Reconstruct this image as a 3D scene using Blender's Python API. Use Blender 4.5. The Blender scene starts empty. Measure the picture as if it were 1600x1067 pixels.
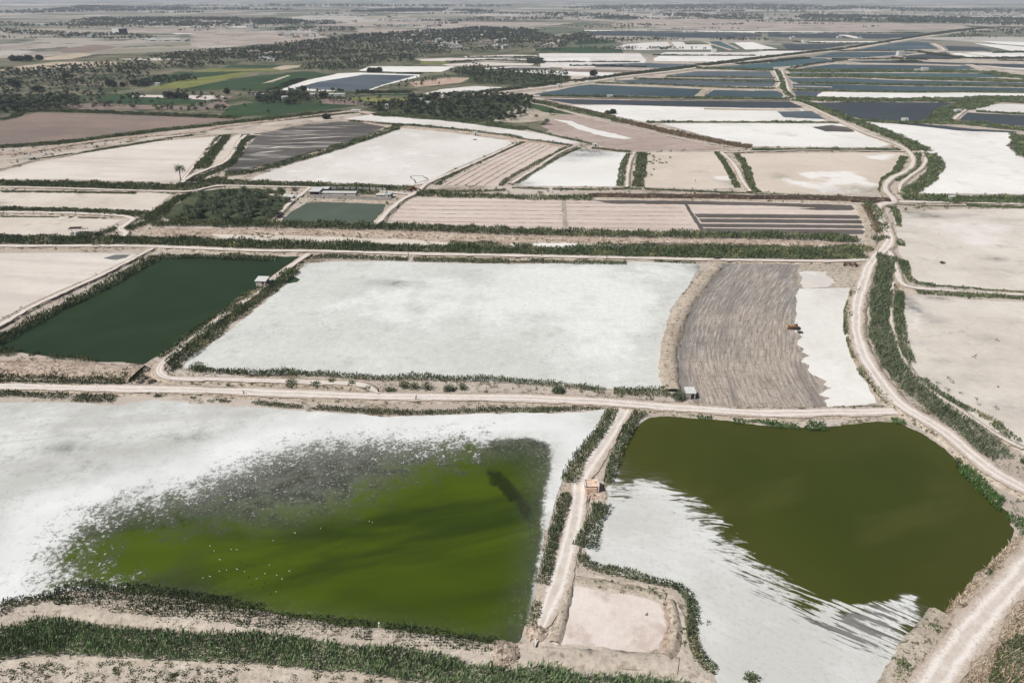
import bpy, math, random
import numpy as np
from mathutils import Vector, geometry
random.seed(7); RNG = np.random.default_rng(11)
R = math.radians
C = bpy.context.scene.collection
SC = bpy.context.scene

# ---------------------------------------------------------------- camera, sky, sun, exposure
CAM_H = 100.0; PITCH = R(27.0); FPX = 1066.7
cd = bpy.data.cameras.new('camera'); cam = bpy.data.objects.new('camera', cd); C.objects.link(cam)
cam.location = (0, 0, CAM_H); cam.rotation_euler = (R(90) - PITCH, 0, 0)
cd.lens = 24; cd.sensor_width = 36; cd.clip_start = 1; cd.clip_end = 60000
SC.camera = cam
SUN_EL, SUN_AZ = R(52), R(-116)         # azimuth measured from +Y towards +X: the sun stands high on the left, a little behind the camera
w = bpy.data.worlds.new('World'); SC.world = w; w.use_nodes = True
wn = w.node_tree.nodes; wl = w.node_tree.links
sky = wn.new('ShaderNodeTexSky'); sky.sky_type = 'NISHITA'; sky.sun_disc = False
sky.sun_elevation = SUN_EL; sky.sun_rotation = SUN_AZ; sky.dust_density = 2.0
wl.new(sky.outputs[0], wn['Background'].inputs[0]); wn['Background'].inputs[1].default_value = 0.05
sd = bpy.data.lights.new('sun', 'SUN'); so = bpy.data.objects.new('sun', sd); C.objects.link(so)
sd.energy = 5.0; sd.angle = R(0.5); sd.color = (1.0, 0.978, 0.95)
S = Vector((math.sin(SUN_AZ) * math.cos(SUN_EL), math.cos(SUN_AZ) * math.cos(SUN_EL), math.sin(SUN_EL)))
so.rotation_euler = S.to_track_quat('Z', 'Y').to_euler()
SC.view_settings.view_transform = 'Standard'; SC.view_settings.look = 'None'
SC.view_settings.exposure = -0.14; SC.view_settings.gamma = 1.0
SC.cycles.volume_bounces = 1; SC.cycles.max_bounces = 5; SC.cycles.transparent_max_bounces = 6

# ---------------------------------------------------------------- the survey: a point of the flat land for a sight line
def P(px, py, z=0.0):
    v = (px - 800) / FPX; u = (533.5 - py) / FPX
    dz = -math.sin(PITCH) + u * math.cos(PITCH)
    t = (CAM_H - z) / -dz
    return np.array((v * t, (math.cos(PITCH) + u * math.sin(PITCH)) * t))
def PL(pts, z=0.0): return np.array([P(x, y, z) for x, y in pts])
def depth(p): return p[..., 1] * math.cos(PITCH) + CAM_H * math.sin(PITCH)

# ---------------------------------------------------------------- noise in numpy (shapes only)
_pt = RNG.random((256, 256))
def vnoise(x, y):
    xi = np.floor(x).astype(int); yi = np.floor(y).astype(int); fx = x - xi; fy = y - yi
    fx = fx * fx * (3 - 2 * fx); fy = fy * fy * (3 - 2 * fy)
    g = lambda a, b: _pt[a & 255, b & 255]
    return (g(xi, yi) * (1 - fx) + g(xi + 1, yi) * fx) * (1 - fy) + (g(xi, yi + 1) * (1 - fx) + g(xi + 1, yi + 1) * fx) * fy
def fbm(x, y, s, o=4):
    r = 0; a = 0.5
    for k in range(o):
        r = r + a * (vnoise(x / s * 2 ** k + 17.3 * k, y / s * 2 ** k + 9.1 * k) - 0.5); a *= 0.55
    return r * 2

# ---------------------------------------------------------------- object helpers
def tag(o, label=None, cat=None, group=None, kind=None):
    if label: o['label'] = label
    if cat: o['category'] = cat
    if group: o['group'] = group
    if kind: o['kind'] = kind
    return o
def link(name, me, parent=None, mats=()):
    o = bpy.data.objects.new(name, me); C.objects.link(o)
    for m in mats:
        if m.name not in [x.name for x in me.materials if x]: me.materials.append(m)
    if parent: o.parent = parent
    return o
def empty(name, loc, rz=0, **k):
    o = bpy.data.objects.new(name, None); C.objects.link(o); o.location = loc; o.rotation_euler = (0, 0, rz)
    o.empty_display_size = 0.1
    return tag(o, **k)
def copy_tree(o, parent=None):
    c = o.copy(); C.objects.link(c); c.parent = parent
    for ch in list(o.children): copy_tree(ch, c)
    return c
def mesh_np(name, V, F, attrs=None, n=4):
    """V (N,3); F (M,n) faces of equal size"""
    me = bpy.data.meshes.new(name); V = np.ascontiguousarray(V, dtype=np.float32); F = np.ascontiguousarray(F, dtype=np.int32)
    me.vertices.add(len(V)); me.vertices.foreach_set('co', V.ravel())
    me.loops.add(F.size); me.loops.foreach_set('vertex_index', F.ravel())
    me.polygons.add(len(F)); me.polygons.foreach_set('loop_start', np.arange(0, F.size, n, dtype=np.int32))
    me.polygons.foreach_set('loop_total', np.full(len(F), n, dtype=np.int32))
    me.update(calc_edges=True)
    for k, a in (attrs or {}).items():
        at = me.attributes.new(k, 'FLOAT', 'POINT'); at.data.foreach_set('value', np.ascontiguousarray(a, dtype=np.float32))
    return me

# ---------------------------------------------------------------- materials
def lin(c):
    r = []
    for v in c[:3]:
        v = v / 255.0; r.append(v / 12.92 if v <= 0.04045 else ((v + 0.055) / 1.055) ** 2.4)
    return (*r, 1.0)
class NT:
    def __init__(s, name, rough=0.95, spec=0.2):
        s.m = bpy.data.materials.new(name); s.m.use_nodes = True; s.t = s.m.node_tree
        s.b = s.t.nodes['Principled BSDF']; s.b.inputs['Roughness'].default_value = rough
        s.b.inputs['Specular IOR Level'].default_value = spec
        s.geo = None
    def n(s, ty, ins=None, **at):
        x = s.t.nodes.new(ty)
        for k, v in at.items(): setattr(x, k, v)
        for k, v in (ins or {}).items(): s.set(x.inputs[k], v)
        return x
    def set(s, i, v):
        if isinstance(v, bpy.types.NodeSocket): s.t.links.new(v, i)
        elif isinstance(v, bpy.types.Node): s.t.links.new(v.outputs[0], i)
        else: i.default_value = v
    def pos(s):
        if not s.geo: s.geo = s.n('ShaderNodeNewGeometry')
        return s.geo.outputs['Position']
    def noise(s, scale, detail=4, rough=0.55, vec=None, dist=0.0, off=None):
        v = vec if vec is not None else s.pos()
        if off: v = s.n('ShaderNodeVectorMath', {0: v, 1: (off, off * 0.7, 0)}, operation='ADD').outputs[0]
        return s.n('ShaderNodeTexNoise', {'Vector': v, 'Scale': scale, 'Detail': detail, 'Roughness': rough, 'Distortion': dist}).outputs[0]
    def map(s, rz=0, sc=(1, 1, 1), loc=(0, 0, 0)):
        a = s.n('ShaderNodeMapping', {'Vector': s.pos(), 'Location': loc, 'Rotation': (0, 0, rz), 'Scale': (1, 1, 1)})
        return s.n('ShaderNodeVectorMath', {0: a.outputs[0], 1: sc}, operation='MULTIPLY').outputs[0]
    def ramp(s, v, lo, hi, smooth=True):
        return s.n('ShaderNodeMapRange', {'Value': v, 'From Min': lo, 'From Max': hi, 'To Min': 0.0, 'To Max': 1.0},
                   interpolation_type='SMOOTHSTEP' if smooth else 'LINEAR').outputs[0]
    def math(s, op, a, b=0.0, c=0.0):
        x = s.n('ShaderNodeMath', operation=op); s.set(x.inputs[0], a); s.set(x.inputs[1], b)
        if op == 'MULTIPLY_ADD': s.set(x.inputs[2], c)
        return x.outputs[0]
    def mix(s, f, a, b, mode='MIX'):
        x = s.n('ShaderNodeMix', data_type='RGBA', blend_type=mode); s.set(x.inputs[0], f)
        s.set(x.inputs[6], a); s.set(x.inputs[7], b); return x.outputs[2]
    def attr(s, name): return s.n('ShaderNodeAttribute', attribute_name=name).outputs['Fac']
    def bump(s, h, strength=0.4, dist=0.1, normal=None):
        x = s.n('ShaderNodeBump', {'Height': h, 'Strength': strength, 'Distance': dist})
        if normal is not None: s.set(x.inputs['Normal'], normal)
        return x.outputs[0]
    def out(s, col=None, nor=None, rough=None, spec=None):
        if col is not None: s.set(s.b.inputs['Base Color'], col)
        if nor is not None: s.set(s.b.inputs['Normal'], nor)
        if rough is not None: s.set(s.b.inputs['Roughness'], rough)
        if spec is not None: s.set(s.b.inputs['Specular IOR Level'], spec)
        return s.m

def soil(name, c1, c2, big=0.03, fine=1.2, c3=None, t3=(0.6, 0.7), s3=0.25, bump=0.5, fvar=0.16, cracks=False, stripe=None, off=0.0, bed=None):
    """dry earth or salt: two tones in broad patches, fine grain, optional third tone in scattered patches"""
    t = NT(name)
    a = t.noise(big, 6, 0.62, off=off + 3); k = t.ramp(a, 0.36, 0.64)
    col = t.mix(k, lin(c1), lin(c2))
    if stripe:   # (angle, along scale, across scale, colour, amount)
        ang, sa, sx, c, amt = stripe
        sv = t.noise(1.0, 4, 0.6, vec=t.map(ang, (sa, sx, 1)))
        col = t.mix(t.math('MULTIPLY', t.ramp(sv, 0.42, 0.66), amt), col, lin(c))
    if c3:
        b = t.noise(s3, 8, 0.68, off=off + 31); col = t.mix(t.ramp(b, *t3), col, lin(c3))
    if cracks:
        vo = t.n('ShaderNodeTexVoronoi', {'Vector': t.n('ShaderNodeVectorMath', {0: t.pos(), 1: t.n('ShaderNodeVectorMath', {0: t.n('ShaderNodeTexNoise', {'Vector': t.pos(), 'Scale': 0.25, 'Detail': 5.0}).outputs[1], 1: (9, 9, 0)}, operation='MULTIPLY').outputs[0]}, operation='ADD').outputs[0], 'Scale': 0.05}, feature='DISTANCE_TO_EDGE').outputs[0]
        cr = t.math('SUBTRACT', 1.0, t.ramp(vo, 0.0, 0.012))
        gate = t.ramp(t.noise(0.03, 3, 0.5, off=77), 0.5, 0.62)
        col = t.mix(t.math('MULTIPLY', t.math('MULTIPLY', cr, gate), 0.35), col, lin((120, 118, 112)))
    if bed:      # (damp colour, pale colour): hollows and crusts surveyed on the bed itself
        nb = t.noise(0.3, 7, 0.7, off=off + 8); nc = t.noise(0.06, 7, 0.65, off=off + 80)
        pk = t.math('ADD', t.attr('pale'), t.math('MULTIPLY', t.math('SUBTRACT', nc, 0.5), 2.2))
        col = t.mix(t.math('MULTIPLY', t.ramp(pk, 0.25, 0.8), 0.9), col, lin(bed[1]))
        dk = t.math('MULTIPLY', t.attr('damp'), t.n('ShaderNodeMapRange', {'Value': nb, 'From Min': 0.3, 'From Max': 0.7, 'To Min': 0.25, 'To Max': 1.5}).outputs[0])
        col = t.mix(t.math('MINIMUM', dk, 1.0), col, lin(bed[0]))
    g_ = t.noise(fine * 0.3, 7, 0.72, off=off + 44)
    gr = t.n('ShaderNodeMapRange', {'Value': g_, 'From Min': 0.32, 'From Max': 0.68, 'To Min': 1 - fvar * 0.9, 'To Max': 1 + fvar * 0.5}).outputs[0]
    col = t.mix(1.0, col, t.n('ShaderNodeCombineXYZ', {0: gr, 1: gr, 2: gr}).outputs[0], 'MULTIPLY')
    f = t.noise(fine, 6, 0.7)
    fr = t.n('ShaderNodeMapRange', {'Value': f, 'From Min': 0.3, 'From Max': 0.7, 'To Min': 1 - fvar, 'To Max': 1 + fvar * 0.6}).outputs[0]
    fv = t.n('ShaderNodeCombineXYZ', {0: fr, 1: fr, 2: fr}).outputs[0]
    col = t.mix(1.0, col, fv, 'MULTIPLY')
    return t.out(col, t.bump(t.noise(fine * 0.6, 6, 0.7), bump, 0.3))

def water(name, c1, c2, big=0.015, rough=0.25, spec=0.35, rip=0.25, ripscale=0.8, c3=None, t3=(0.55, 0.75), s3=0.01, ang=0.4):
    t = NT(name, rough, spec)
    k = t.ramp(t.noise(big, 5, 0.55, dist=0.6), 0.35, 0.68)
    col = t.mix(k, lin(c1), lin(c2))
    if c3: col = t.mix(t.ramp(t.noise(1.0, 4, 0.6, vec=t.map(ang, (s3, s3 * 5, 1))), *t3), col, lin(c3))
    h = t.noise(1.0, 3, 0.6, vec=t.map(R(20), (ripscale * 0.45, ripscale * 1.6, 1)))
    return t.out(col, t.bump(h, rip, 0.12))

def leafmat(name, dark, light, yellow=None, ty=(0.86, 0.95)):
    t = NT(name, 0.75, 0.25)
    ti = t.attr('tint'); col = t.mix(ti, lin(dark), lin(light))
    pat = t.noise(0.09, 4, 0.6)
    if yellow: col = t.mix(t.math('MULTIPLY', t.ramp(t.math('MULTIPLY_ADD', pat, 0.9, t.math('MULTIPLY', ti, 0.35)), *ty), 0.8), col, lin(yellow))
    r = t.n('ShaderNodeMapRange', {'Value': pat, 'From Min': 0.3, 'From Max': 0.7, 'To Min': 0.75, 'To Max': 1.25}).outputs[0]
    col = t.mix(1.0, col, t.n('ShaderNodeCombineXYZ', {0: r, 1: r, 2: r}).outputs[0], 'MULTIPLY')
    tr = t.n('ShaderNodeBsdfTranslucent', {'Color': col})
    mx = t.n('ShaderNodeMixShader', {0: 0.1, 1: t.b.outputs[0], 2: tr.outputs[0]})
    t.out(col); t.t.links.new(mx.outputs[0], t.t.nodes['Material Output'].inputs[0])
    return t.m
def plain(name, c, rough=0.6, spec=0.4, metal=0.0, var=0.12, scale=2.0, c2=None):
    t = NT(name, rough, spec); t.b.inputs['Metallic'].default_value = metal
    f = t.noise(scale, 6, 0.65)
    d = c2 or tuple(max(0, v * (1 - var * 2)) for v in c)
    return t.out(t.mix(t.ramp(f, 0.38, 0.62), lin(c), lin(d)), t.bump(f, 0.15, 0.02))

M = {}
M['base'] = None
M['soil'] = soil('dry_pink_earth', (176, 161, 143), (194, 181, 164), 0.03, 1.8, (112, 100, 84), (0.53, 0.64), 0.8, 1.0, 0.34)
M['scrubsoil'] = soil('scrubby_grey_earth', (174, 161, 143), (194, 182, 166), 0.05, 2.2, (96, 94, 72), (0.53, 0.62), 0.9, 1.0, 0.34)
M['salt_cool'] = soil('cool_grey_salt_crust', (201, 203, 198), (216, 217, 213), 0.012, 0.7, (226, 228, 226), (0.55, 0.7), 0.03, 0.12, 0.07, cracks=True)
M['salt_warm'] = soil('warm_white_salt_crust', (200, 194, 186), (214, 209, 202), 0.014, 0.6, (222, 218, 212), (0.52, 0.7), 0.04, 0.1, 0.08, off=50)
M['salt_white'] = soil('bright_white_salt_crust', (214, 210, 203), (226, 223, 217), 0.012, 0.5, (200, 194, 186), (0.52, 0.72), 0.03, 0.12, 0.07, off=90)
M['salt_pink'] = soil('pinkish_dry_salt_pan', (201, 191, 180), (212, 204, 194), 0.012, 0.5, (184, 172, 159), (0.6, 0.75), 0.025, 0.12, 0.06, off=20, stripe=(R(8), 0.01, 0.12, (188, 176, 169), 0.5))
M['salt_tan'] = soil('tan_dry_pond_bed', (194, 183, 169), (206, 197, 184), 0.02, 0.6, (172, 160, 144), (0.55, 0.7), 0.05, 0.15, 0.07, off=35)
M['salt_east'] = soil('mottled_beige_pond_bed', (199, 190, 183), (210, 203, 197), 0.02, 0.6, (186, 180, 172), (0.6, 0.75), 0.05, 0.15, 0.06, off=64, cracks=True)
M['bed_main'] = soil('main_pan_crust', (196, 196, 190), (206, 206, 200), 0.03, 1.2, (184, 184, 178), (0.52, 0.72), 0.12, 0.2, 0.12, cracks=True, bed=((104, 104, 98), (219, 219, 215)))
M['bed_tan'] = soil('tan_bed_with_salt_swirls', (194, 181, 165), (204, 192, 178), 0.015, 0.5, (176, 164, 153), (0.58, 0.72), 0.03, 0.15, 0.07, off=35, bed=((120, 118, 104), (226, 221, 215)))
M['bed_east'] = soil('mottled_beige_pond_bed', (196, 187, 175), (208, 200, 189), 0.02, 0.6, (178, 170, 162), (0.55, 0.72), 0.06, 0.2, 0.08, off=64, cracks=True, bed=((96, 94, 90), (218, 212, 206)))
M['bed_white'] = soil('white_bed_with_grey_hollows', (214, 211, 204), (224, 222, 216), 0.01, 0.5, (202, 196, 188), (0.56, 0.75), 0.03, 0.1, 0.05, off=51, bed=((98, 100, 102), (232, 231, 228)))
M['pale_dirt'] = soil('pale_trodden_dirt', (186, 173, 158), (202, 190, 176), 0.06, 1.4, (146, 132, 114), (0.53, 0.68), 0.5, 0.8, 0.22)
M['far_tan'] = soil('far_dusty_field', (156, 144, 134), (176, 163, 153), 0.008, 0.05, (116, 114, 98), (0.53, 0.64), 0.012, 0.3, 0.15)
M['mud_tan'] = soil('dusty_tan_ploughed_field', (158, 141, 131), (170, 152, 142), 0.015, 0.5, (146, 128, 118), (0.55, 0.7), 0.04, 0.5, 0.15, off=14, stripe=(R(-18), 0.012, 0.3, (182, 166, 156), 0.7))
M['bank_dark'] = soil('dark_brown_bank', (82, 68, 58), (60, 50, 44), 0.1, 1.2, (122, 104, 84), (0.52, 0.62), 0.4, 1.0, 0.3)  # dark brown tones with scattered paler patches
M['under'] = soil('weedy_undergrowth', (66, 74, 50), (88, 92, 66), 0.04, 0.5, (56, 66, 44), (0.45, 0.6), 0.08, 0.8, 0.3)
M['mud_brown'] = soil('brown_damp_field', (124, 111, 102), (142, 124, 113), 0.01, 0.5, (152, 134, 126), (0.6, 0.75), 0.03, 0.3, 0.1, off=12, stripe=(R(6), 0.01, 0.25, (112, 98, 93), 0.6))
M['mud_grey'] = soil('dark_wet_mud', (84, 79, 74), (98, 92, 87), 0.02, 0.6, None, bump=0.2, fvar=0.08)
M['furrow'] = soil('pink_furrowed_field', (198, 183, 170), (207, 193, 181), 0.02, 0.8, (180, 160, 150), (0.6, 0.75), 0.05, 0.3, 0.1, stripe=(0, 0.01, 0.5, (182, 163, 155), 0.7))
M['plain_grass'] = soil('olive_grey_grassland', (98, 98, 78), (124, 118, 98), 0.012, 0.25, (66, 74, 52), (0.46, 0.6), 0.02, 0.6, 0.25)
M['field_green'] = soil('dark_green_crop', (44, 66, 44), (54, 76, 46), 0.02, 0.3, (36, 54, 40), (0.55, 0.7), 0.03, 0.5, 0.18, stripe=(R(-14), 0.01, 0.2, (66, 88, 52), 0.5))
M['field_lime'] = soil('yellow_green_crop', (112, 116, 62), (128, 128, 74), 0.03, 0.3, (92, 100, 52), (0.55, 0.7), 0.05, 0.5, 0.2)
M['field_tan'] = soil('tan_stubble_field', (176, 160, 136), (188, 174, 156), 0.02, 0.3, (150, 138, 116), (0.55, 0.7), 0.03, 0.4, 0.15)
M['clod'] = soil('turned_clods_of_earth', (182, 162, 144), (204, 187, 169), 0.08, 2.0, (120, 102, 90), (0.5, 0.62), 1.1, 1.0, 0.45)
M['rust_earth'] = soil('reddish_earth', (186, 160, 142), (196, 174, 158), 0.1, 1.6, (158, 130, 110), (0.5, 0.62), 0.9, 1.0, 0.3)
M['puddle_dark'] = soil('damp_dark_patch', (108, 108, 104), (126, 124, 120), 0.1, 0.8, (80, 82, 78), (0.5, 0.7), 0.1, 0.1, 0.08)
M['w_blue'] = water('blue_grey_pond_water', (58, 72, 76), (76, 92, 96), 0.008, 0.35, 0.08, 0.2, 0.5)
M['w_navy'] = water('dark_navy_pond_water', (58, 63, 64), (66, 72, 75), 0.008, 0.35, 0.05, 0.2, 0.5)
M['w_teal'] = water('teal_pond_water', (62, 86, 88), (74, 98, 98), 0.008, 0.35, 0.08, 0.2, 0.5)
M['w_steel'] = water('pale_steel_pond_water', (92, 98, 102), (76, 84, 90), 0.01, 0.35, 0.1, 0.2, 0.5, (136, 140, 148), (0.55, 0.75), 0.006, 0.1)
M['w_deep'] = water('deep_green_pond_water', (38, 52, 34), (47, 62, 41), 0.02, 0.35, 0.03, 0.15, 0.9)
M['w_small'] = water('grey_green_pond_water', (78, 87, 74), (88, 97, 82), 0.03, 0.3, 0.05, 0.15, 0.9)
M['w_lead'] = water('shallow_lead_grey_water', (98, 93, 88), (80, 76, 72), 0.03, 0.45, 0.04, 0.1, 0.8, (146, 141, 134), (0.54, 0.66), 0.02, 0.08)
M['reed'] = leafmat('green_reed_leaves', (32, 42, 26), (118, 134, 92), (158, 150, 112), (0.64, 0.9))
M['reed_near'] = leafmat('blue_green_reed_leaves', (32, 50, 28), (160, 184, 130), (176, 168, 130), (0.78, 1.0))
M['reed_grey'] = leafmat('grey_green_reed_leaves', (38, 46, 34), (130, 142, 108), (160, 154, 128), (0.74, 0.98))
M['reed_brown'] = leafmat('dry_brown_reed_leaves', (84, 70, 54), (150, 130, 104), (104, 110, 76), (0.65, 0.9))
M['grass_dry'] = leafmat('dry_straw_grass', (150, 130, 108), (226, 210, 186), (176, 150, 116), (0.7, 0.9))
M['scrub'] = leafmat('olive_scrub_leaves', (42, 50, 32), (118, 130, 88), (140, 132, 90), (0.74, 0.98))
M['shrub_bright'] = leafmat('bright_green_shrub_leaves', (38, 62, 30), (96, 128, 64), None)
M['palm'] = leafmat('grey_green_palm_fronds', (22, 29, 19), (98, 109, 80), None)
M['woods'] = leafmat('dark_grey_green_foliage', (22, 31, 22), (86, 96, 72), (110, 108, 84), (0.78, 1.0))
M['trunk'] = plain('palm_trunk_bark', (92, 78, 64), 0.9, 0.1, scale=3)
M['white'] = plain('white_painted_metal', (208, 208, 203), 0.5, 0.4, var=0.05)
M['wall'] = plain('pale_plaster_wall', (202, 196, 188), 0.9, 0.1, var=0.08, scale=0.6)
M['block'] = plain('grey_concrete_block', (178, 174, 168), 0.9, 0.1, var=0.1, scale=1.2)
M['brick'] = plain('peach_brick_and_clay', (222, 196, 176), 0.95, 0.1, c2=(204, 174, 152), scale=1.5)
M['dark'] = plain('dark_interior', (36, 36, 38), 0.9, 0.1)
M['greyroof'] = plain('grey_sheet_roof', (184, 192, 192), 0.5, 0.4, var=0.08)
M['tanroof'] = plain('tan_mud_roof', (186, 168, 150), 0.95, 0.1)
M['orange'] = plain('rusty_orange_paint', (164, 104, 68), 0.6, 0.3, c2=(112, 70, 48))
M['amber'] = plain('dusty_yellow_paint', (196, 160, 122), 0.6, 0.3, c2=(150, 112, 78))
M['steel'] = plain('dark_greasy_steel', (58, 50, 46), 0.6, 0.4, c2=(40, 36, 34))
M['rustred'] = plain('dull_red_frame_paint', (104, 58, 48), 0.7, 0.3)
M['tyre'] = plain('black_rubber', (34, 34, 34), 0.9, 0.2)
M['wood'] = plain('dark_weathered_wood', (74, 60, 52), 0.9, 0.1)
M['rubble'] = plain('dark_rubble', (92, 86, 82), 0.95, 0.1, c2=(52, 50, 50), scale=1.5)
M['feather'] = plain('white_feathers', (228, 226, 218), 0.8, 0.1, var=0.04)
M['feather_dark'] = plain('dark_feathers', (60, 58, 52), 0.8, 0.1, var=0.1)
M['blue'] = plain('blue_fence_panel', (60, 96, 140), 0.6, 0.3)

def road_mat():
    t = NT('pale_dusty_track')
    n = t.noise(0.3, 7, 0.7); f = t.noise(1.8, 7, 0.75); m = t.noise(0.09, 5, 0.6, off=12)
    u = t.math('ADD', t.attr('across'), t.math('MULTIPLY', t.math('SUBTRACT', m, 0.5), 0.9)); u = t.math('ABSOLUTE', u)
    rut = t.math('SUBTRACT', 1.0, t.ramp(t.math('ABSOLUTE', t.math('SUBTRACT', u, 0.42)), 0.04, 0.28))
    col = t.mix(t.ramp(n, 0.35, 0.65), lin((192, 180, 168)), lin((209, 199, 189)))
    col = t.mix(t.math('MULTIPLY', rut, 0.75), col, lin((226, 219, 211)))
    edge = t.math('ADD', t.math('ABSOLUTE', t.attr('across')), t.math('MULTIPLY', t.math('SUBTRACT', f, 0.5), 1.8))
    col = t.mix(t.ramp(edge, 0.5, 0.95), col, lin((178, 163, 149)))
    col = t.mix(t.math('MULTIPLY', t.ramp(f, 0.52, 0.68), 0.5), col, lin((162, 147, 132)))
    return t.out(col, t.bump(f, 0.5, 0.2))
M['road'] = road_mat()

def plough_mat():
    """passes of the plough run beside the bund: 'lane' is the distance from it"""
    t = NT('ploughed_grey_brown_earth'); lane = t.attr('lane'); y = t.n('ShaderNodeSeparateXYZ', {0: t.pos()}).outputs[1]
    vec = lambda a_, b_: t.n('ShaderNodeCombineXYZ', {0: t.math('MULTIPLY', lane, a_), 1: t.math('MULTIPLY', y, b_)}).outputs[0]
    s = t.noise(1.0, 6, 0.68, vec=vec(1.5, .12)); w_ = t.noise(1.0, 5, 0.6, vec=vec(.22, .02)); x = t.noise(1.0, 6, 0.7, vec=vec(.12, .55)); cl = t.noise(0.9, 9, 0.78); big = t.noise(0.025, 4, 0.6, off=4)
    col = t.mix(t.ramp(t.math('ADD', big, t.math('MULTIPLY', t.math('SUBTRACT', 205, y), .003)), 0.35, 0.68), lin((146, 140, 132)), lin((170, 157, 143)))
    col = t.mix(t.math('MULTIPLY', t.ramp(s, 0.5, 0.64), 0.7), col, lin((198, 187, 178)))
    col = t.mix(t.math('MULTIPLY', t.ramp(s, 0.5, 0.38), 0.7), col, lin((122, 112, 104)))
    col = t.mix(t.math('MULTIPLY', t.ramp(w_, 0.52, 0.66), 0.6), col, lin((120, 114, 109)))
    col = t.mix(t.math('MULTIPLY', t.ramp(x, 0.54, 0.68), 0.5), col, lin((110, 104, 99)))
    col = t.mix(t.math('MULTIPLY', t.ramp(cl, 0.54, 0.62), 0.75), col, lin((98, 88, 80)))
    col = t.mix(t.math('MULTIPLY', t.ramp(t.math('ADD', lane, t.math('MULTIPLY', t.math('SUBTRACT', cl, .5), 8)), 7.0, 3.0), 0.55), col, lin((104, 104, 104)))
    return t.out(col, t.bump(t.math('ADD', cl, t.math('MULTIPLY', s, .6)), 1.0, 0.35))
M['plough'] = plough_mat()
def base_mat():
    """the plain: a patchwork of dry fields, paler and rougher close by"""
    t = NT('patchwork_plain')
    wv = t.n('ShaderNodeVectorMath', {0: t.map(R(-9), (1, 1, 0)), 1: t.n('ShaderNodeVectorMath', {0: t.n('ShaderNodeTexNoise', {'Vector': t.pos(), 'Scale': 0.004, 'Detail': 4.0}).outputs[1], 1: (160, 160, 0)}, operation='MULTIPLY').outputs[0]}, operation='ADD').outputs[0]
    vo = t.n('ShaderNodeTexVoronoi', {'Vector': wv, 'Scale': 0.0034, 'Randomness': 0.85}, distance='CHEBYCHEV')
    sep = t.n('ShaderNodeSeparateColor', {0: vo.outputs['Color']})
    far = t.mix(t.ramp(sep.outputs[0], 0.1, 0.9), lin((124, 121, 107)), lin((164, 156, 144)))
    far = t.mix(t.ramp(sep.outputs[1], 0.66, 0.70), far, lin((98, 104, 86)))
    far = t.mix(t.math('MULTIPLY', t.ramp(sep.outputs[2], 0.8, 0.84), 0.7), far, lin((192, 185, 178)))
    far = t.mix(t.math('MULTIPLY', t.ramp(t.noise(0.0022, 8, 0.66), 0.5, 0.66), 0.8), far, lin((126, 122, 106)))
    far = t.mix(t.math('MULTIPLY', t.ramp(t.noise(0.009, 8, 0.72, off=200), 0.53, 0.62), 0.85), far, lin((70, 77, 66)))
    near = t.mix(t.ramp(t.noise(0.02, 6, 0.6), 0.35, 0.65), lin((176, 163, 150)), lin((194, 182, 170)))
    near = t.mix(t.ramp(t.math('ADD', t.noise(0.9, 8, 0.75), t.math('MULTIPLY', t.math('SUBTRACT', t.noise(0.07, 5, 0.6, off=71), 0.5), 0.9)), 0.52, 0.66), near, lin((116, 107, 86)))
    y = t.n('ShaderNodeSeparateXYZ', {0: t.pos()}).outputs[1]
    col = t.mix(t.ramp(y, 1100, 1500), near, far)
    f = t.noise(1.5, 6, 0.7)
    r = t.n('ShaderNodeMapRange', {'Value': f, 'From Min': 0.3, 'From Max': 0.7, 'To Min': 0.82, 'To Max': 1.1}).outputs[0]
    col = t.mix(1.0, col, t.n('ShaderNodeCombineXYZ', {0: r, 1: r, 2: r}).outputs[0], 'MULTIPLY')
    return t.out(col, t.bump(f, 0.8, 0.35))
M['base'] = base_mat()

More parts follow.
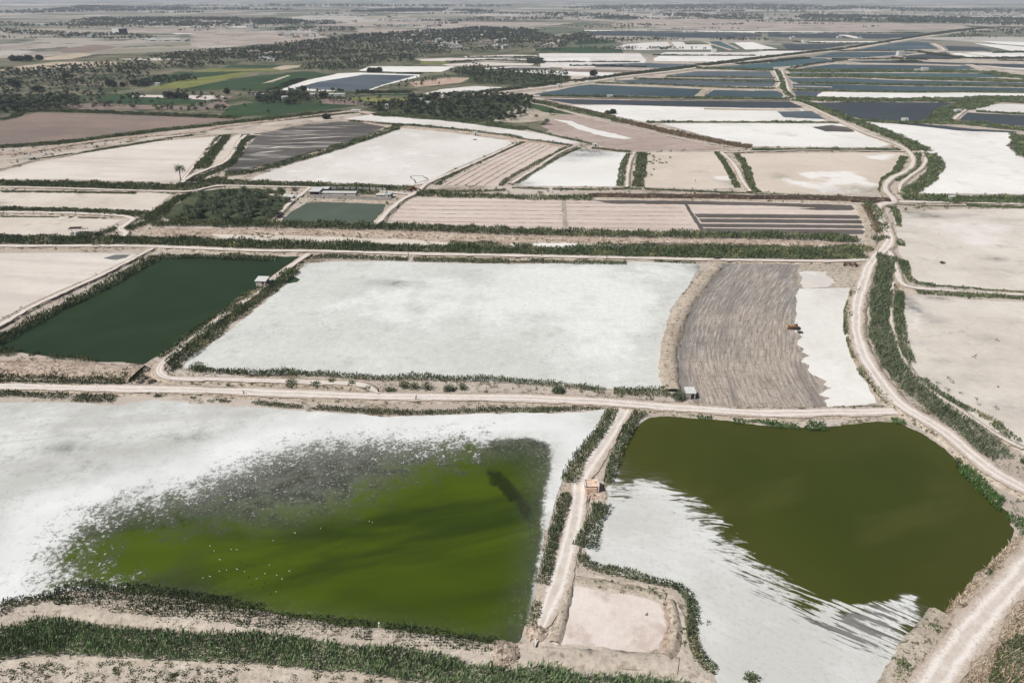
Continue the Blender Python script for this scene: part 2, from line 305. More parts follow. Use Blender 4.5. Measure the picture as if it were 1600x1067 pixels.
def pond_west_mat():
    """salt crust breaking up into dark specks, grey mud and algae-green water along one shore: 'wet' and 'algae' are metres inside each line"""
    t = NT('salt_and_algae_shore', 0.9, 0.2)
    wet = t.attr('wet'); alg = t.attr('algae')
    n1 = t.noise(1.05, 10, 0.82, dist=0.4); n2 = t.noise(0.22, 6, 0.65); n3 = t.noise(0.05, 5, 0.6, off=40)
    dry = t.mix(t.ramp(n3, 0.35, 0.65), lin((184, 184, 178)), lin((209, 210, 206)))
    dry = t.mix(t.math('MULTIPLY', t.ramp(n2, 0.45, 0.75), 0.35), dry, lin((182, 180, 174)))
    dry = t.mix(t.math('MULTIPLY', t.ramp(t.math('ADD', n1, t.math('MULTIPLY', t.math('SUBTRACT', n2, 0.5), 0.5)), 0.48, 0.66), 0.6), dry, lin((156, 156, 150)))
    rim = t.math('MULTIPLY', t.ramp(wet, -22, -8), t.math('SUBTRACT', 1.0, t.ramp(wet, -6, 2)))
    dmp = t.math('MULTIPLY', t.attr('damp'), t.n('ShaderNodeMapRange', {'Value': n2, 'From Min': 0.3, 'From Max': 0.7, 'To Min': 0.3, 'To Max': 1.4}).outputs[0])
    dry = t.mix(t.math('MINIMUM', dmp, 1.0), dry, lin((96, 96, 90)))
    st = t.noise(1.0, 7, 0.7, vec=t.map(R(-14), (0.02, 0.11, 1)), dist=.8)
    dry = t.mix(t.math('MULTIPLY', t.ramp(st, 0.46, 0.64), 0.5), dry, lin((176, 172, 166)))
    dry = t.mix(t.math('MULTIPLY', rim, 0.5), dry, lin((232, 233, 232)))
    mud = t.mix(t.ramp(n2, 0.35, 0.65), lin((58, 61, 48)), lin((94, 96, 86)))
    mud = t.mix(t.math('MULTIPLY', t.ramp(n1, 0.53, 0.62), 0.8), mud, lin((172, 174, 170)))
    wm = t.math('ADD', t.math('MULTIPLY', t.math('MULTIPLY', wet, 0.07), t.math('MULTIPLY_ADD', t.attr('ragged'), -4.0, 5.0)), t.math('MULTIPLY', t.attr('ragged'), t.math('ADD', t.math('MULTIPLY', t.math('SUBTRACT', n1, 0.5), 5.0), t.math('MULTIPLY', t.math('SUBTRACT', n2, 0.5), 1.8))))
    km = t.ramp(wm, -0.15, 0.2)
    gl = t.noise(1.0, 4, 0.6, vec=t.map(R(-18), (0.012, 0.035, 1)), dist=0.8)
    grn = t.mix(t.ramp(gl, 0.36, 0.64), lin((42, 56, 8)), lin((71, 87, 8)))
    grn = t.mix(t.math('MULTIPLY', t.ramp(t.noise(0.018, 4, 0.5, off=140), 0.56, 0.68), 0.6), grn, lin((54, 58, 34)))
    deep = t.attr('deep')
    grn = t.mix(t.math('MULTIPLY', t.ramp(t.math('ADD', deep, t.math('ADD', t.math('MULTIPLY', t.math('SUBTRACT', n2, 0.5), 5.0), t.math('MULTIPLY', t.math('SUBTRACT', n1, 0.5), 4.0))), -0.6, 0.8), 0.8), grn, lin((26, 32, 10)))
    am = t.math('ADD', t.math('MULTIPLY', alg, 0.05), t.math('MULTIPLY', t.attr('ragged'), t.math('ADD', t.math('MULTIPLY', t.math('SUBTRACT', n1, 0.5), 1.6), t.math('MULTIPLY', t.math('SUBTRACT', n2, 0.5), 2.0))))
    ka = t.ramp(am, -0.35, 0.55)
    col = t.mix(km, dry, t.mix(ka, mud, grn))
    wave = t.n('ShaderNodeTexWave', {'Vector': t.map(R(30), (1, 1, 1)), 'Scale': 0.35, 'Distortion': 3.0, 'Detail': 3.0, 'Detail Scale': 0.6}).outputs[1]
    hb = t.math('ADD', t.math('MULTIPLY', n1, t.math('SUBTRACT', 1.0, ka)), t.math('MULTIPLY', t.math('MULTIPLY', wave, ka), 0.12))
    rg = t.n('ShaderNodeMapRange', {'Value': t.math('MULTIPLY', ka, km), 'To Min': 0.92, 'To Max': 0.3}).outputs[0]
    return t.out(col, t.bump(hb, 0.3, 0.12), rough=rg)
M['pond_west'] = pond_west_mat()

def pond_east_mat():
    """bare pale bed with raked ridges standing out of olive water"""
    t = NT('raked_bed_and_olive_water', 0.9, 0.2)
    wet = t.attr('wet')
    n1 = t.noise(1.0, 6, 0.68); n3 = t.noise(0.04, 5, 0.6, off=15)
    rake = t.n('ShaderNodeMix', {0: t.attr('fan'), 2: t.noise(1.0, 6, 0.62, vec=t.map(R(6), (0.16, 0.8, 1)), dist=1.0), 3: t.noise(1.0, 6, 0.62, vec=t.map(R(34), (0.11, 1.0, 1)), dist=0.8)}).outputs[0]
    dry = t.mix(t.ramp(n3, 0.35, 0.65), lin((190, 189, 183)), lin((208, 208, 203)))
    dry = t.mix(t.math('MULTIPLY', t.ramp(rake, 0.42, 0.62), 0.35), dry, lin((186, 184, 178)))
    dry = t.mix(t.math('MULTIPLY', t.ramp(n1, 0.48, 0.7), 0.4), dry, lin((164, 162, 156)))
    mud = t.mix(n1, lin((104, 102, 98)), lin((134, 132, 129)))
    near = t.ramp(wet, 3.0, -5.0)
    wm = t.math('ADD', t.math('MULTIPLY', t.math('MULTIPLY', wet, 0.08), t.math('MULTIPLY_ADD', t.attr('ragged'), -4.0, 5.0)), t.math('MULTIPLY', t.attr('ragged'), t.math('ADD', t.math('MULTIPLY', t.math('SUBTRACT', rake, 0.5), 2.9), t.math('MULTIPLY', t.math('SUBTRACT', n1, 0.5), 0.5))))
    km = t.ramp(wm, -0.12, 0.24)
    grn = t.mix(t.ramp(t.noise(0.012, 4, 0.5, dist=0.7), 0.35, 0.65), lin((54, 61, 16)), lin((66, 74, 22)))
    grn = t.mix(t.math('MULTIPLY', t.ramp(t.math('ADD', wet, t.math('MULTIPLY', t.math('SUBTRACT', n3, 0.5), 40)), 26.0, -2.0), 0.25), grn, lin((84, 78, 36)))
    grn = t.mix(t.math('MULTIPLY', t.ramp(t.noise(1.0, 4, 0.6, vec=t.map(R(-25), (0.02, 0.06, 1)), off=9), 0.55, 0.7), 0.3), grn, lin((84, 84, 42)))
    grn = t.mix(t.math('MULTIPLY', t.attr('ragged'), t.ramp(t.math('ADD', wet, t.math('MULTIPLY', t.math('SUBTRACT', rake, 0.5), 18)), 4.0, -3.0)), grn, mud)
    col = t.mix(km, dry, grn)
    rg = t.n('ShaderNodeMapRange', {'Value': km, 'To Min': 0.92, 'To Max': 0.3}).outputs[0]
    wv = t.noise(1.0, 3, 0.6, vec=t.map(R(35), (0.3, 1.2, 1)))
    hb = t.mix(km, t.math('ADD', rake, t.math('MULTIPLY', n1, 0.4)), t.math('MULTIPLY', wv, 0.1))
    return t.out(col, t.bump(hb, 0.35, 0.15), rough=rg)
M['pond_east'] = pond_east_mat()

# ---------------------------------------------------------------- ground shapes
def sdist(pts, poly):
    """signed distance, + inside"""
    d = np.full(len(pts), 1e9); inside = np.zeros(len(pts), bool); n = len(poly)
    for i in range(n):
        a = poly[i]; b = poly[(i + 1) % n]; ab = b - a
        t = np.clip(((pts - a) @ ab) / max(ab @ ab, 1e-9), 0, 1)
        d = np.minimum(d, np.hypot(*(pts - a - t[:, None] * ab).T))
        c = (a[1] > pts[:, 1]) != (b[1] > pts[:, 1])
        with np.errstate(divide='ignore', invalid='ignore'):
            xx = (b[0] - a[0]) * (pts[:, 1] - a[1]) / (b[1] - a[1]) + a[0]
        inside ^= c & (pts[:, 0] < xx)
    return np.where(inside, d, -d)
def ldist(pts, line):
    d = np.full(len(pts), 1e9)
    for a, b in zip(line[:-1], line[1:]):
        ab = b - a; t = np.clip(((pts - a) @ ab) / max(ab @ ab, 1e-9), 0, 1)
        d = np.minimum(d, np.hypot(*(pts - a - t[:, None] * ab).T))
    return d
def roughen(poly, amp, step=None, closed=True, seed=0.0):
    out = []; n = len(poly)
    for i in range(n if closed else n - 1):
        a = poly[i]; b = poly[(i + 1) % n]; L = np.hypot(*(b - a))
        st = step or max(0.8, float(depth((a + b) / 2)) / 260)
        k = int(min(400, max(1, L / st)))
        for j in range(k): out.append(a + (b - a) * j / k)
    if not closed: out.append(poly[-1])
    q = np.array(out); s = np.maximum(amp * 5, 3)
    dx = fbm(q[:, 0] + seed, q[:, 1], s, 4); dy = fbm(q[:, 0], q[:, 1] + 333 + seed, s, 4)
    return q + np.stack([dx, dy], 1) * amp * 1.6
REG = []; RIB = []
def sheet(name, mat, px, z=0.03, amp=None, step=None, world=False, attrs=None, label=None, kind='structure', smooth=0):
    poly = px if world else PL(px)
    if smooth: poly = catmull(poly, closed=True)
    if name in ('salt_flat', 'pond_water', 'dry_pond_bed', 'field', 'yard', 'wet_furrow', 'undergrowth', 'bare_ground'): REG.append(poly)
    a = amp if amp is not None else max(0.35, float(depth(poly.mean(0))) / 800)
    b = roughen(poly, a) if a > 0 else poly
    pts = [Vector((float(p[0]), float(p[1]))) for p in b]; nb = len(pts)
    if step:
        lo = b.min(0); hi = b.max(0); gx, gy = np.meshgrid(np.arange(lo[0], hi[0], step), np.arange(lo[1], hi[1], step))
        g = np.stack([gx.ravel(), gy.ravel()], 1); g += RNG.uniform(-.3, .3, g.shape) * step
        g = g[sdist(g, poly if len(poly) < 80 else poly[::3]) > step * 0.9 + a]
        pts += [Vector((float(p[0]), float(p[1]))) for p in g]
    vs, es, fs, *_ = geometry.delaunay_2d_cdt(pts, [(i, (i + 1) % nb) for i in range(nb)], [], 1, 1e-4)
    V = np.array([(v.x, v.y, z) for v in vs])
    me = mesh_np(name, V, np.array([f for f in fs if len(f) == 3]), {k: fn(V[:, :2]) for k, fn in (attrs or {}).items()}, 3)
    # normals up
    if len(me.polygons) and me.polygons[0].normal.z < 0: me.flip_normals()
    o = link(name, me, None, [mat]); o['kind'] = kind
    if label: o['label'] = label
    return o
def catmull(p, closed=False, k=6):
    n = len(p); out = []
    for i in range(n if closed else n - 1):
        if closed: a, b, c, d = p[(i - 1) % n], p[i], p[(i + 1) % n], p[(i + 2) % n]
        else: a, b, c, d = p[max(i - 1, 0)], p[i], p[i + 1], p[min(i + 2, n - 1)]
        for j in range(k):
            t = j / k
            out.append(0.5 * ((2 * b) + (c - a) * t + (2 * a - 5 * b + 4 * c - d) * t * t + (3 * b - a - 3 * c + d) * t ** 3))
    if not closed: out.append(p[-1])
    return np.array(out)
def resample(p, st):
    d = np.r_[0, np.cumsum(np.hypot(*np.diff(p, axis=0).T))]; n = max(3, int(d[-1] / st) + 1)
    s = np.linspace(0, d[-1], n)
    return np.stack([np.interp(s, d, p[:, 0]), np.interp(s, d, p[:, 1])], 1), d[-1]
def ribbon(name, mat, px, width, h=0.0, slope=0.9, top=None, z0=-0.1, jit=0.12, label=None, rough=0.12, kind='structure', world=False, taper=0.0):
    """a bank (h>0, trapezoid with an uneven crown) or, with h=None, a strip laid at height top"""
    p = px if world else PL(px, top if top is not None else h * 0.9)
    p = catmull(p); dm = float(depth(p).min()); st = max(0.9, dm / 300)
    if name == 'road': RIB.append((p, width))
    p, L = resample(p, st)
    t = np.gradient(p, axis=0); t /= np.maximum(np.hypot(*t.T), 1e-6)[:, None]; nn = np.stack([-t[:, 1], t[:, 0]], 1)
    wv = width / 2 * (1 + jit * 2 * fbm(p[:, 0], p[:, 1] + 50, 12, 3)); 
    if taper:
        tl = np.clip((np.arange(len(p))[::-1] * st) / taper, 0.05, 1) ** .6; wv = wv * tl
    if top is None:
        hh = h * (1 + 0.25 * fbm(p[:, 0], p[:, 1], 9, 3)) * (tl if taper else 1); sl = slope * hh + 0.25
        cs = [(-1, -1, 0), (-1, -.45, .55), (-1, 0, .92), (-.5, 0, 1.0), (0, 0, 1.0), (.5, 0, 1.0), (1, 0, .92), (1, .45, .55), (1, 1, 0)]
    else:
        cs = [(-1, 0, 1), (-.66, 0, 1), (-.33, 0, 1), (0, 0, 1), (.33, 0, 1), (.66, 0, 1), (1, 0, 1)]
    V = []; A = []
    for a, b, c in cs:
        if top is None:
            off = a * wv + b * sl + (fbm(p[:, 0] + a * 9, p[:, 1] + b * 9, 2.5, 3) * rough * 3 * (abs(a) + abs(b)))
            z = z0 + (hh - z0) * c + fbm(p[:, 0] * 1.3 + a * 31, p[:, 1] * 1.3 + b * 13, 2.5, 3) * rough * (c > 0)
        else:
            off = a * wv + (fbm(p[:, 0] + a * 9, p[:, 1], 3, 4) * 0.9 * (abs(a) > .9)); z = np.full(len(p), float(top))
        V.append(np.c_[p + nn * off[:, None], z]); A.append(np.full(len(p), a + b * 0.8))
    k = len(cs); n = len(p); V = np.stack(V, 1).reshape(-1, 3); A = np.stack(A, 1).ravel()
    i = np.arange(n - 1)[:, None] * k + np.arange(k - 1)[None]; i = i.ravel()
    F = np.stack([i + 1, i, i + k, i + k + 1], 1)
    me = mesh_np(name, V, F, {'across': A})
    if me.polygons[len(F) // 2].normal.z < 0: me.flip_normals()
    o = link(name, me, None, [mat]); o['kind'] = kind
    if label: o['label'] = label
    return o

# ---------------------------------------------------------------- foliage
def kites(base, n_dir, L, W, tint):
    """one four-cornered leaf per row: base point, direction (unit), length, width"""
    N = len(base)
    r = RNG.normal(size=(N, 3)); side = np.cross(n_dir, r); side /= np.maximum(np.linalg.norm(side, axis=1), 1e-6)[:, None]
    mid = base + n_dir * (L * 0.45)[:, None]
    V = np.stack([base, mid + side * (W / 2)[:, None], base + n_dir * L[:, None], mid - side * (W / 2)[:, None]], 1).reshape(-1, 3)
    F = np.arange(N * 4).reshape(-1, 4)
    return V, F, np.repeat(tint, 4)
def px_m(p): return depth(p) / 683.0       # one picture dot in metres there
class Veg:
    """gathers leaves, then links them as one object"""
    def __init__(s): s.V = []; s.T = []; s.n = 0
    def add(s, base, d, L, W, tint):
        V, F, T = kites(base, d, L, W, tint); s.V.append(V); s.T.append(T); s.n += len(base)
    def reeds(s, pts, hgt, cover=5.0, lean=0.5, thin=1.0):
        """pts: ground points with heights hgt; upright bunches of narrow leaves"""
        if not len(pts): return
        cell = float(np.maximum(.55, px_m(pts).mean() * 1.8)); ck = np.floor(pts / cell).astype(int); cl = _pt[ck[:, 0] & 255, ck[:, 1] & 255]; pts = pts + ((ck + .5) * cell - pts) * 0.35
        hgt = hgt * (.72 + .5 * cl)
        N = len(pts); W = np.maximum(0.16, px_m(pts) * 0.75) * RNG.uniform(.6, 1.5, N) * thin
        z = RNG.random(N) ** 1.1 * hgt * 0.6
        L = hgt - z; L = L * RNG.uniform(.55, 1.1, N)
        a = RNG.uniform(0, 2 * math.pi, N); l = RNG.random(N) * lean
        d = np.stack([np.cos(a) * l + 0.22, np.sin(a) * l - 0.05, np.ones(N)], 1); d /= np.linalg.norm(d, axis=1)[:, None]
        tint = np.clip(0.05 + 0.35 * RNG.random(N) + 0.3 * z / np.maximum(hgt, .1) + .4 * _pt[ck[:, 1] & 255, ck[:, 0] & 255], 0, 1)  # higher leaves tinted lighter: lit tops and shaded feet painted in
        s.add(np.c_[pts, z - 0.05], d, L, W, tint)
    def blob(s, c, rad, hgt, n, size=1.0):
        """bush or crown centred at c (x,y,zbase): leaves spread through its volume"""
        u = RNG.normal(size=(n, 3)); u /= np.linalg.norm(u, axis=1)[:, None]; r = RNG.random(n) ** 0.45
        lump = 1 + 0.35 * np.sin(u[:, 0] * 4 + c[0]) * np.sin(u[:, 1] * 5 + c[1])
        p = np.c_[c[0] + u[:, 0] * r * rad * lump, c[1] + u[:, 1] * r * rad * lump, c[2] + hgt / 2 + u[:, 2] * r * hgt / 2 * lump]
        d = u * 0.7 + RNG.normal(size=(n, 3)) * 0.5; d[:, 2] += 0.3; d /= np.linalg.norm(d, axis=1)[:, None]
        q = max(0.25, float(px_m(np.array([c[0], c[1]])))) * size
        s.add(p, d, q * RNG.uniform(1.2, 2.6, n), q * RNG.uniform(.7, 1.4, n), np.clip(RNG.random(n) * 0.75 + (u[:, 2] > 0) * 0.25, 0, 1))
    def build(s, name, mat, **k):
        if not s.n: return None
        V = np.concatenate(s.V); T = np.concatenate(s.T)
        me = mesh_np(name, V, np.arange(len(V)).reshape(-1, 4), {'tint': T})
        return tag(link(name, me, None, [mat]), **k)
def strip_pts(px, width, dens, gap=0.0, world=False):
    p = catmull(px if world else PL(px)); p, L = resample(p, 1.0)
    n = int(L * width * dens); i = RNG.random(n) * (len(p) - 1.001); k = i.astype(int); f = (i - k)[:, None]
    q = p[k] * (1 - f) + p[k + 1] * f; t = p[k + 1] - p[k]; t /= np.maximum(np.hypot(*t.T), 1e-6)[:, None]
    o = (RNG.random(n) - .5) * width * (1 + 0.5 * fbm(q[:, 0], q[:, 1], 7, 3)); 
    q = q + np.stack([-t[:, 1], t[:, 0]], 1) * o[:, None]
    if gap: q = q[fbm(q[:, 0] + 90, q[:, 1], max(5, width * 2), 3) > -0.45 + gap]
    return q
def auto_dens(px, h, cover, world=False):
    m = (px if world else PL(px)).mean(0); W = max(.16, float(px_m(m)) * .75)
    return cover / (W * h * 0.55)
def reed_strip(v, px, width, h, cover=3.2, gap=0.0, lean=0.5, f=1.0):
    h = h * 1.0; width = width * (1.7 if P(*px[0])[1] < 900 else 1.45); h = h * 1.12
    width *= f * (1.3 if P(*px[0])[1] > 330 else 1)
    q = strip_pts(px, width, auto_dens(px, h, cover), gap)
    hh = h * (0.8 + 0.5 * fbm(q[:, 0], q[:, 1], 6, 3)) ; v.reeds(q, np.maximum(hh, .3), lean=lean)
def poly_pts(px, dens, world=False, clump=None):
    poly = px if world else PL(px); lo = poly.min(0); hi = poly.max(0); n = int((hi - lo).prod() * dens)
    q = lo + RNG.random((n, 2)) * (hi - lo); q = q[sdist(q, poly) > 0]
    if clump is not None: q = q[fbm(q[:, 0] + 7, q[:, 1], clump[0], 4) > clump[1]]
    return q
# ================================================================ THE SETTING
def spots(lst):
    """darkening of damp hollows: centre, radii in metres"""
    def f(q):
        r = np.zeros(len(q))
        for (px, py, a, b, s) in lst:
            c = P(px, py); r = np.maximum(r, s * np.exp(-(((q[:, 0] - c[0]) / a) ** 2 + ((q[:, 1] - c[1]) / b) ** 2)))
        return r
    return f
def zones(polys):
    """how far inside a zone of pale crust, softened over its width in metres"""
    PP = [(PL(p), s, k) for p, s, k in polys]
    def f(q):
        r = np.zeros(len(q))
        for p, s, k in PP: r = np.maximum(r, k * np.clip(.5 + sdist(q, p) / s, 0, 1))
        return r
    return f
# the plain
def make_ground():
    ys = np.r_[np.arange(-300, 600, 30), np.geomspace(600, 21000, 60)]; xs = np.r_[-np.geomspace(16000, 500, 34), np.arange(-480, 481, 30), np.geomspace(500, 16000, 34)]
    gx, gy = np.meshgrid(xs, ys); V = np.c_[gx.ravel(), gy.ravel(), np.zeros(gx.size)]
    nx = len(xs); i = (np.arange(len(ys) - 1)[:, None] * nx + np.arange(nx - 1)[None]).ravel()
    me = mesh_np('ground', V, np.stack([i, i + 1, i + nx + 1, i + nx], 1)); o = link('ground', me, None, [M['base']])
    tag(o, 'dry patchwork plain that carries all the ponds and fields', kind='structure')
make_ground()

sheet('grassland', M['plain_grass'], [(-500, 262), (0, 231), (330, 195), (560, 172), (700, 185), (850, 205), (870, 200), (835, 160), (818, 152), (700, 150), (800, 141), (870, 128), (880, 95), (900, 60), (700, 45), (500, 60), (300, 80), (-500, 110)], 0.04, 3, label='olive grassland and orchards beyond the upper left ponds')

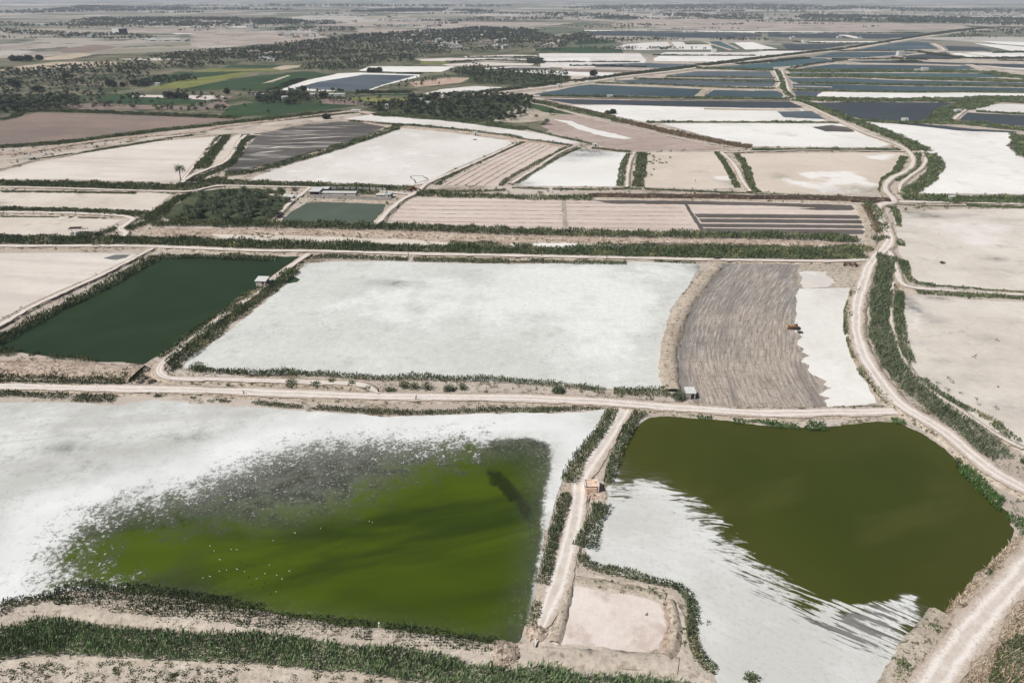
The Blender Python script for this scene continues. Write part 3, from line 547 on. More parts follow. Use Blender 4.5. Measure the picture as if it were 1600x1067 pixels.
# --- far fields and ponds (thin bands near the top of the view)
FARZ = 0.12
def fs(name, mat, pts, z=FARZ, label=None, amp=None): return sheet(name, M[mat], pts, z, amp, label=label)
far = [
 # pale pans
 ('salt_flat', 'salt_white', [(430, 141), (480, 126), (530, 115), (560, 114), (655, 117), (655, 121), (600, 134), (580, 141), (500, 143)], .12),
 ('pond_water', 'w_steel', [(468, 136), (500, 128), (545, 121), (570, 117), (650, 118.5), (598, 133), (575, 141), (530, 142), (490, 140)], .18),
 ('salt_flat', 'salt_white', [(560, 111), (578, 104), (712, 104.5), (690, 113), (625, 113)], .12),
 ('salt_flat', 'salt_warm', [(662, 147), (690, 140), (740, 135), (792, 137), (750, 143), (690, 151)], .12),
 ('salt_flat', 'salt_warm', [(755, 107), (800, 104.5), (860, 105), (860, 111), (770, 111)], .12),
 ('pond_water', 'w_lead', [(765, 109), (800, 106), (860, 106.5), (860, 110), (780, 111)], .18),
 ('salt_flat', 'salt_white', [(800, 112), (900, 111), (1005, 117), (950, 120), (890, 119), (850, 116)], .12),
 ('dry_pond_bed', 'mud_brown', [(840, 108), (920, 109), (1010, 111), (1020, 114), (900, 113)], .16),
 ('salt_flat', 'salt_warm', [(842, 84), (1000, 84), (1010, 95), (1005, 101), (900, 107), (845, 105)], .12),
 ('salt_flat', 'salt_white', [(845, 92), (920, 91), (925, 97), (850, 98)], .16),
 ('pond_water', 'w_steel', [(925, 101), (1000, 99), (1080, 101), (1095, 105), (1050, 107), (930, 105)], .18),
 ('salt_flat', 'salt_white', [(1020, 93), (1030, 88), (1180, 88), (1165, 94), (1120, 97), (1022, 96)], .13),
 ('salt_flat', 'salt_warm', [(1028, 86.5), (1040, 82), (1290, 82.5), (1220, 86), (1180, 87.5)], .12),
 ('salt_flat', 'salt_warm', [(950, 77), (975, 70), (1025, 66), (1040, 66), (1110, 66.5), (1112, 75), (1115, 78), (1000, 79)], .12),
 ('field', 'plain_grass', [(1066, 65), (1100, 65), (1110, 70), (1072, 70)], .15),
 ('pond_water', 'w_teal', [(1108, 65.5), (1128, 65), (1152, 77), (1122, 77)], .18),
 ('salt_flat', 'salt_white', [(1146, 67), (1176, 66.5), (1215, 77), (1165, 78)], .12),
 ('salt_flat', 'salt_white', [(1190, 95), (1200, 88), (1262, 80), (1200, 80), (1160, 83), (1120, 97)], .12),
 ('pond_water', 'w_navy', [(915, 51), (980, 50), (1110, 52), (1190, 54), (1190, 58), (1100, 60), (1000, 57), (930, 56)], .14),
 ('salt_flat', 'salt_white', [(1020, 49.5), (1200, 49), (1300, 50.5), (1440, 51), (1300, 52), (1190, 52)], .14),
 ('salt_flat', 'salt_white', [(912, 48), (955, 48), (960, 49.5), (915, 50)], .14),
 ('pond_water', 'w_navy', [(1200, 53), (1300, 53), (1450, 53.5), (1430, 58), (1380, 61), (1270, 60), (1200, 58)], .13),
 ('salt_flat', 'salt_warm', [(1200, 49.8), (1240, 49.8), (1280, 53), (1220, 52.8)], .2),
 ('salt_flat', 'salt_warm', [(1310, 55), (1325, 55), (1350, 60.5), (1335, 60.5)], .2),
 ('salt_flat', 'salt_white', [(1248, 65), (1390, 65.5), (1370, 68), (1255, 67.5)], .16),
 ('pond_water', 'w_navy', [(1222, 69.5), (1335, 69.5), (1285, 77), (1230, 78)], .14),
 ('pond_water', 'w_blue', [(1298, 79.5), (1370, 69), (1430, 65.5), (1457, 68), (1468, 76), (1400, 79)], .14),
 ('pond_water', 'w_steel', [(1380, 72), (1450, 72.5), (1445, 74.5), (1380, 74)], .2),
 ('pond_water', 'w_blue', [(1268, 90), (1300, 82.5), (1400, 82), (1440, 84), (1400, 88), (1345, 90.5)], .14),
 ('pond_water', 'w_teal', [(1203, 100), (1203, 95), (1262, 91.5), (1320, 92.5), (1270, 99), (1235, 104), (1208, 105)], .14),
 ('pond_water', 'w_navy', [(1478, 72), (1535, 74), (1548, 80), (1482, 80)], .14),
 ('pond_water', 'w_navy', [(1408, 88), (1478, 82), (1490, 88), (1502, 91), (1420, 91)], .14),
 ('pond_water', 'w_navy', [(1322, 96), (1400, 95), (1500, 99), (1800, 105), (1800, 112), (1600, 107.5), (1545, 103), (1430, 99.5), (1350, 98.5)], .14),
 ('pond_water', 'w_blue', [(1242, 109.5), (1262, 105.5), (1300, 101), (1420, 102), (1512, 103), (1525, 109), (1400, 110.5)], .14),
 ('pond_water', 'w_teal', [(1233, 114), (1400, 115), (1535, 115.5), (1575, 121), (1500, 122), (1400, 119.5), (1240, 116.5)], .14),
 ('pond_water', 'w_blue', [(1232, 122.5), (1320, 122.5), (1400, 126), (1600, 130), (1800, 134), (1800, 139), (1600, 134.5), (1400, 131.5), (1240, 129)], .14),
 ('pond_water', 'w_blue', [(1238, 131.5), (1300, 132), (1400, 135), (1600, 138), (1800, 142), (1800, 147), (1600, 143.5), (1400, 143), (1290, 140), (1240, 138)], .14),
 ('pond_water', 'w_steel', [(1240, 143), (1285, 143.5), (1275, 151), (1242, 152)], .16),
 ('salt_flat', 'salt_white', [(1285, 144.5), (1400, 145), (1600, 146), (1800, 149), (1800, 157), (1600, 152.5), (1400, 154), (1300, 152), (1270, 151)], .13),
 ('salt_flat', 'salt_white', [(1484, 84), (1520, 82.5), (1610, 83), (1700, 86), (1700, 91), (1600, 89), (1525, 91.5), (1500, 88)], .14),
 ('salt_flat', 'salt_white', [(1520, 68), (1560, 70), (1640, 77), (1640, 82), (1580, 80)], .14),
 ('salt_flat', 'salt_white', [(1530, 64.5), (1640, 67), (1640, 75), (1560, 69)], .14),
 ('salt_flat', 'salt_warm', [(1450, 112), (1500, 109), (1520, 109), (1520, 112)], .16),
 ('salt_flat', 'salt_warm', [(1536, 105), (1600, 107), (1700, 110), (1700, 112), (1600, 109.5)], .16),
 # centre
 ('pond_water', 'w_teal', [(1092, 107.5), (1130, 104), (1200, 99), (1208, 103), (1208, 109), (1150, 108)], .14),
 ('pond_water', 'w_steel', [(1040, 118), (1088, 112), (1208, 112), (1212, 121), (1100, 120.5)], .14),
 ('pond_water', 'w_steel', [(955, 127), (1010, 124), (1100, 127), (1215, 130), (1213, 136), (1100, 134), (1000, 131)], .14),
 ('pond_water', 'w_blue', [(1000, 122), (1100, 123.5), (1215, 124.5), (1216, 128), (1100, 125.5)], .15),
 ('pond_water', 'w_blue', [(830, 148), (868, 142), (905, 134.5), (922, 132.5), (1000, 135), (1105, 139.5), (1085, 152), (1000, 150), (860, 149.5)], .14),
 ('pond_water', 'w_blue', [(1115, 141), (1213, 142.5), (1225, 147), (1222, 153), (1098, 152)], .14),
 ('pond_water', 'w_navy', [(850, 155), (1000, 157.5), (1235, 159.5), (1256, 169), (1170, 169), (1060, 166.5), (960, 164), (895, 163)], .14),
 ('salt_flat', 'salt_white', [(893, 165), (960, 164.8), (1060, 167.5), (1250, 171), (1285, 186), (1290, 190), (1060, 190.5), (1005, 191), (950, 179)], .12),
 ('pond_water', 'w_steel', [(1215, 175), (1268, 174), (1290, 187), (1225, 184)], .18),
 ('salt_flat', 'salt_white', [(1030, 192.5), (1120, 192), (1250, 193), (1312, 194), (1350, 207), (1392, 226), (1372, 231), (1250, 230), (1175, 229), (1100, 212)], .12),
 ('pond_water', 'w_lead', [(1268, 199), (1300, 196), (1330, 200), (1336, 207), (1290, 206)], .18),
 ('pond_water', 'w_navy', [(1272, 161), (1340, 160), (1492, 161), (1476, 168), (1464, 179), (1455, 189), (1400, 190), (1345, 186), (1305, 177)], .14),
 ('pond_water', 'w_navy', [(1512, 176.5), (1600, 181), (1800, 192), (1800, 206), (1600, 197.5), (1498, 188)], .14),
 ('salt_flat', 'salt_warm', [(1524, 172), (1540, 164), (1560, 163), (1800, 167), (1800, 186), (1600, 178), (1535, 174)], .12),
 ('salt_flat', 'salt_white', [(1342, 189), (1390, 193), (1430, 197), (1520, 206), (1575, 206), (1585, 216), (1572, 228), (1590, 244), (1610, 252), (1900, 300), (1900, 308), (1600, 304), (1432, 303), (1452, 285), (1464, 262), (1452, 240), (1418, 218)], .12),
 ('pond_water', 'w_navy', [(1400, 193.5), (1430, 193), (1520, 202), (1590, 206), (1580, 208), (1500, 205)], .18),
 ('pond_water', 'w_lead', [(1572, 228), (1582, 222), (1600, 230), (1600, 236)], .18),
 # left side fields
 ('field', 'field_green', [(288, 139), (345, 128), (400, 119), (480, 113), (522, 117), (470, 126), (428, 140), (380, 141)], .14),
 ('field', 'field_lime', [(225, 140), (262, 131), (300, 123), (340, 119), (378, 113), (395, 114), (345, 127), (288, 139)], .16),
 ('field', 'field_green', [(200, 128), (240, 119), (300, 114), (378, 113), (355, 118), (300, 123), (262, 130), (215, 136)], .14),
 ('field', 'field_lime', [(300, 113), (335, 108), (420, 108), (460, 104), (470, 105), (440, 111), (380, 112)], .16),
 ('field', 'field_green', [(345, 106), (360, 102.5), (440, 102), (430, 106), (400, 107)], .18),
 ('field', 'field_tan', [(425, 107), (445, 103), (470, 103), (465, 106), (440, 110)], .2),
 ('field', 'field_tan', [(408, 131), (450, 118), (453, 119), (425, 129)], .2),
 ('field', 'field_green', [(150, 152), (200, 146), (270, 152), (330, 155), (300, 163), (200, 164), (150, 160)], .14),
 ('field', 'salt_pink', [(202, 152), (212, 149), (345, 150), (352, 152), (325, 157), (250, 153)], .2),
 ('field', 'mud_brown', [(90, 166), (110, 162), (320, 167), (330, 172), (130, 172)], .18),
 ('field', 'mud_brown', [(320, 167), (350, 152), (366, 150), (350, 160), (360, 166), (330, 170)], .18),
 ('field', 'mud_brown', [(497, 157), (520, 154), (572, 160), (560, 165), (512, 163)], .18),
 ('field', 'field_green', [(360, 166), (420, 158), (470, 162), (520, 163), (560, 166), (500, 173), (420, 180), (340, 184)], .14),
 ('field', 'field_lime', [(540, 155), (560, 152), (640, 154), (640, 157), (590, 160)], .18),
 ('field', 'field_green', [(640, 150), (560, 150), (600, 147), (660, 147)], .16),
 ('field', 'field_tan', [(-200, 112), (0, 108), (40, 103), (90, 97), (180, 97), (185, 102), (120, 107), (30, 111), (-200, 118)], .14),
 ('field', 'field_tan', [(60, 92), (120, 84), (150, 85), (110, 93), (66, 95)], .14),
 ('field', 'salt_pink', [(180, 93), (240, 91), (300, 93), (240, 95)], .16),
 ('field', 'far_tan', [(0, 73), (70, 68), (90, 75), (0, 80)], .14),
 ('field', 'mud_brown', [(90, 78), (150, 70), (185, 74), (140, 82), (100, 83)], .14),
 ('field', 'far_tan', [(300, 52), (400, 50), (480, 52), (510, 58), (480, 66), (400, 70), (300, 73)], .14),
 ('field', 'far_tan', [(200, 45), (300, 46), (420, 47), (300, 52), (190, 51)], .13),
 ('field', 'far_tan', [(560, 47), (600, 45), (700, 47), (705, 49), (640, 52), (560, 51)], .14),
 ('field', 'far_tan', [(600, 33), (900, 36), (870, 40), (700, 42), (560, 42), (480, 40)], .13),
 ('field', 'far_tan', [(1000, 28), (1200, 33), (1500, 39), (1520, 46), (1300, 49), (1100, 47), (950, 40)], .12),
 ('field', 'far_tan', [(830, 80), (850, 70), (870, 63), (880, 62), (870, 70), (870, 76)], .14),
 ('field', 'field_green', [(840, 76), (900, 74), (970, 77), (975, 83), (900, 83), (835, 80)], .16),
 ('field', 'field_green', [(895, 66), (960, 63), (962, 68), (900, 71)], .16),
 ('field', 'salt_pink', [(725, 89), (800, 86), (840, 87), (838, 91), (730, 92)], .16),
 ('field', 'salt_pink', [(650, 93), (700, 91), (840, 93), (838, 96), (800, 97), (660, 96)], .16),
 ('field', 'field_lime', [(655, 97), (700, 96), (705, 99), (660, 101)], .18),
 ('field', 'salt_pink', [(690, 101), (760, 97.5), (835, 100), (830, 103), (700, 103.5)], .16),
 ('field', 'rust_earth', [(640, 129), (700, 122), (735, 122), (720, 130), (650, 137)], .16),
 ('field', 'field_green', [(815, 160), (835, 160), (870, 172), (900, 180), (880, 179), (850, 176), (830, 168)], .16),
 ('field', 'scrubsoil', [(808, 165), (825, 168), (860, 178), (893, 179), (860, 188), (810, 193), (770, 190)], .15),
]
rr = random.Random(3)
# long thin strips of field across the far plain
for k in range(130):
    y = rr.uniform(6, 56) if k < 100 else rr.uniform(4, 20); x = rr.uniform(-150, 1700); L = rr.uniform(50, 230); h = rr.uniform(.25, 1.0) * (0.5 + y / 40)
    if 900 < x + L and y > 48: continue
    m_ = rr.choice(['far_tan', 'far_tan', 'salt_pink', 'field_tan', 'plain_grass', 'under', 'under', 'plain_grass', 'salt_warm'])
    far.append(('field', m_, [(x, y), (x + L, y + rr.uniform(-.6, .6)), (x + L + rr.uniform(-20, 20), y + h), (x + rr.uniform(-20, 20), y + h)], .10 + rr.random() * .02))
kindname = {'salt_flat': 'pale dried salt pan in the far pond grid', 'pond_water': 'blue grey fish pond in the far pond grid', 'field': 'cultivated field on the far plain', 'dry_pond_bed': 'brown dried pond bed'}
zz = 0
for i, (nm, mt, pts, z) in enumerate(far):
    zz = (zz + 1) % 9
    sheet(nm, M[mt], pts, z + zz * 0.003, 10 if nm == 'field' and min(p[1] for p in pts) < 60 else None, label=kindname[nm])

# --- middle and near beds
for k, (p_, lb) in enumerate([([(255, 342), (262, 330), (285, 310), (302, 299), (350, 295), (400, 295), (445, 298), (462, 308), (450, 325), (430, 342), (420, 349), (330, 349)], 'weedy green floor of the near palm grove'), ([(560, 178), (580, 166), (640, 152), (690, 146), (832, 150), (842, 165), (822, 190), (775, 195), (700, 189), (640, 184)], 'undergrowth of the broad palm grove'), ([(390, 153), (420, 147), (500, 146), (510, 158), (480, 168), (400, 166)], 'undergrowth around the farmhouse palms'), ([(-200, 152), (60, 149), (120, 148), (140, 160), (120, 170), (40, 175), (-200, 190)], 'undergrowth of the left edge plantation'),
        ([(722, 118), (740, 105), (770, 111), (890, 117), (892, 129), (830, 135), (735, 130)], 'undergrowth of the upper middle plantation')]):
    sheet('undergrowth', M['under'], p_, .07 + k * .004, 2.5 if k < 4 else 8, label=lb)  # weedy floor whose dark green also holds painted shade under the palms
sheet('dry_pond_bed', M['mud_brown'], [(-400, 205), (0, 191), (60, 176), (150, 178), (250, 182), (372, 186), (290, 196), (200, 206), (100, 219), (0, 227), (-400, 250)], .10, label='brown bare field at the left edge under the palm trees')
sheet('salt_flat', M['salt_pink'], [(-500, 300), (0, 269), (40, 259), (85, 247.5), (160, 233), (240, 222), (336, 214), (320, 235), (297, 262), (284, 281), (230, 284), (110, 281), (0, 281), (-500, 290)], .10, label='pale pinkish pan behind the lone date palm')
sheet('salt_flat', M['salt_tan'], [(368, 212), (378, 210), (366, 228), (352, 250), (335, 262), (316, 266), (330, 245), (350, 225)], .10, label='narrow pale strip between two small reed banks')
def f15(p):
    return p
sheet('pond_water', M['w_lead'], [(405, 211), (440, 202), (480, 195), (530, 190), (590, 194), (602, 199), (560, 216), (500, 235), (440, 252), (365, 270), (352, 268), (372, 248), (392, 224)], .12, label='dark shallow pond with pale streaks left of the big white pan')
for k, (x0, y0, x1, y1, wd) in enumerate([(430, 207, 520, 204, 1.6), (420, 214, 540, 209, 2.0), (415, 220, 560, 213, 2.2), (410, 226, 545, 220, 1.8), (400, 233, 470, 228, 3.0), (398, 240, 440, 236, 3.2), (418, 232, 510, 230, 1.4), (400, 246, 476, 246, 1.2), (480, 199, 570, 197, 1.6)]):
    a = P(x0, y0); b = P(x1, y1); n = np.array([0, wd]); mid = (a + b) / 2
    sheet('salt_streak', M['salt_tan'], np.array([a, mid - n * .6, b, mid + n * .6]), .135 + k * .002, 1.6, world=True, label='pale streak of dry bed in the dark shallow pond')
sheet('salt_flat', M['salt_warm'], [(628, 201), (700, 207), (795, 220), (800, 226), (760, 243), (705, 266), (668, 286), (640, 291), (560, 287), (470, 284), (392, 282), (400, 276), (450, 259), (540, 232), (590, 214)], .10, label='large white pan in the middle distance with a dark tyre loop at its corner')
ribbon('tyre_track', M['puddle_dark'], [(650, 287), (647, 281), (641, 276), (655, 274.5), (662, 276), (669, 281), (662, 283), (652, 286)], 0.9, top=.125, label='dark looping tyre track on the white pan')
sheet('salt_flat', M['salt_warm'], [(535, 186), (580, 179.5), (650, 183), (740, 194), (800, 203), (860, 211), (908, 223), (895, 225.5), (840, 221), (790, 213), (700, 201), (640, 195), (590, 190)], .10, label='long narrow white pan running down to the pump hut')
sheet('dry_pond_bed', M['furrow'], [(818, 223), (870, 229), (886, 232), (850, 252), (775, 291), (688, 290), (705, 282), (760, 252)], .10, label='pink bed ruled with diagonal dark furrows')
for k in range(7):
    x0 = 826 + k * 9; x1 = 694 + k * 15
    if k < 5: ribbon('furrow', M['mud_brown'], [(x0, 224 + k * 1.2), (x1 * .5 + x0 * .5, 255 + k * 1.0), (x1 + 2, 290)], 0.8, top=.125, label='dark diagonal furrow in the pink bed')
sheet('salt_flat', M['bed_white'], [(910, 233.5), (985, 240), (980, 262), (968, 292), (815, 291), (800, 287), (850, 260), (880, 243)], .10, step=5, attrs={'damp': spots([(925, 235, 16, 5, 1.2), (910, 242, 22, 10, .75), (935, 240, 12, 9, .7), (890, 250, 14, 7, .35), (812, 288, 10, 5, .8)]), 'pale': zones([])}, label='white pan between the furrowed bed and the green ditch')
sheet('salt_flat', M['bed_tan'], [(1012, 239), (1118, 238), (1130, 256), (1150, 294), (1100, 296), (1002, 293), (1006, 262)], .10, step=5, attrs={'damp': spots([(1008, 275, 3, 16, .5), (1143, 286, 5, 8, .8), (1030, 246, 14, 8, .2)]), 'pale': zones([([(1113, 279), (1125, 273), (1141, 276), (1146, 282), (1125, 283)], 3, 1.2)])}, label='tan pan right of the green ditch')
sheet('salt_flat', M['bed_tan'], [(1147, 241), (1250, 240), (1330, 239), (1412, 239), (1405, 260), (1384, 276), (1375, 300), (1370, 305), (1260, 304), (1190, 300), (1172, 280)], .10, step=5, attrs={'damp': spots([(1370, 298, 30, 10, .6), (1218, 276, 5, 8, .6), (1180, 270, 8, 12, .15)]), 'pale': zones([([(1250, 270), (1290, 267), (1330, 270), (1372, 290), (1362, 296), (1318, 278), (1280, 277), (1300, 290), (1345, 297), (1300, 295), (1268, 282)], 8, 1.0), ([(1355, 244), (1400, 241), (1388, 251), (1362, 249)], 8, 1.0), ([(1212, 280), (1225, 277), (1300, 294), (1350, 296), (1345, 301), (1280, 298)], 8, 1.0), ([(1270, 270), (1330, 272), (1360, 290), (1300, 292)], 10, .7)])}, label='large tan pan with white swirls beside the curving road')
# brown triangular field with its white streak
sheet('dry_pond_bed', M['mud_tan'], [(852, 188), (893, 178.5), (960, 191), (1050, 213), (1142, 234), (1060, 236), (1000, 235), (960, 235), (905, 218), (868, 208), (845, 197)], .10, label='brown triangular field left of the dry reed bank')
sheet('salt_crust', M['salt_white'], [(864, 187), (895, 190), (905, 195), (930, 203), (960, 209), (988, 217), (975, 218), (940, 213), (905, 203), (885, 193)], .125, 1.6, label='jagged white salt streak on the brown triangular field')
# left pans
sheet('salt_flat', M['salt_tan'], [(-500, 300), (0, 299), (200, 302), (272, 301), (240, 328), (225, 330), (150, 327), (0, 322), (-500, 322)], .10, label='tan pan left of the palm grove, upper one')
sheet('salt_flat', M['salt_tan'], [(-500, 340), (0, 338), (110, 339), (192, 344), (170, 356), (112, 369), (0, 366), (-500, 366)], .10, label='tan pan left of the palm grove, lower one with the canopy')
sheet('salt_flat', M['salt_pink'], [(-500, 395), (0, 396), (120, 395), (175, 396), (216, 398), (200, 406), (150, 430), (92, 455), (40, 479), (0, 500), (-200, 600), (-500, 700)], .10, label='pale pan left of the dark green pond')
sheet('damp_patch', M['puddle_dark'], [(161, 404), (180, 398.5), (204, 398.5), (198, 403), (182, 407), (168, 406)], .125, .5, label='brown damp patch on the pale pan')
sheet('pond_water', M['w_deep'], [(246, 403), (300, 402), (400, 404), (440, 401), (468, 402), (457, 413), (440, 424), (425, 433), (398, 454), (368, 468), (330, 498), (290, 527), (262, 548), (225, 568), (150, 564), (75, 556), (25, 551), (0, 551), (-200, 560), (-350, 640), (-200, 590), (-60, 545), (0, 524), (50, 503), (100, 480), (140, 461), (190, 432), (225, 413)], .12, 0.7, label='large dark green fish pond on the left')
sheet('pond_water', M['w_small'], [(479, 317), (520, 316.5), (602, 319.5), (598, 330), (580, 350), (500, 349), (437, 349), (455, 332)], .12, .6, label='small grey green pond below the walled farmyard')
# the long furrowed field
sheet('field', M['furrow'], [(636, 309), (800, 310), (900, 312), (1060, 314), (1200, 316), (1336, 320), (1346, 335), (1354, 352), (1354, 368), (1200, 366), (1000, 362), (800, 357), (690, 354), (606, 350)], .10, label='long pink furrowed field in the middle')
for k in range(7):
    y = 314.5 + k * 6.2; x0 = 630 - k * 4.2
    ribbon('furrow', M['mud_brown'], [(x0, y), (860, y + 2 + .2 * k), (1060 + k * 4, y + 3.6 + .4 * k)], 0.35, top=.12, label='thin dark furrow along the pink field')
sheet('wet_furrow', M['mud_grey'], [(925, 313.2), (1065, 314.3), (1200, 317), (1330, 321), (1336, 327), (1320, 328), (1250, 324), (1200, 322), (1075, 320), (955, 318.8)], .13, .5, label='dark wet strip along the top of the pink field')
sheet('wet_furrow', M['mud_grey'], [(1067, 317), (1072, 317), (1102, 361), (1094, 361)], .14, .3, label='dark diagonal ditch across the pink field')
for k, (ya, yb, x0, x1) in enumerate([(334.5, 340.5, 1085, 1345), (342.2, 348, 1091, 1350), (350, 355.5, 1094, 1352), (357.2, 364.5, 1100, 1352)]):
    d = 2.2
    sheet('wet_furrow', M['mud_grey'], [(x0, ya), (x0 + 120, ya + d * .4), (x1 - 6, ya + d), (x1, ya + d + 3), (x1 - 4, yb + d), (x0 + 120, yb + d * .4), (x0 + 5, yb)], .13 + k * .004, .25, label='dark flooded furrow at the right end of the pink field')
sheet('wet_furrow', M['mud_grey'], [(1250, 327), (1275, 325.5), (1335, 327), (1330, 329), (1280, 329)], .15, .5, label='short dark wet furrow near the field corner')
sheet('tyre_track', M['scrubsoil'], [(877, 312), (884, 312), (888, 356), (880, 356)], .13, .4, label='pair of worn wheel tracks across the pink field')
# strip between the canal reeds
sheet('canal_floor', M['clod'], [(200, 362), (215, 357), (400, 357), (600, 359), (800, 366), (1000, 370), (1200, 374), (1335, 380), (1345, 386), (1200, 388), (1000, 384), (800, 382), (600, 376), (400, 372), (240, 369)], .08, label='rough pinkish canal floor between two reed bands')
sheet('salt_flat', M['salt_tan'], [(330, 367), (440, 369), (600, 373), (720, 378), (760, 383), (640, 382), (500, 378), (340, 373)], .12, 2.2, label='white crust along the canal floor')
sheet('salt_flat', M['salt_white'], [(800, 381), (860, 380), (990, 384), (1080, 387), (1060, 390), (900, 387), (810, 385)], .12, 2, label='white crust in the wetter part of the canal')
sheet('damp_patch', M['mud_brown'], [(980, 381), (1050, 379), (1200, 383), (1250, 386), (1100, 388), (1010, 386)], .115, 2, label='dark damp stretch of canal floor')

MAIN = [(478, 411), (520, 409), (600, 408), (700, 411), (800, 413), (900, 411), (1000, 409), (1092, 410), (1090, 424), (1078, 442), (1062, 465), (1050, 482), (1042, 510), (1034, 540), (1038, 570), (1042, 608), (960, 608), (900, 602), (800, 598), (700, 593), (600, 590), (500, 586), (400, 584), (330, 579), (285, 575), (295, 562), (330, 537), (372, 506), (402, 482), (432, 458), (452, 440), (466, 424)]
sheet('salt_flat', M['bed_main'], MAIN, .10, .7, step=3.5, attrs={'damp': spots([(622, 444, 5, 3.0, 1.0), (612, 443, 12, 2.2, .5), (590, 441, 8, 3, .3), (1091, 418, 4, 6, .8), (1018, 440, 9, 5, .28), (700, 465, 7, 4, .25), (878, 517, 1.6, .6, 1.0), (655, 488, 3, 9, .2), (760, 440, 25, 10, .12), (420, 520, 14, 8, .1)]), 'pale': zones([([(500, 483), (540, 455), (600, 440), (700, 425), (760, 440), (740, 480), (690, 515), (650, 520), (620, 508), (560, 500)], 14, .62), ([(735, 485), (745, 435), (770, 415), (900, 412), (1030, 415), (1065, 430), (1040, 460), (1020, 520), (1000, 560), (960, 600), (900, 560), (850, 500), (780, 510)], 22, .8)])}, label='the largest pan, grey white and cracked, in the middle of the view')
sheet('damp_patch', M['field_green'], [(441, 437), (450, 434), (462, 434), (469, 437), (464, 441), (452, 443), (442, 441)], .14, .3, label='dark green weedy hole in the pan corner')
sheet('field', M['plough'], [(1128, 412), (1240, 413), (1350, 413), (1352, 430), (1342, 447), (1330, 470), (1320, 500), (1325, 540), (1345, 590), (1372, 634), (1200, 638), (1085, 630), (1058, 600), (1052, 570), (1052, 540), (1058, 510), (1075, 475), (1100, 440)], .10, .6, step=2.5, attrs={'lane': lambda q: ldist(q, catmull(PL([(1135, 400), (1104, 432), (1082, 458), (1066, 485), (1054, 515), (1046, 545), (1046, 575), (1056, 625), (1062, 650)])))}, label='ploughed grey brown ground beside the largest pan')
sheet('field', M['scrubsoil'], [(1250, 414), (1350, 414), (1348, 432), (1335, 449), (1252, 449), (1246, 430)], .112, 1.2, label='brown unploughed corner by the parked harrow')
sheet('salt_flat', M['salt_warm'], [(1247, 425), (1285, 424), (1290, 432), (1310, 443), (1300, 449), (1250, 449)], .12, 2.2, label='greyish crust beside the unploughed corner')
jag = [(1250, 451), (1330, 450), (1326, 470), (1320, 500), (1325, 530), (1337, 562), (1352, 590), (1371, 631), (1330, 634), (1292, 636), (1288, 626), (1298, 622), (1280, 616), (1290, 610), (1300, 607), (1286, 601), (1292, 596), (1278, 590), (1268, 585), (1262, 578), (1266, 572), (1252, 565), (1255, 560), (1267, 556), (1253, 550), (1256, 545), (1243, 538), (1246, 530), (1254, 527), (1243, 520), (1240, 510), (1243, 495), (1246, 478), (1244, 462)]
sheet('salt_flat', M['salt_white'], jag, .12, .5, label='white pan with a torn left edge where ploughing stopped')
EAST1 = [(1396, 329), (1420, 331), (1500, 327), (1600, 327), (1900, 330), (1900, 470), (1600, 455), (1540, 452), (1500, 447), (1462, 446), (1440, 442), (1424, 436), (1416, 428), (1412, 408), (1404, 392), (1404, 370), (1398, 350)]
sheet('salt_flat', M['bed_east'], EAST1, .10, .7, step=4, attrs={'damp': spots([(1445, 338, 14, 3, .9), (1410, 331, 10, 2, .9), (1485, 338, 10, 3, .3), (1580, 344, 10, 3, .3), (1553, 404, 4, 2, .8), (1472, 412, 2.5, 1.2, .8), (1560, 430, 3, 2, .6), (1588, 424, 4, 2, .6), (1598, 407, 3, 2, .6), (1415, 362, 6, 2, .4), (1530, 420, 10, 2, .2)]), 'pale': zones([([(1430, 345), (1600, 350), (1700, 380), (1500, 400)], 20, .5)])}, label='beige pan right of the road, the upper one')
EAST2 = [(1408, 465), (1430, 462), (1500, 468), (1600, 473), (1900, 490), (1900, 900), (1700, 790), (1600, 712), (1560, 680), (1525, 655), (1480, 630), (1445, 603), (1425, 573), (1413, 540), (1408, 500)]
sheet('salt_flat', M['bed_east'], EAST2, .10, .7, step=3, attrs={'damp': spots([(1414, 470, 3, 14, 1.0), (1440, 465, 12, 1.5, .9), (1520, 472, 5, 1.6, .5), (1428, 534, 5, 1, .5), (1540, 530, 5, 3, .35), (1520, 570, 3, 2, .3), (1478, 565, 3, 2, .4), (1562, 565, 6, 2, .25), (1520, 590, 6, 3, .25), (1575, 640, 8, 5, .3), (1450, 600, 10, 6, .2)]), 'pale': zones([([(1420, 480), (1440, 480), (1440, 560), (1425, 540)], 4, .8)])}, label='beige pan right of the road, the lower one')

# --- the two foreground ponds
WET1 = [(75, 905), (85, 880), (100, 850), (125, 820), (160, 800), (200, 785), (245, 780), (290, 768), (330, 752), (365, 738), (400, 725), (430, 712), (470, 702), (520, 696), (580, 692), (640, 692), (700, 690), (760, 688), (820, 684), (852, 690), (862, 706), (860, 740), (852, 775), (848, 850), (838, 900), (826, 950), (812, 1000), (790, 1005), (700, 992), (600, 982), (500, 970), (450, 963), (370, 945), (280, 934), (200, 925), (140, 918)]
ALG1 = [(115, 890), (130, 850), (180, 822), (240, 808), (330, 805), (400, 806), (470, 800), (520, 788), (560, 765), (610, 742), (660, 722), (720, 708), (790, 700), (840, 706), (846, 760), (846, 850), (834, 920), (812, 1000), (760, 1005), (600, 985), (450, 966), (300, 935), (200, 915), (140, 905)]
DEEP1 = [(760, 730), (790, 745), (812, 765), (830, 800), (846, 840), (840, 900), (828, 890), (832, 830), (812, 800), (790, 775), (768, 755)]
def push(pts, dy, cond): return [(x, y + dy if cond(x, y) else y) for x, y in pts]
WETS = catmull(PL(WET1), True)
WET1 = push(WET1, 22, lambda x, y: y > 915); ALG1 = push(ALG1, 34, lambda x, y: y > 900)
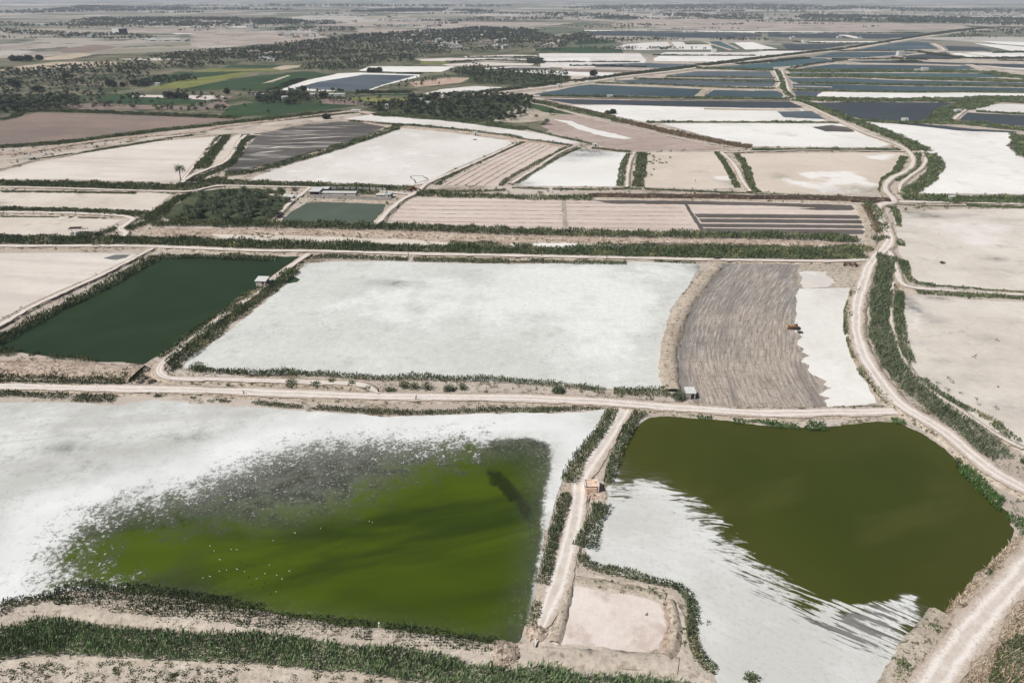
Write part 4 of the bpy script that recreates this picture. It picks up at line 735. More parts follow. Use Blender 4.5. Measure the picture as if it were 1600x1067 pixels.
ALG1 = [(x - 16 if x < 340 and y < 900 else x, y - (6 if 200 < x < 560 and y < 830 else 0)) for x, y in ALG1]
ALG1 = [(x + 16 if x > 812 and 720 < y < 1000 else x, y) for x, y in ALG1]
WETP, ALGP, DEEPP = (catmull(PL(a), True) for a in (WET1, ALG1, DEEP1))
DEEP2P = catmull(PL([(770, 985), (800, 975), (815, 985), (808, 1004), (780, 1003)]), True)
RAG1 = PL([(95, 900), (85, 880), (100, 850), (125, 820), (200, 785), (290, 768), (400, 725), (470, 702), (580, 692), (700, 690), (820, 684), (858, 695), (862, 740), (852, 790)])
RAG2 = PL([(955, 770), (985, 765), (1005, 750), (1040, 762), (1070, 785), (1105, 820), (1128, 850), (1160, 878), (1190, 902), (1225, 930), (1262, 955), (1300, 975), (1340, 990), (1372, 1000)])
def near(line, r, lo=.05): return lambda q: lo + (1 - lo) * np.clip(1.6 - ldist(q, line) / r, 0, 1)
at1 = {'damp': spots([(103, 702, 2.2, 1.6, 1.0), (98, 706, 8, 5, .45), (303, 684, 6, 3, .45), (150, 752, 3, 2, .7), (125, 732, 9, 4, .35), (250, 740, 22, 8, .3), (222, 762, 3, 1.5, .8)]), 'ragged': (lambda q: near(RAG1, 24, .08)(q) * np.where(ldist(q, PL([(862, 700), (866, 760), (856, 830), (850, 900)])) < 16, .34, 1.0)), 'wet': lambda q: sdist(q, WETP), 'algae': lambda q: sdist(q, ALGP), 'deep': lambda q: np.maximum(sdist(q, DEEPP), sdist(q, DEEP2P))}
FLAT1 = [(-400, 640), (0, 628), (100, 629), (180, 634), (240, 624), (300, 630), (400, 637), (500, 644), (600, 651), (700, 648), (800, 646), (880, 646), (948, 640), (938, 660), (922, 686), (905, 706), (885, 737), (872, 770), (862, 805), (850, 850), (840, 900), (832, 945), (822, 985), (806, 1006), (790, 1010), (700, 995), (600, 984), (500, 972), (450, 966), (370, 948), (280, 936), (200, 927), (120, 922), (60, 934), (0, 945), (-400, 990)]
sheet('salt_flat', M['pond_west'], FLAT1, .06, .6, step=2.0, attrs=at1, label='grey white salt shore around the bright green pond')
sheet('pond_water', M['pond_west'], WETS[::2], .075, .5, step=2.0, world=True, attrs=at1, label='bright algae green pond in the left foreground')
WET2 = [(1028, 656), (1060, 655), (1110, 658), (1160, 664), (1200, 671), (1240, 674), (1300, 672), (1350, 664), (1405, 663), (1440, 682), (1470, 702), (1490, 724), (1510, 750), (1540, 778), (1570, 803), (1580, 826), (1570, 848), (1540, 878), (1500, 920), (1470, 952), (1440, 985), (1410, 1004), (1395, 1012), (1372, 1000), (1340, 990), (1300, 975), (1262, 955), (1225, 930), (1190, 902), (1160, 878), (1128, 850), (1105, 820), (1070, 785), (1040, 762), (1005, 750), (985, 765), (963, 778), (955, 770), (962, 745), (972, 715), (985, 690), (1005, 670)]
WETP2 = catmull(PL(WET2), True)
FZ = catmull(PL([(1282, 962), (1340, 948), (1385, 934), (1416, 927), (1436, 938), (1414, 962), (1388, 988), (1372, 1002), (1340, 996), (1300, 982)]), True); FZ2 = catmull(PL([(1120, 850), (1150, 860), (1210, 905), (1290, 955), (1290, 975), (1230, 945), (1170, 900)]), True)
def tongue(q, w):
    k = np.clip(sdist(q, FZ) / 1.6 + .5, 0, 1); w = w * (1 - k) + (-1.5) * k
    k2 = np.clip(sdist(q, FZ2) / 2.5 + .5, 0, 1) * .8; return w * (1 - k2) + 3.0 * k2
at2 = {'fan': lambda q: np.clip((260 - q[:, 1] * 0 - 0) * 0 + (P(1130, 850)[1] + 8 - q[:, 1]) / 20, 0, 1), 'ragged': (lambda q: near(RAG2, 8, .03)(q) * np.clip(.45 + (P(1000, 745)[1] - q[:, 1]) / 16, .25, 1) * 1.0 + .9 * np.clip(sdist(q, FZ) / 2 + .8, 0, 1) + .4 * np.clip(sdist(q, FZ2) / 3 + .6, 0, 1)), 'wet': lambda q: tongue(q, sdist(q, WETP2) + 2.2 * (1 - near(RAG2, 8, .03)(q)))}
FLAT2 = [(1008, 653), (1030, 651), (1100, 653), (1200, 666), (1290, 668), (1350, 660), (1405, 659), (1445, 680), (1475, 700), (1495, 722), (1515, 748), (1545, 776), (1574, 800), (1584, 826), (1574, 852), (1544, 882), (1504, 924), (1474, 956), (1444, 990), (1420, 1020), (1400, 1050), (1385, 1090), (1340, 1180), (1200, 1200), (1150, 1110), (1115, 1062), (1105, 1040), (1092, 1015), (1086, 985), (1084, 955), (1072, 925), (1050, 912), (1010, 905), (960, 895), (925, 885), (912, 868), (922, 835), (938, 800), (946, 785), (950, 768), (958, 735), (972, 700), (990, 670)]
sheet('salt_flat', M['pond_east'], FLAT2, .06, .5, step=2.2, attrs=at2, label='pale raked bed around the olive pond')
sheet('pond_water', M['pond_east'], WETP2[::2], .075, .4, step=2.2, world=True, attrs=at2, label='olive green pond in the right foreground')
# the small square basin
BAS = [(876, 925), (884, 905), (900, 893), (960, 903), (1010, 912), (1048, 922), (1062, 940), (1070, 985), (1072, 1020), (1085, 1040), (1120, 1075), (1160, 1140), (1000, 1100), (860, 1050), (800, 1040), (806, 1005), (822, 985), (840, 940), (850, 905), (866, 880)]
sheet('bare_ground', M['pale_dirt'], BAS, .05, .5, label='bare tan ground around the small square basin')
sheet('salt_flat', soil('basin_floor', (206, 192, 182), (216, 205, 196), 0.06, 1.0, (190, 174, 163), (.52, .68), .12, .3, .08), [(884, 922), (905, 916), (940, 921), (985, 930), (1030, 942), (1040, 960), (1038, 985), (1032, 1014), (1000, 1021), (940, 1013), (866, 1006), (864, 996), (872, 975), (874, 950)], .07, .6, label='floor of the small square basin')

sheet('bare_patch', M['rust_earth'], [(1036, 935), (1048, 945), (1056, 980), (1050, 1012), (1040, 1022), (1036, 1000), (1042, 975)], .085, .5, label='reddish scraped earth at the right of the small basin')
ribbon('embankment', M['soil'], [(1046, 935), (1053, 958), (1056, 985), (1050, 1012), (1042, 1024)], .7, .55, label='low right bank of the small square basin')
sheet('bare_ground', M['pale_dirt'], [(962, 640), (1002, 642), (985, 668), (962, 700), (942, 745), (945, 775), (932, 800), (915, 835), (900, 868), (905, 900), (850, 920), (862, 870), (876, 820), (886, 775), (890, 750), (915, 712), (940, 680)], .09, .5, label='pale bare shoulder of the rutted track')
# --- banks and tracks
def track(px, w_, h=0.7, label=None, bank='soil', bw=None, rough=.12, taper=0):
    ribbon('embankment', M[bank], px, bw or (w_ + .9), h, label='earth bank under ' + (label or 'a track'), rough=rough, taper=taper)
    ribbon('road', M['road'], px, w_, top=h * 1.0 + .16, jit=.14, label=label, taper=taper)
T = {}
T['main'] = [(-200, 598), (0, 603), (100, 605), (200, 607), (300, 609), (400, 612), (500, 616), (600, 619), (700, 620), (800, 621), (900, 625), (960, 629), (1000, 632), (1100, 639), (1200, 645), (1300, 643.5), (1400, 642)]
T['mid'] = [(-300, 382), (0, 384), (100, 384), (200, 384), (300, 387), (400, 391), (500, 392), (640, 396), (800, 399), (1000, 403), (1100, 405), (1230, 407), (1300, 407.5), (1360, 405)]
T['east'] = [(1238, 157), (1260, 164), (1300, 183), (1350, 207), (1400, 225), (1420, 237), (1427, 252), (1418, 266), (1395, 277), (1384, 288), (1384, 298), (1394, 308), (1398, 315)]
T['east2'] = [(1398, 315), (1375, 320), (1369, 325), (1375, 337), (1384, 355), (1390, 372), (1385, 385), (1370, 399), (1358, 415), (1349, 440), (1340, 470), (1337, 500), (1341, 530), (1352, 558), (1368, 585), (1388, 612), (1408, 632), (1440, 652), (1478, 675), (1512, 704), (1550, 735), (1600, 762), (1720, 815)]
T['corner'] = [(1720, 700), (1640, 840), (1600, 888), (1550, 948), (1500, 1010), (1470, 1050), (1430, 1110), (1350, 1240)]
T['ns'] = [(978, 634), (965, 655), (945, 690), (922, 725), (908, 748), (902, 790), (893, 830), (885, 862), (876, 892), (866, 925), (855, 955), (842, 985), (836, 1010)]
T['left'] = [(482, 396), (462, 410), (440, 425), (400, 457), (350, 492), (300, 530), (264, 558), (250, 572), (250, 582), (264, 590), (300, 592), (340, 592), (400, 594), (500, 597), (560, 600), (578, 606), (592, 615)]
T['diag'] = [(240, 387), (190, 413), (150, 433), (92, 459), (40, 484), (0, 507), (-140, 580)]
T['zig'] = [(-200, 328), (0, 331), (100, 332.5), (180, 336), (206, 341), (200, 348), (188, 357), (196, 364), (186, 374)]
T['up'] = [(-300, 288), (0, 292), (100, 294), (200, 297), (290, 299), (320, 294), (345, 290), (400, 291), (480, 292.5), (560, 296), (610, 300), (645, 302), (668, 286), (700, 272), (750, 250), (790, 232), (808, 224)]
T['farm'] = [(484, 293), (472, 303), (455, 315), (440, 330), (424, 344)]
T['farm2'] = [(648, 302), (628, 312), (606, 330), (590, 349)]
T['eastbank'] = [(1398, 315), (1480, 316), (1600, 318), (1800, 322)]
T['narrow'] = [(1390, 392), (1398, 415), (1403, 432), (1412, 444), (1430, 449), (1500, 455), (1600, 460), (1800, 470)]
T['narrow2'] = [(1396, 440), (1391, 470), (1393, 505), (1402, 540), (1420, 575), (1450, 607), (1500, 640), (1560, 680), (1600, 700)]
T['scurve'] = [(384, 211), (372, 222), (364, 238), (350, 253), (325, 264), (300, 274), (284, 285)]
T['scurve2'] = [(345, 214), (328, 232), (306, 255), (290, 275), (284, 283)]
T['pinkr'] = [(1126, 237), (1141, 250), (1152, 265), (1160, 282), (1172, 299)]
T['ditch'] = [(991, 238), (985, 250), (981, 268), (979, 292)]
T['fur'] = [(896, 229), (870, 241), (840, 261), (798, 287)]
T['tri'] = [(820, 152), (832, 161), (860, 167), (893, 177), (960, 194), (1000, 204), (1050, 214), (1100, 223), (1165, 233)]
T['curve2'] = [(1440, 235), (1447, 247), (1440, 262), (1422, 275), (1406, 290), (1409, 302)]
T['bank3'] = [(1130, 238), (1250, 235), (1340, 235.5), (1416, 236.5)]
T['bankb'] = [(830, 151), (1000, 154.5), (1150, 156.5), (1240, 157)]
T['pumpt'] = [(1490, 187), (1500, 178), (1509, 171), (1515, 165)]
L = {'main': 'pale dirt road crossing the whole view', 'mid': 'straight dirt track above the largest pan', 'east': 'winding dirt road, its far part', 'east2': 'winding dirt road, its near part', 'corner': 'wide pale dirt road in the bottom right corner', 'ns': 'rutted track between the two foreground ponds', 'left': 'dirt track around the left corner of the largest pan', 'diag': 'diagonal track left of the dark green pond', 'zig': 'zigzag track between the left pans', 'up': 'track behind the palm grove and farmyard', 'farm': 'short track beside the small pond', 'farm2': 'track right of the small pond', 'eastbank': 'track along the right hand reed bank', 'narrow': 'narrow track between the two beige pans', 'narrow2': 'footpath between two reed bands', 'scurve': 'curving track beside the shallow pond', 'scurve2': 'curving bank by the lone palm', 'pinkr': 'winding track between two tan pans', 'ditch': 'track beside the green ditch', 'fur': 'bank beside the diagonal furrows', 'tri': 'thin straight track below the dry reeds', 'curve2': 'inner track on the road bend', 'bank3': 'bank above the tan pans', 'bankb': 'bank between two far ponds', 'pumpt': 'short track by the white pump shed'}
W = {'main': 4.2, 'mid': 3.4, 'east': 3.6, 'east2': 4.6, 'corner': 5.4, 'ns': 4.8, 'left': 2.9, 'diag': 2.6, 'zig': 3.4, 'up': 2.8, 'farm': 2.4, 'farm2': 3.4, 'eastbank': 4, 'narrow': 2.8, 'narrow2': 1.3, 'scurve': 3, 'scurve2': 2, 'pinkr': 3, 'ditch': 2.4, 'fur': 2.0, 'tri': 1.8, 'curve2': 2.4, 'bank3': 2, 'bankb': 2, 'pumpt': 3}
Hh = {'main': .5, 'mid': .9, 'east': 1.0, 'east2': .8, 'corner': .8, 'ns': .14, 'tri': .4, 'eastbank': .5, 'narrow2': .4, 'farm2': 1.0, 'left': .7}
for i, k in enumerate(T): track(T[k], W[k] * (.85 if k not in ('main', 'east2', 'corner', 'ns') else 1), Hh.get(k, .7) + i * .003, L[k], taper=14 if k == 'ns' else 5 if k in ('left', 'farm', 'farm2', 'pumpt') else 0)
for i, (px, w_, h, m, lb) in enumerate([
    ([(-300, 252), (0, 240), (100, 227), (200, 214), (300, 206), (345, 197), (400, 191), (470, 183), (550, 174), (585, 177)], 7, .9, 'clod', 'pinkish heaped spoil bank under the upper left reeds'),
    ([(0, 264), (50, 251), (100, 244), (160, 230), (240, 219), (336, 211)], 2.5, .7, 'soil', 'bank along the top of the pale pan'),
    ([(350, 272), (380, 268), (440, 254), (500, 237), (560, 218), (622, 198)], 4, .9, 'soil', 'bank between the dark shallow pond and the big white pan'),
    ([(622, 198), (700, 203), (780, 212), (812, 218), (890, 229)], 3, .8, 'clod', 'bank along the top of the big white pan'),
    ([(400, 209), (480, 193), (540, 187), (600, 196), (622, 198)], 3, .7, 'soil', 'bank at the head of the dark shallow pond'),
    ([(1122, 411), (1104, 432), (1082, 458), (1066, 485), (1054, 515), (1046, 545), (1046, 575), (1052, 608)], 3.2, 1.3, 'soil', 'curved freshly pushed earth bund beside the ploughed ground'),
    ([(-100, 572), (0, 573), (80, 574), (150, 577), (215, 580)], 7.5, 1.1, 'clod', 'broad heaped spoil bank below the dark green pond'),
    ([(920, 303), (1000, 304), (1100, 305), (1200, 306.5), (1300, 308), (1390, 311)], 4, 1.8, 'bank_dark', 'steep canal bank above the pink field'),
    ([(640, 303), (760, 306), (900, 308), (1060, 310), (1200, 312), (1330, 316)], 2.5, .5, 'soil', 'low bank along the top of the pink field'),
    ([(1340, 320), (1352, 335), (1360, 352), (1362, 372), (1358, 388)], 4, .8, 'soil', 'bank closing the right end of the pink field'),
    ([(890, 915), (885, 935), (878, 960), (871, 985), (866, 1002)], .8, .6, 'soil', 'left bank of the small square basin'),
    ([(900, 902), (960, 913), (1010, 923), (1040, 932)], 1.0, .35, 'scrubsoil', 'upper bank of the small square basin'),
    ([(845, 1022), (940, 1028), (1030, 1034), (1060, 1040)], 3.0, .22, 'pale_dirt', 'bank between the small basin and the foreground reeds'),
    ([(240, 358), (400, 361), (600, 363), (800, 370), (1000, 374), (1200, 378), (1330, 382)], 3, .7, 'clod', 'spoil heap along the canal floor'),
    ([(-200, 975), (0, 962), (60, 950), (130, 948), (220, 955), (320, 965), (420, 980), (520, 993), (620, 1002), (700, 1014), (770, 1022)], 4, .5, 'pale_dirt', 'bare bank between the bright green pond and the reeds'),
    ([(420, 302), (480, 311), (540, 312), (604, 315)], 2.5, .5, 'soil', 'bank in front of the farmyard wall'),
    ([(1480, 960), (1440, 1010), (1412, 1050), (1380, 1110)], 4, .7, 'grass_e', 'bank of dry grass along the olive pond')]):
    if m == 'grass_e': m = 'scrubsoil'
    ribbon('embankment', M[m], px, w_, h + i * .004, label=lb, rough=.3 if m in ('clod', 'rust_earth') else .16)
sheet('rough_ground', M['clod'], [(-200, 566), (0, 562), (75, 562), (150, 568), (224, 571), (236, 566), (262, 572), (250, 590), (232, 598), (205, 586), (120, 584), (0, 580), (-200, 580)], .13, .8, label='churned pinkish ground below the dark green pond')
sheet('rough_ground', M['pale_dirt'], [(-400, 1010), (0, 1020), (150, 1016), (300, 1026), (450, 1036), (600, 1050), (720, 1066), (900, 1100), (700, 1200), (0, 1200), (-400, 1150)], .05, .6, label='dry speckled ground along the bottom left edge')
sheet('rough_ground', M['clod'], [(1425, 1000), (1480, 950), (1545, 885), (1580, 850), (1620, 860), (1760, 760), (1900, 900), (1700, 1300), (1330, 1250), (1390, 1090)], .05, .8, label='straw covered ground in the bottom right corner')

# distant causeways
for i, (px, w_, h, lb) in enumerate([
    ([(690, 153), (750, 147), (800, 142.5), (870, 134.5), (925, 127.5), (960, 122), (1000, 117), (1050, 111.5), (1090, 106), (1150, 99), (1200, 92), (1260, 85), (1330, 77)], 9, 1.0, 'long diagonal causeway across the far ponds'),
    ([(1330, 77), (1400, 65), (1450, 57), (1500, 50), (1540, 46)], 14, 1.0, 'far end of the diagonal causeway'),
    ([(1236, 107.5), (1260, 102), (1290, 97.5), (1320, 95), (1345, 91.5), (1400, 87.5), (1440, 84), (1470, 80), (1474, 77), (1458, 68)], 8, .8, 'branching causeway on the right of the far ponds'),
    ([(1208, 110), (1214, 120), (1218, 130), (1213, 138), (1226, 143), (1233, 152)], 5, .8, 'crumbling dyke, left of the twin pair'),
    ([(1221, 110), (1224, 118), (1229, 130), (1232, 140), (1238, 150)], 5, .8, 'crumbling dyke, right of the twin pair'),
    ([(1515, 101), (1545, 110), (1600, 117), (1800, 130)], 7, .8, 'dyke on the far right')]):
    ribbon('embankment', M['soil'], px, w_ * 1.6, h, label='earth base of the ' + lb)
    ribbon('road', M['road'], px, w_ * .6, top=h + .3, label=lb)
for i, (px, w_) in enumerate([([(1105, 139.5), (1098, 145), (1090, 152)], 9), ([(935, 132), (1100, 138.5), (1180, 141.5)], 5), ([(1240, 134.8), (1262, 135), (1300, 136)], 4), ([(1000, 131), (1100, 135), (1210, 138)], 4),
        ([(1300, 80), (1400, 80.5), (1480, 80)], 9), ([(1290, 92.5), (1400, 92), (1600, 96.5), (1700, 100)], 12), ([(1320, 100.5), (1400, 101), (1500, 103)], 8), ([(1100, 170), (1180, 171.5), (1250, 172)], 8), ([(1180, 78), (1290, 79.5)], 12), ([(1480, 80), (1600, 96)], 6),
        ([(1010, 191.5), (1150, 191.5), (1300, 192)], 2.5), ([(1046, 66), (1054, 77)], 8), ([(1100, 65.5), (1145, 79)], 8), ([(1128, 65), (1155, 77)], 6)]):
    ribbon('embankment', M['soil'], px, w_, .6, label='low pale dyke between far ponds')
# ================================================================ REEDS, SCRUB AND GRASS (nobody could count them)
def reeds_obj(strips, mat, label, name='reeds', polys=()):
    v = Veg()
    for s in strips:
        px, w_, h = s[:3]; k = s[3] if len(s) > 3 else {}
        reed_strip(v, px, w_, h, **k)
    for px, h, cover, clump in polys:
        q = poly_pts(px, auto_dens(px, h, cover), clump=clump)
        v.reeds(q, h * np.maximum(.35, .85 + .5 * fbm(q[:, 0], q[:, 1], 4, 3)))
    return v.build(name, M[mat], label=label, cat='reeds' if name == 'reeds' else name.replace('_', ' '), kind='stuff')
def scatter_tufts(regions, mat, label, name='scrub'):
    """low tufts; regions: polygon, tufts per m2, radius, height, clump"""
    v = Veg()
    for px, dens, rad, h, clump in regions:
        for q in poly_pts(px, dens, clump=clump):
            r = rad * random.uniform(.5, 1.5); v.blob((q[0], q[1], 0.1), r, h * random.uniform(.6, 1.3), int(10 + 14 * r), .7)
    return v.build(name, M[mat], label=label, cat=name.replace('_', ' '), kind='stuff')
FORE = [(-200, 992), (0, 984), (25, 980), (60, 972), (110, 973), (170, 984), (240, 988), (320, 994), (400, 992), (480, 1003), (540, 1013), (640, 1018), (700, 1032), (750, 1045), (800, 1052), (810, 1046), (860, 1046), (900, 1058), (1000, 1062), (1060, 1069), (1100, 1080), (1120, 1100), (900, 1110), (760, 1090), (680, 1072), (600, 1062), (550, 1054), (450, 1046), (400, 1040), (300, 1036), (150, 1028), (50, 1026), (0, 1034), (-200, 1050)]
reeds_obj([], 'reed_near', 'tall dense green reed bed along the bottom edge', polys=[(FORE, 2.8, 6.5, None)])
reeds_obj([([(85, 935), (110, 928), (150, 930), (200, 936), (260, 944), (330, 952), (400, 965)], 3.4, 1.4, dict(gap=.05)), ([(0, 948), (50, 940), (90, 933)], 1.6, 1.1), ([(400, 968), (480, 977), (560, 985), (640, 995), (700, 1003), (780, 1010)], 2.2, 1.3, dict(gap=.1))], 'scrub', 'low green fringe on the near shore of the bright green pond')
reeds_obj([([(957, 640), (950, 655), (935, 678), (918, 700), (903, 720), (893, 742), (888, 756)], 2.8, 1.8, dict(f=.72, cover=4.5)), ([(884, 772), (879, 790), (871, 815), (864, 840), (860, 860), (854, 888), (846, 915)], 2.2, 1.6, dict(f=.7, cover=4.5)), ([(842, 940), (833, 965), (826, 982)], 1.2, 1.2)], 'reed', 'green strip on the left side of the rutted track')
reeds_obj([([(1000, 645), (986, 662), (975, 685), (965, 706), (955, 733), (948, 757)], 2.2, 1.7, dict(f=.72, cover=4.5)), ([(941, 790), (932, 806), (923, 830), (912, 858)], 3.2, 1.7, dict(f=.72, cover=4.5)), ([(908, 868), (914, 880), (940, 890), (975, 896), (1010, 906), (1040, 912), (1060, 918), (1076, 936), (1082, 965), (1080, 990), (1084, 1012), (1098, 1035), (1118, 1050)], 1.7, 1.2, dict(f=.75, cover=4.5))], 'reed', 'green strip bordering the raked pale bed')
reeds_obj([([(1088, 652), (1112, 655)], 1.0, 1.2), ([(1145, 658), (1180, 662), (1240, 667), (1290, 668)], 1.8, 1.1, dict(gap=.35)), ([(1392, 658), (1414, 660)], 1.8, 1.2), ([(1500, 730), (1520, 750), (1548, 778), (1575, 802), (1600, 825), (1640, 860)], 2.4, 1.5, dict(gap=.15))], 'shrub_bright', 'low green patches around the olive pond')
reeds_obj([([(1384, 403), (1380, 430), (1375, 460), (1373, 500), (1378, 535), (1395, 573), (1425, 607), (1460, 638), (1500, 666), (1535, 694), (1562, 718)], 4.6, 2.4, dict(cover=4.5, f=.85))], 'reed_grey', 'broad grey green reed band right of the winding road')
reeds_obj([([(1405, 458), (1403, 490), (1408, 530), (1422, 568)], 2.0, 1.6), ([(1430, 585), (1455, 606), (1490, 630), (1540, 655), (1590, 692)], 1.6, 1.3, dict(gap=.4)), ([(1410, 410), (1417, 430), (1430, 442), (1460, 447)], 1.8, 1.4), ([(1460, 447), (1540, 453), (1600, 457)], .9, .7, dict(gap=.2)), ([(1430, 457), (1470, 460), (1530, 463), (1600, 467), (1750, 475)], 2.0, 1.4)], 'reed', 'green fringe of the lower beige pan')
reeds_obj([([(1338, 450), (1327, 478), (1323, 510), (1331, 545), (1347, 582), (1370, 612), (1388, 632)], 1.5, 1.3, dict(gap=.1)), ([(1145, 641), (1250, 641), (1385, 637)], .9, .9, dict(gap=.25)), ([(1345, 445), (1337, 470)], .8, .8)], 'scrub', 'thin green fringe inside the road bend')
reeds_obj([([(300, 577), (330, 581), (400, 585), (450, 584), (520, 587), (590, 592), (650, 591), (700, 594), (760, 594), (830, 599), (890, 604), (945, 612)], 1.7, 1.7), ([(958, 612), (1000, 614), (1044, 614)], 2.2, 1.7)], 'scrub', 'green fringe along the near edge of the largest pan')
reeds_obj([([(458, 424), (430, 446), (402, 464), (372, 487), (340, 513), (310, 538), (278, 563), (262, 571)], 4.2, 1.9, dict(cover=4)), ([(396, 456), (345, 490), (300, 523), (272, 546), (250, 560)], 1.8, 1.2, dict(gap=.05)), ([(484, 400), (470, 412), (455, 425)], 1.2, 1.0, dict(gap=.2))], 'reed', 'reeds on both sides of the track at the dark green pond')
reeds_obj([([(245, 401), (265, 403), (320, 402), (400, 405), (432, 405)], 3.2, 1.6), ([(245, 403), (215, 420), (190, 434), (160, 450), (120, 471), (80, 490), (40, 512), (0, 534), (-80, 570)], 3.6, 1.9), ([(-60, 552), (0, 552), (26, 553)], 3, 1.6), ([(75, 558), (110, 560), (152, 565)], 1.4, 1.2), ([(45, 556), (62, 552)], 1.2, .8)], 'reed', 'reeds fringing the dark green pond')
reeds_obj([([(-80, 588), (0, 587), (50, 586), (100, 590), (165, 592), (212, 592)], 2.6, 1.6), ([(-80, 598), (0, 598), (60, 599), (130, 601), (195, 601)], 1.6, 1.0), ([(205, 577), (212, 588), (218, 594)], 2.5, 1.4)], 'scrub', 'green ditch between the spoil bank and the dirt road')
reeds_obj([([(-50, 615), (0, 616), (50, 618), (105, 620)], 1.6, 1.2), ([(115, 623), (180, 624)], 2.2, 1.2), ([(230, 619), (300, 624), (400, 631)], 1.0, .9, dict(gap=.35)), ([(400, 630), (470, 636), (540, 641), (600, 644), (640, 646), (690, 645), (760, 641), (860, 641), (945, 636)], 1.4, .9, dict(gap=.12)), ([(705, 629), (800, 628), (940, 633)], .5, .5)], 'scrub', 'patchy scrub just below the dirt road')
reeds_obj([([(240, 351), (400, 353), (600, 357), (700, 360), (800, 364), (1000, 368), (1200, 371), (1340, 376)], 4.4, 2.8, dict(cover=4.5))], 'reed', 'straight reed hedge below the pink field')
reeds_obj([([(190, 377), (300, 381), (400, 385), (500, 387), (600, 390), (800, 394), (1000, 398), (1200, 401), (1350, 402)], 6.0, 2.6, dict(cover=4.5)), ([(1290, 392), (1355, 389)], 5, 2.2), ([(700, 383), (760, 385), (830, 388)], 5, 1.4, dict(gap=.1)), ([(900, 389), (1100, 391), (1300, 394)], 7, 1.6, dict(gap=.05)), ([(540, 383), (600, 385)], 2, 1.2)], 'reed', 'long reed band just above the straight track')
reeds_obj([([(-100, 375), (0, 376), (60, 377), (110, 378), (185, 380)], 7, 2.0, dict(cover=4)), ([(120, 371), (160, 365), (186, 358)], 3.0, 1.6)], 'reed', 'reed band at the left end of the straight track')
reeds_obj([([(490, 402), (560, 403), (636, 407)], 2.4, 1.3, dict(gap=.05)), ([(645, 407), (720, 408), (795, 410)], 2.6, 1.5), ([(830, 409), (900, 411), (978, 412)], 2.2, 1.4), ([(1022, 409), (1086, 411)], 1.6, 1.2), ([(795, 410), (830, 410)], 1.2, .8, dict(gap=.1))], 'scrub', 'green fringe along the far edge of the largest pan')
reeds_obj([([(-100, 286), (0, 288), (100, 290), (200, 293), (290, 295), (318, 290), (345, 280)], 5.5, 2.5, dict(cover=4.5)), ([(345, 286), (400, 288), (500, 291), (560, 294), (645, 297)], 4, 2.2), ([(505, 299), (590, 303)], 4.5, 2.2)], 'reed', 'reed band from the left edge to behind the farmyard')
reeds_obj([([(-100, 299), (0, 300), (100, 301), (212, 303)], 1.6, 1.0, dict(gap=.05)), ([(240, 301), (275, 303)], 1, .8), ([(-100, 328), (0, 329), (100, 330), (160, 333), (226, 336)], 4, 1.5), ([(-100, 338), (0, 339), (100, 340), (172, 342)], .9, .6, dict(gap=.1)), ([(196, 362), (212, 354), (240, 345), (270, 318), (300, 302)], 3, 1.4, dict(gap=.1)), ([(222, 345), (250, 328), (285, 306)], 3.2, 1.3)], 'scrub', 'green banks around the left hand tan pans')
reeds_obj([([(655, 303), (680, 305), (700, 303)], 5, 2.4), ([(690, 307), (760, 308), (800, 310), (860, 311), (925, 311)], 3.4, 2.4), ([(672, 300), (720, 300), (790, 298)], 1.8, 1.2)], 'reed', 'reeds at the left end of the steep canal bank')
reeds_obj([([(925, 306), (1000, 307), (1100, 308)], 3.0, 1.4, dict(cover=2)), ([(1100, 308), (1200, 309), (1300, 311), (1340, 312)], 2, 1.0, dict(gap=.2, cover=2)), ([(1352, 322), (1362, 338), (1368, 352), (1370, 365)], 2.4, 2.0), ], 'reed_brown', 'dry brown grass on the steep canal bank')
reeds_obj([([(800, 294), (900, 297), (1000, 296), (1090, 300), (1150, 302)], 1.5, 1.0, dict(gap=.1)), ([(1355, 318), (1368, 335), (1376, 352), (1380, 366)], 2.4, 2.2), ([(1368, 374), (1378, 378)], 4.5, 2.6), ([(1376, 322), (1395, 326), (1402, 340), (1404, 355)], 1.4, 1.2), ([(1402, 375), (1408, 385)], 2, 1.3), ([(1410, 408), (1412, 415)], 1.5, 1.1)], 'reed', 'bushy reeds around the road junction')
reeds_obj([([(352, 274), (380, 271), (440, 257), (500, 240), (560, 221), (612, 203), (622, 196)], 4.5, 2.0, dict(cover=4)), ([(622, 195), (700, 202), (770, 210), (815, 216)], 2.6, 1.8), ([(808, 217), (850, 222), (895, 229)], 1.8, 1.4), ([(545, 190), (600, 194), (622, 196)], 2, 1.3)], 'reed', 'reed banks on two sides of the big white pan')
reeds_obj([([(588, 180), (650, 184), (720, 190), (795, 200), (822, 202)], 6, 1.8, dict(cover=4)), ([(822, 202), (870, 214), (925, 226)], 1.8, 1.5)], 'reed', 'green band between the palm grove and the long narrow pan')
reeds_obj([([(-200, 244), (0, 231), (100, 224), (180, 214), (250, 205), (330, 197), (400, 189), (480, 180), (530, 175)], 5, 1.9, dict(cover=4)), ([(30, 175), (100, 174), (200, 178), (300, 182), (372, 185)], 6, 1.7), ([(-200, 196), (0, 187), (30, 178), (55, 172)], 4, 1.5), ([(395, 193), (450, 187), (520, 180), (570, 175)], 3, 1.2)], 'reed', 'green banks around the brown field on the left')
reeds_obj([([(48, 251), (60, 250), (100, 244), (130, 239), (200, 228), (260, 218), (300, 212)], 2.4, 1.1), ([(352, 212), (337, 232), (324, 250), (314, 265)], 4.2, 1.7), ([(397, 213), (378, 225), (370, 245), (352, 262), (318, 276), (302, 284)], 2.8, 1.5), ([(382, 211), (372, 224), (366, 240), (345, 258)], 1.2, .9)], 'scrub', 'low green banks around the curving tracks')
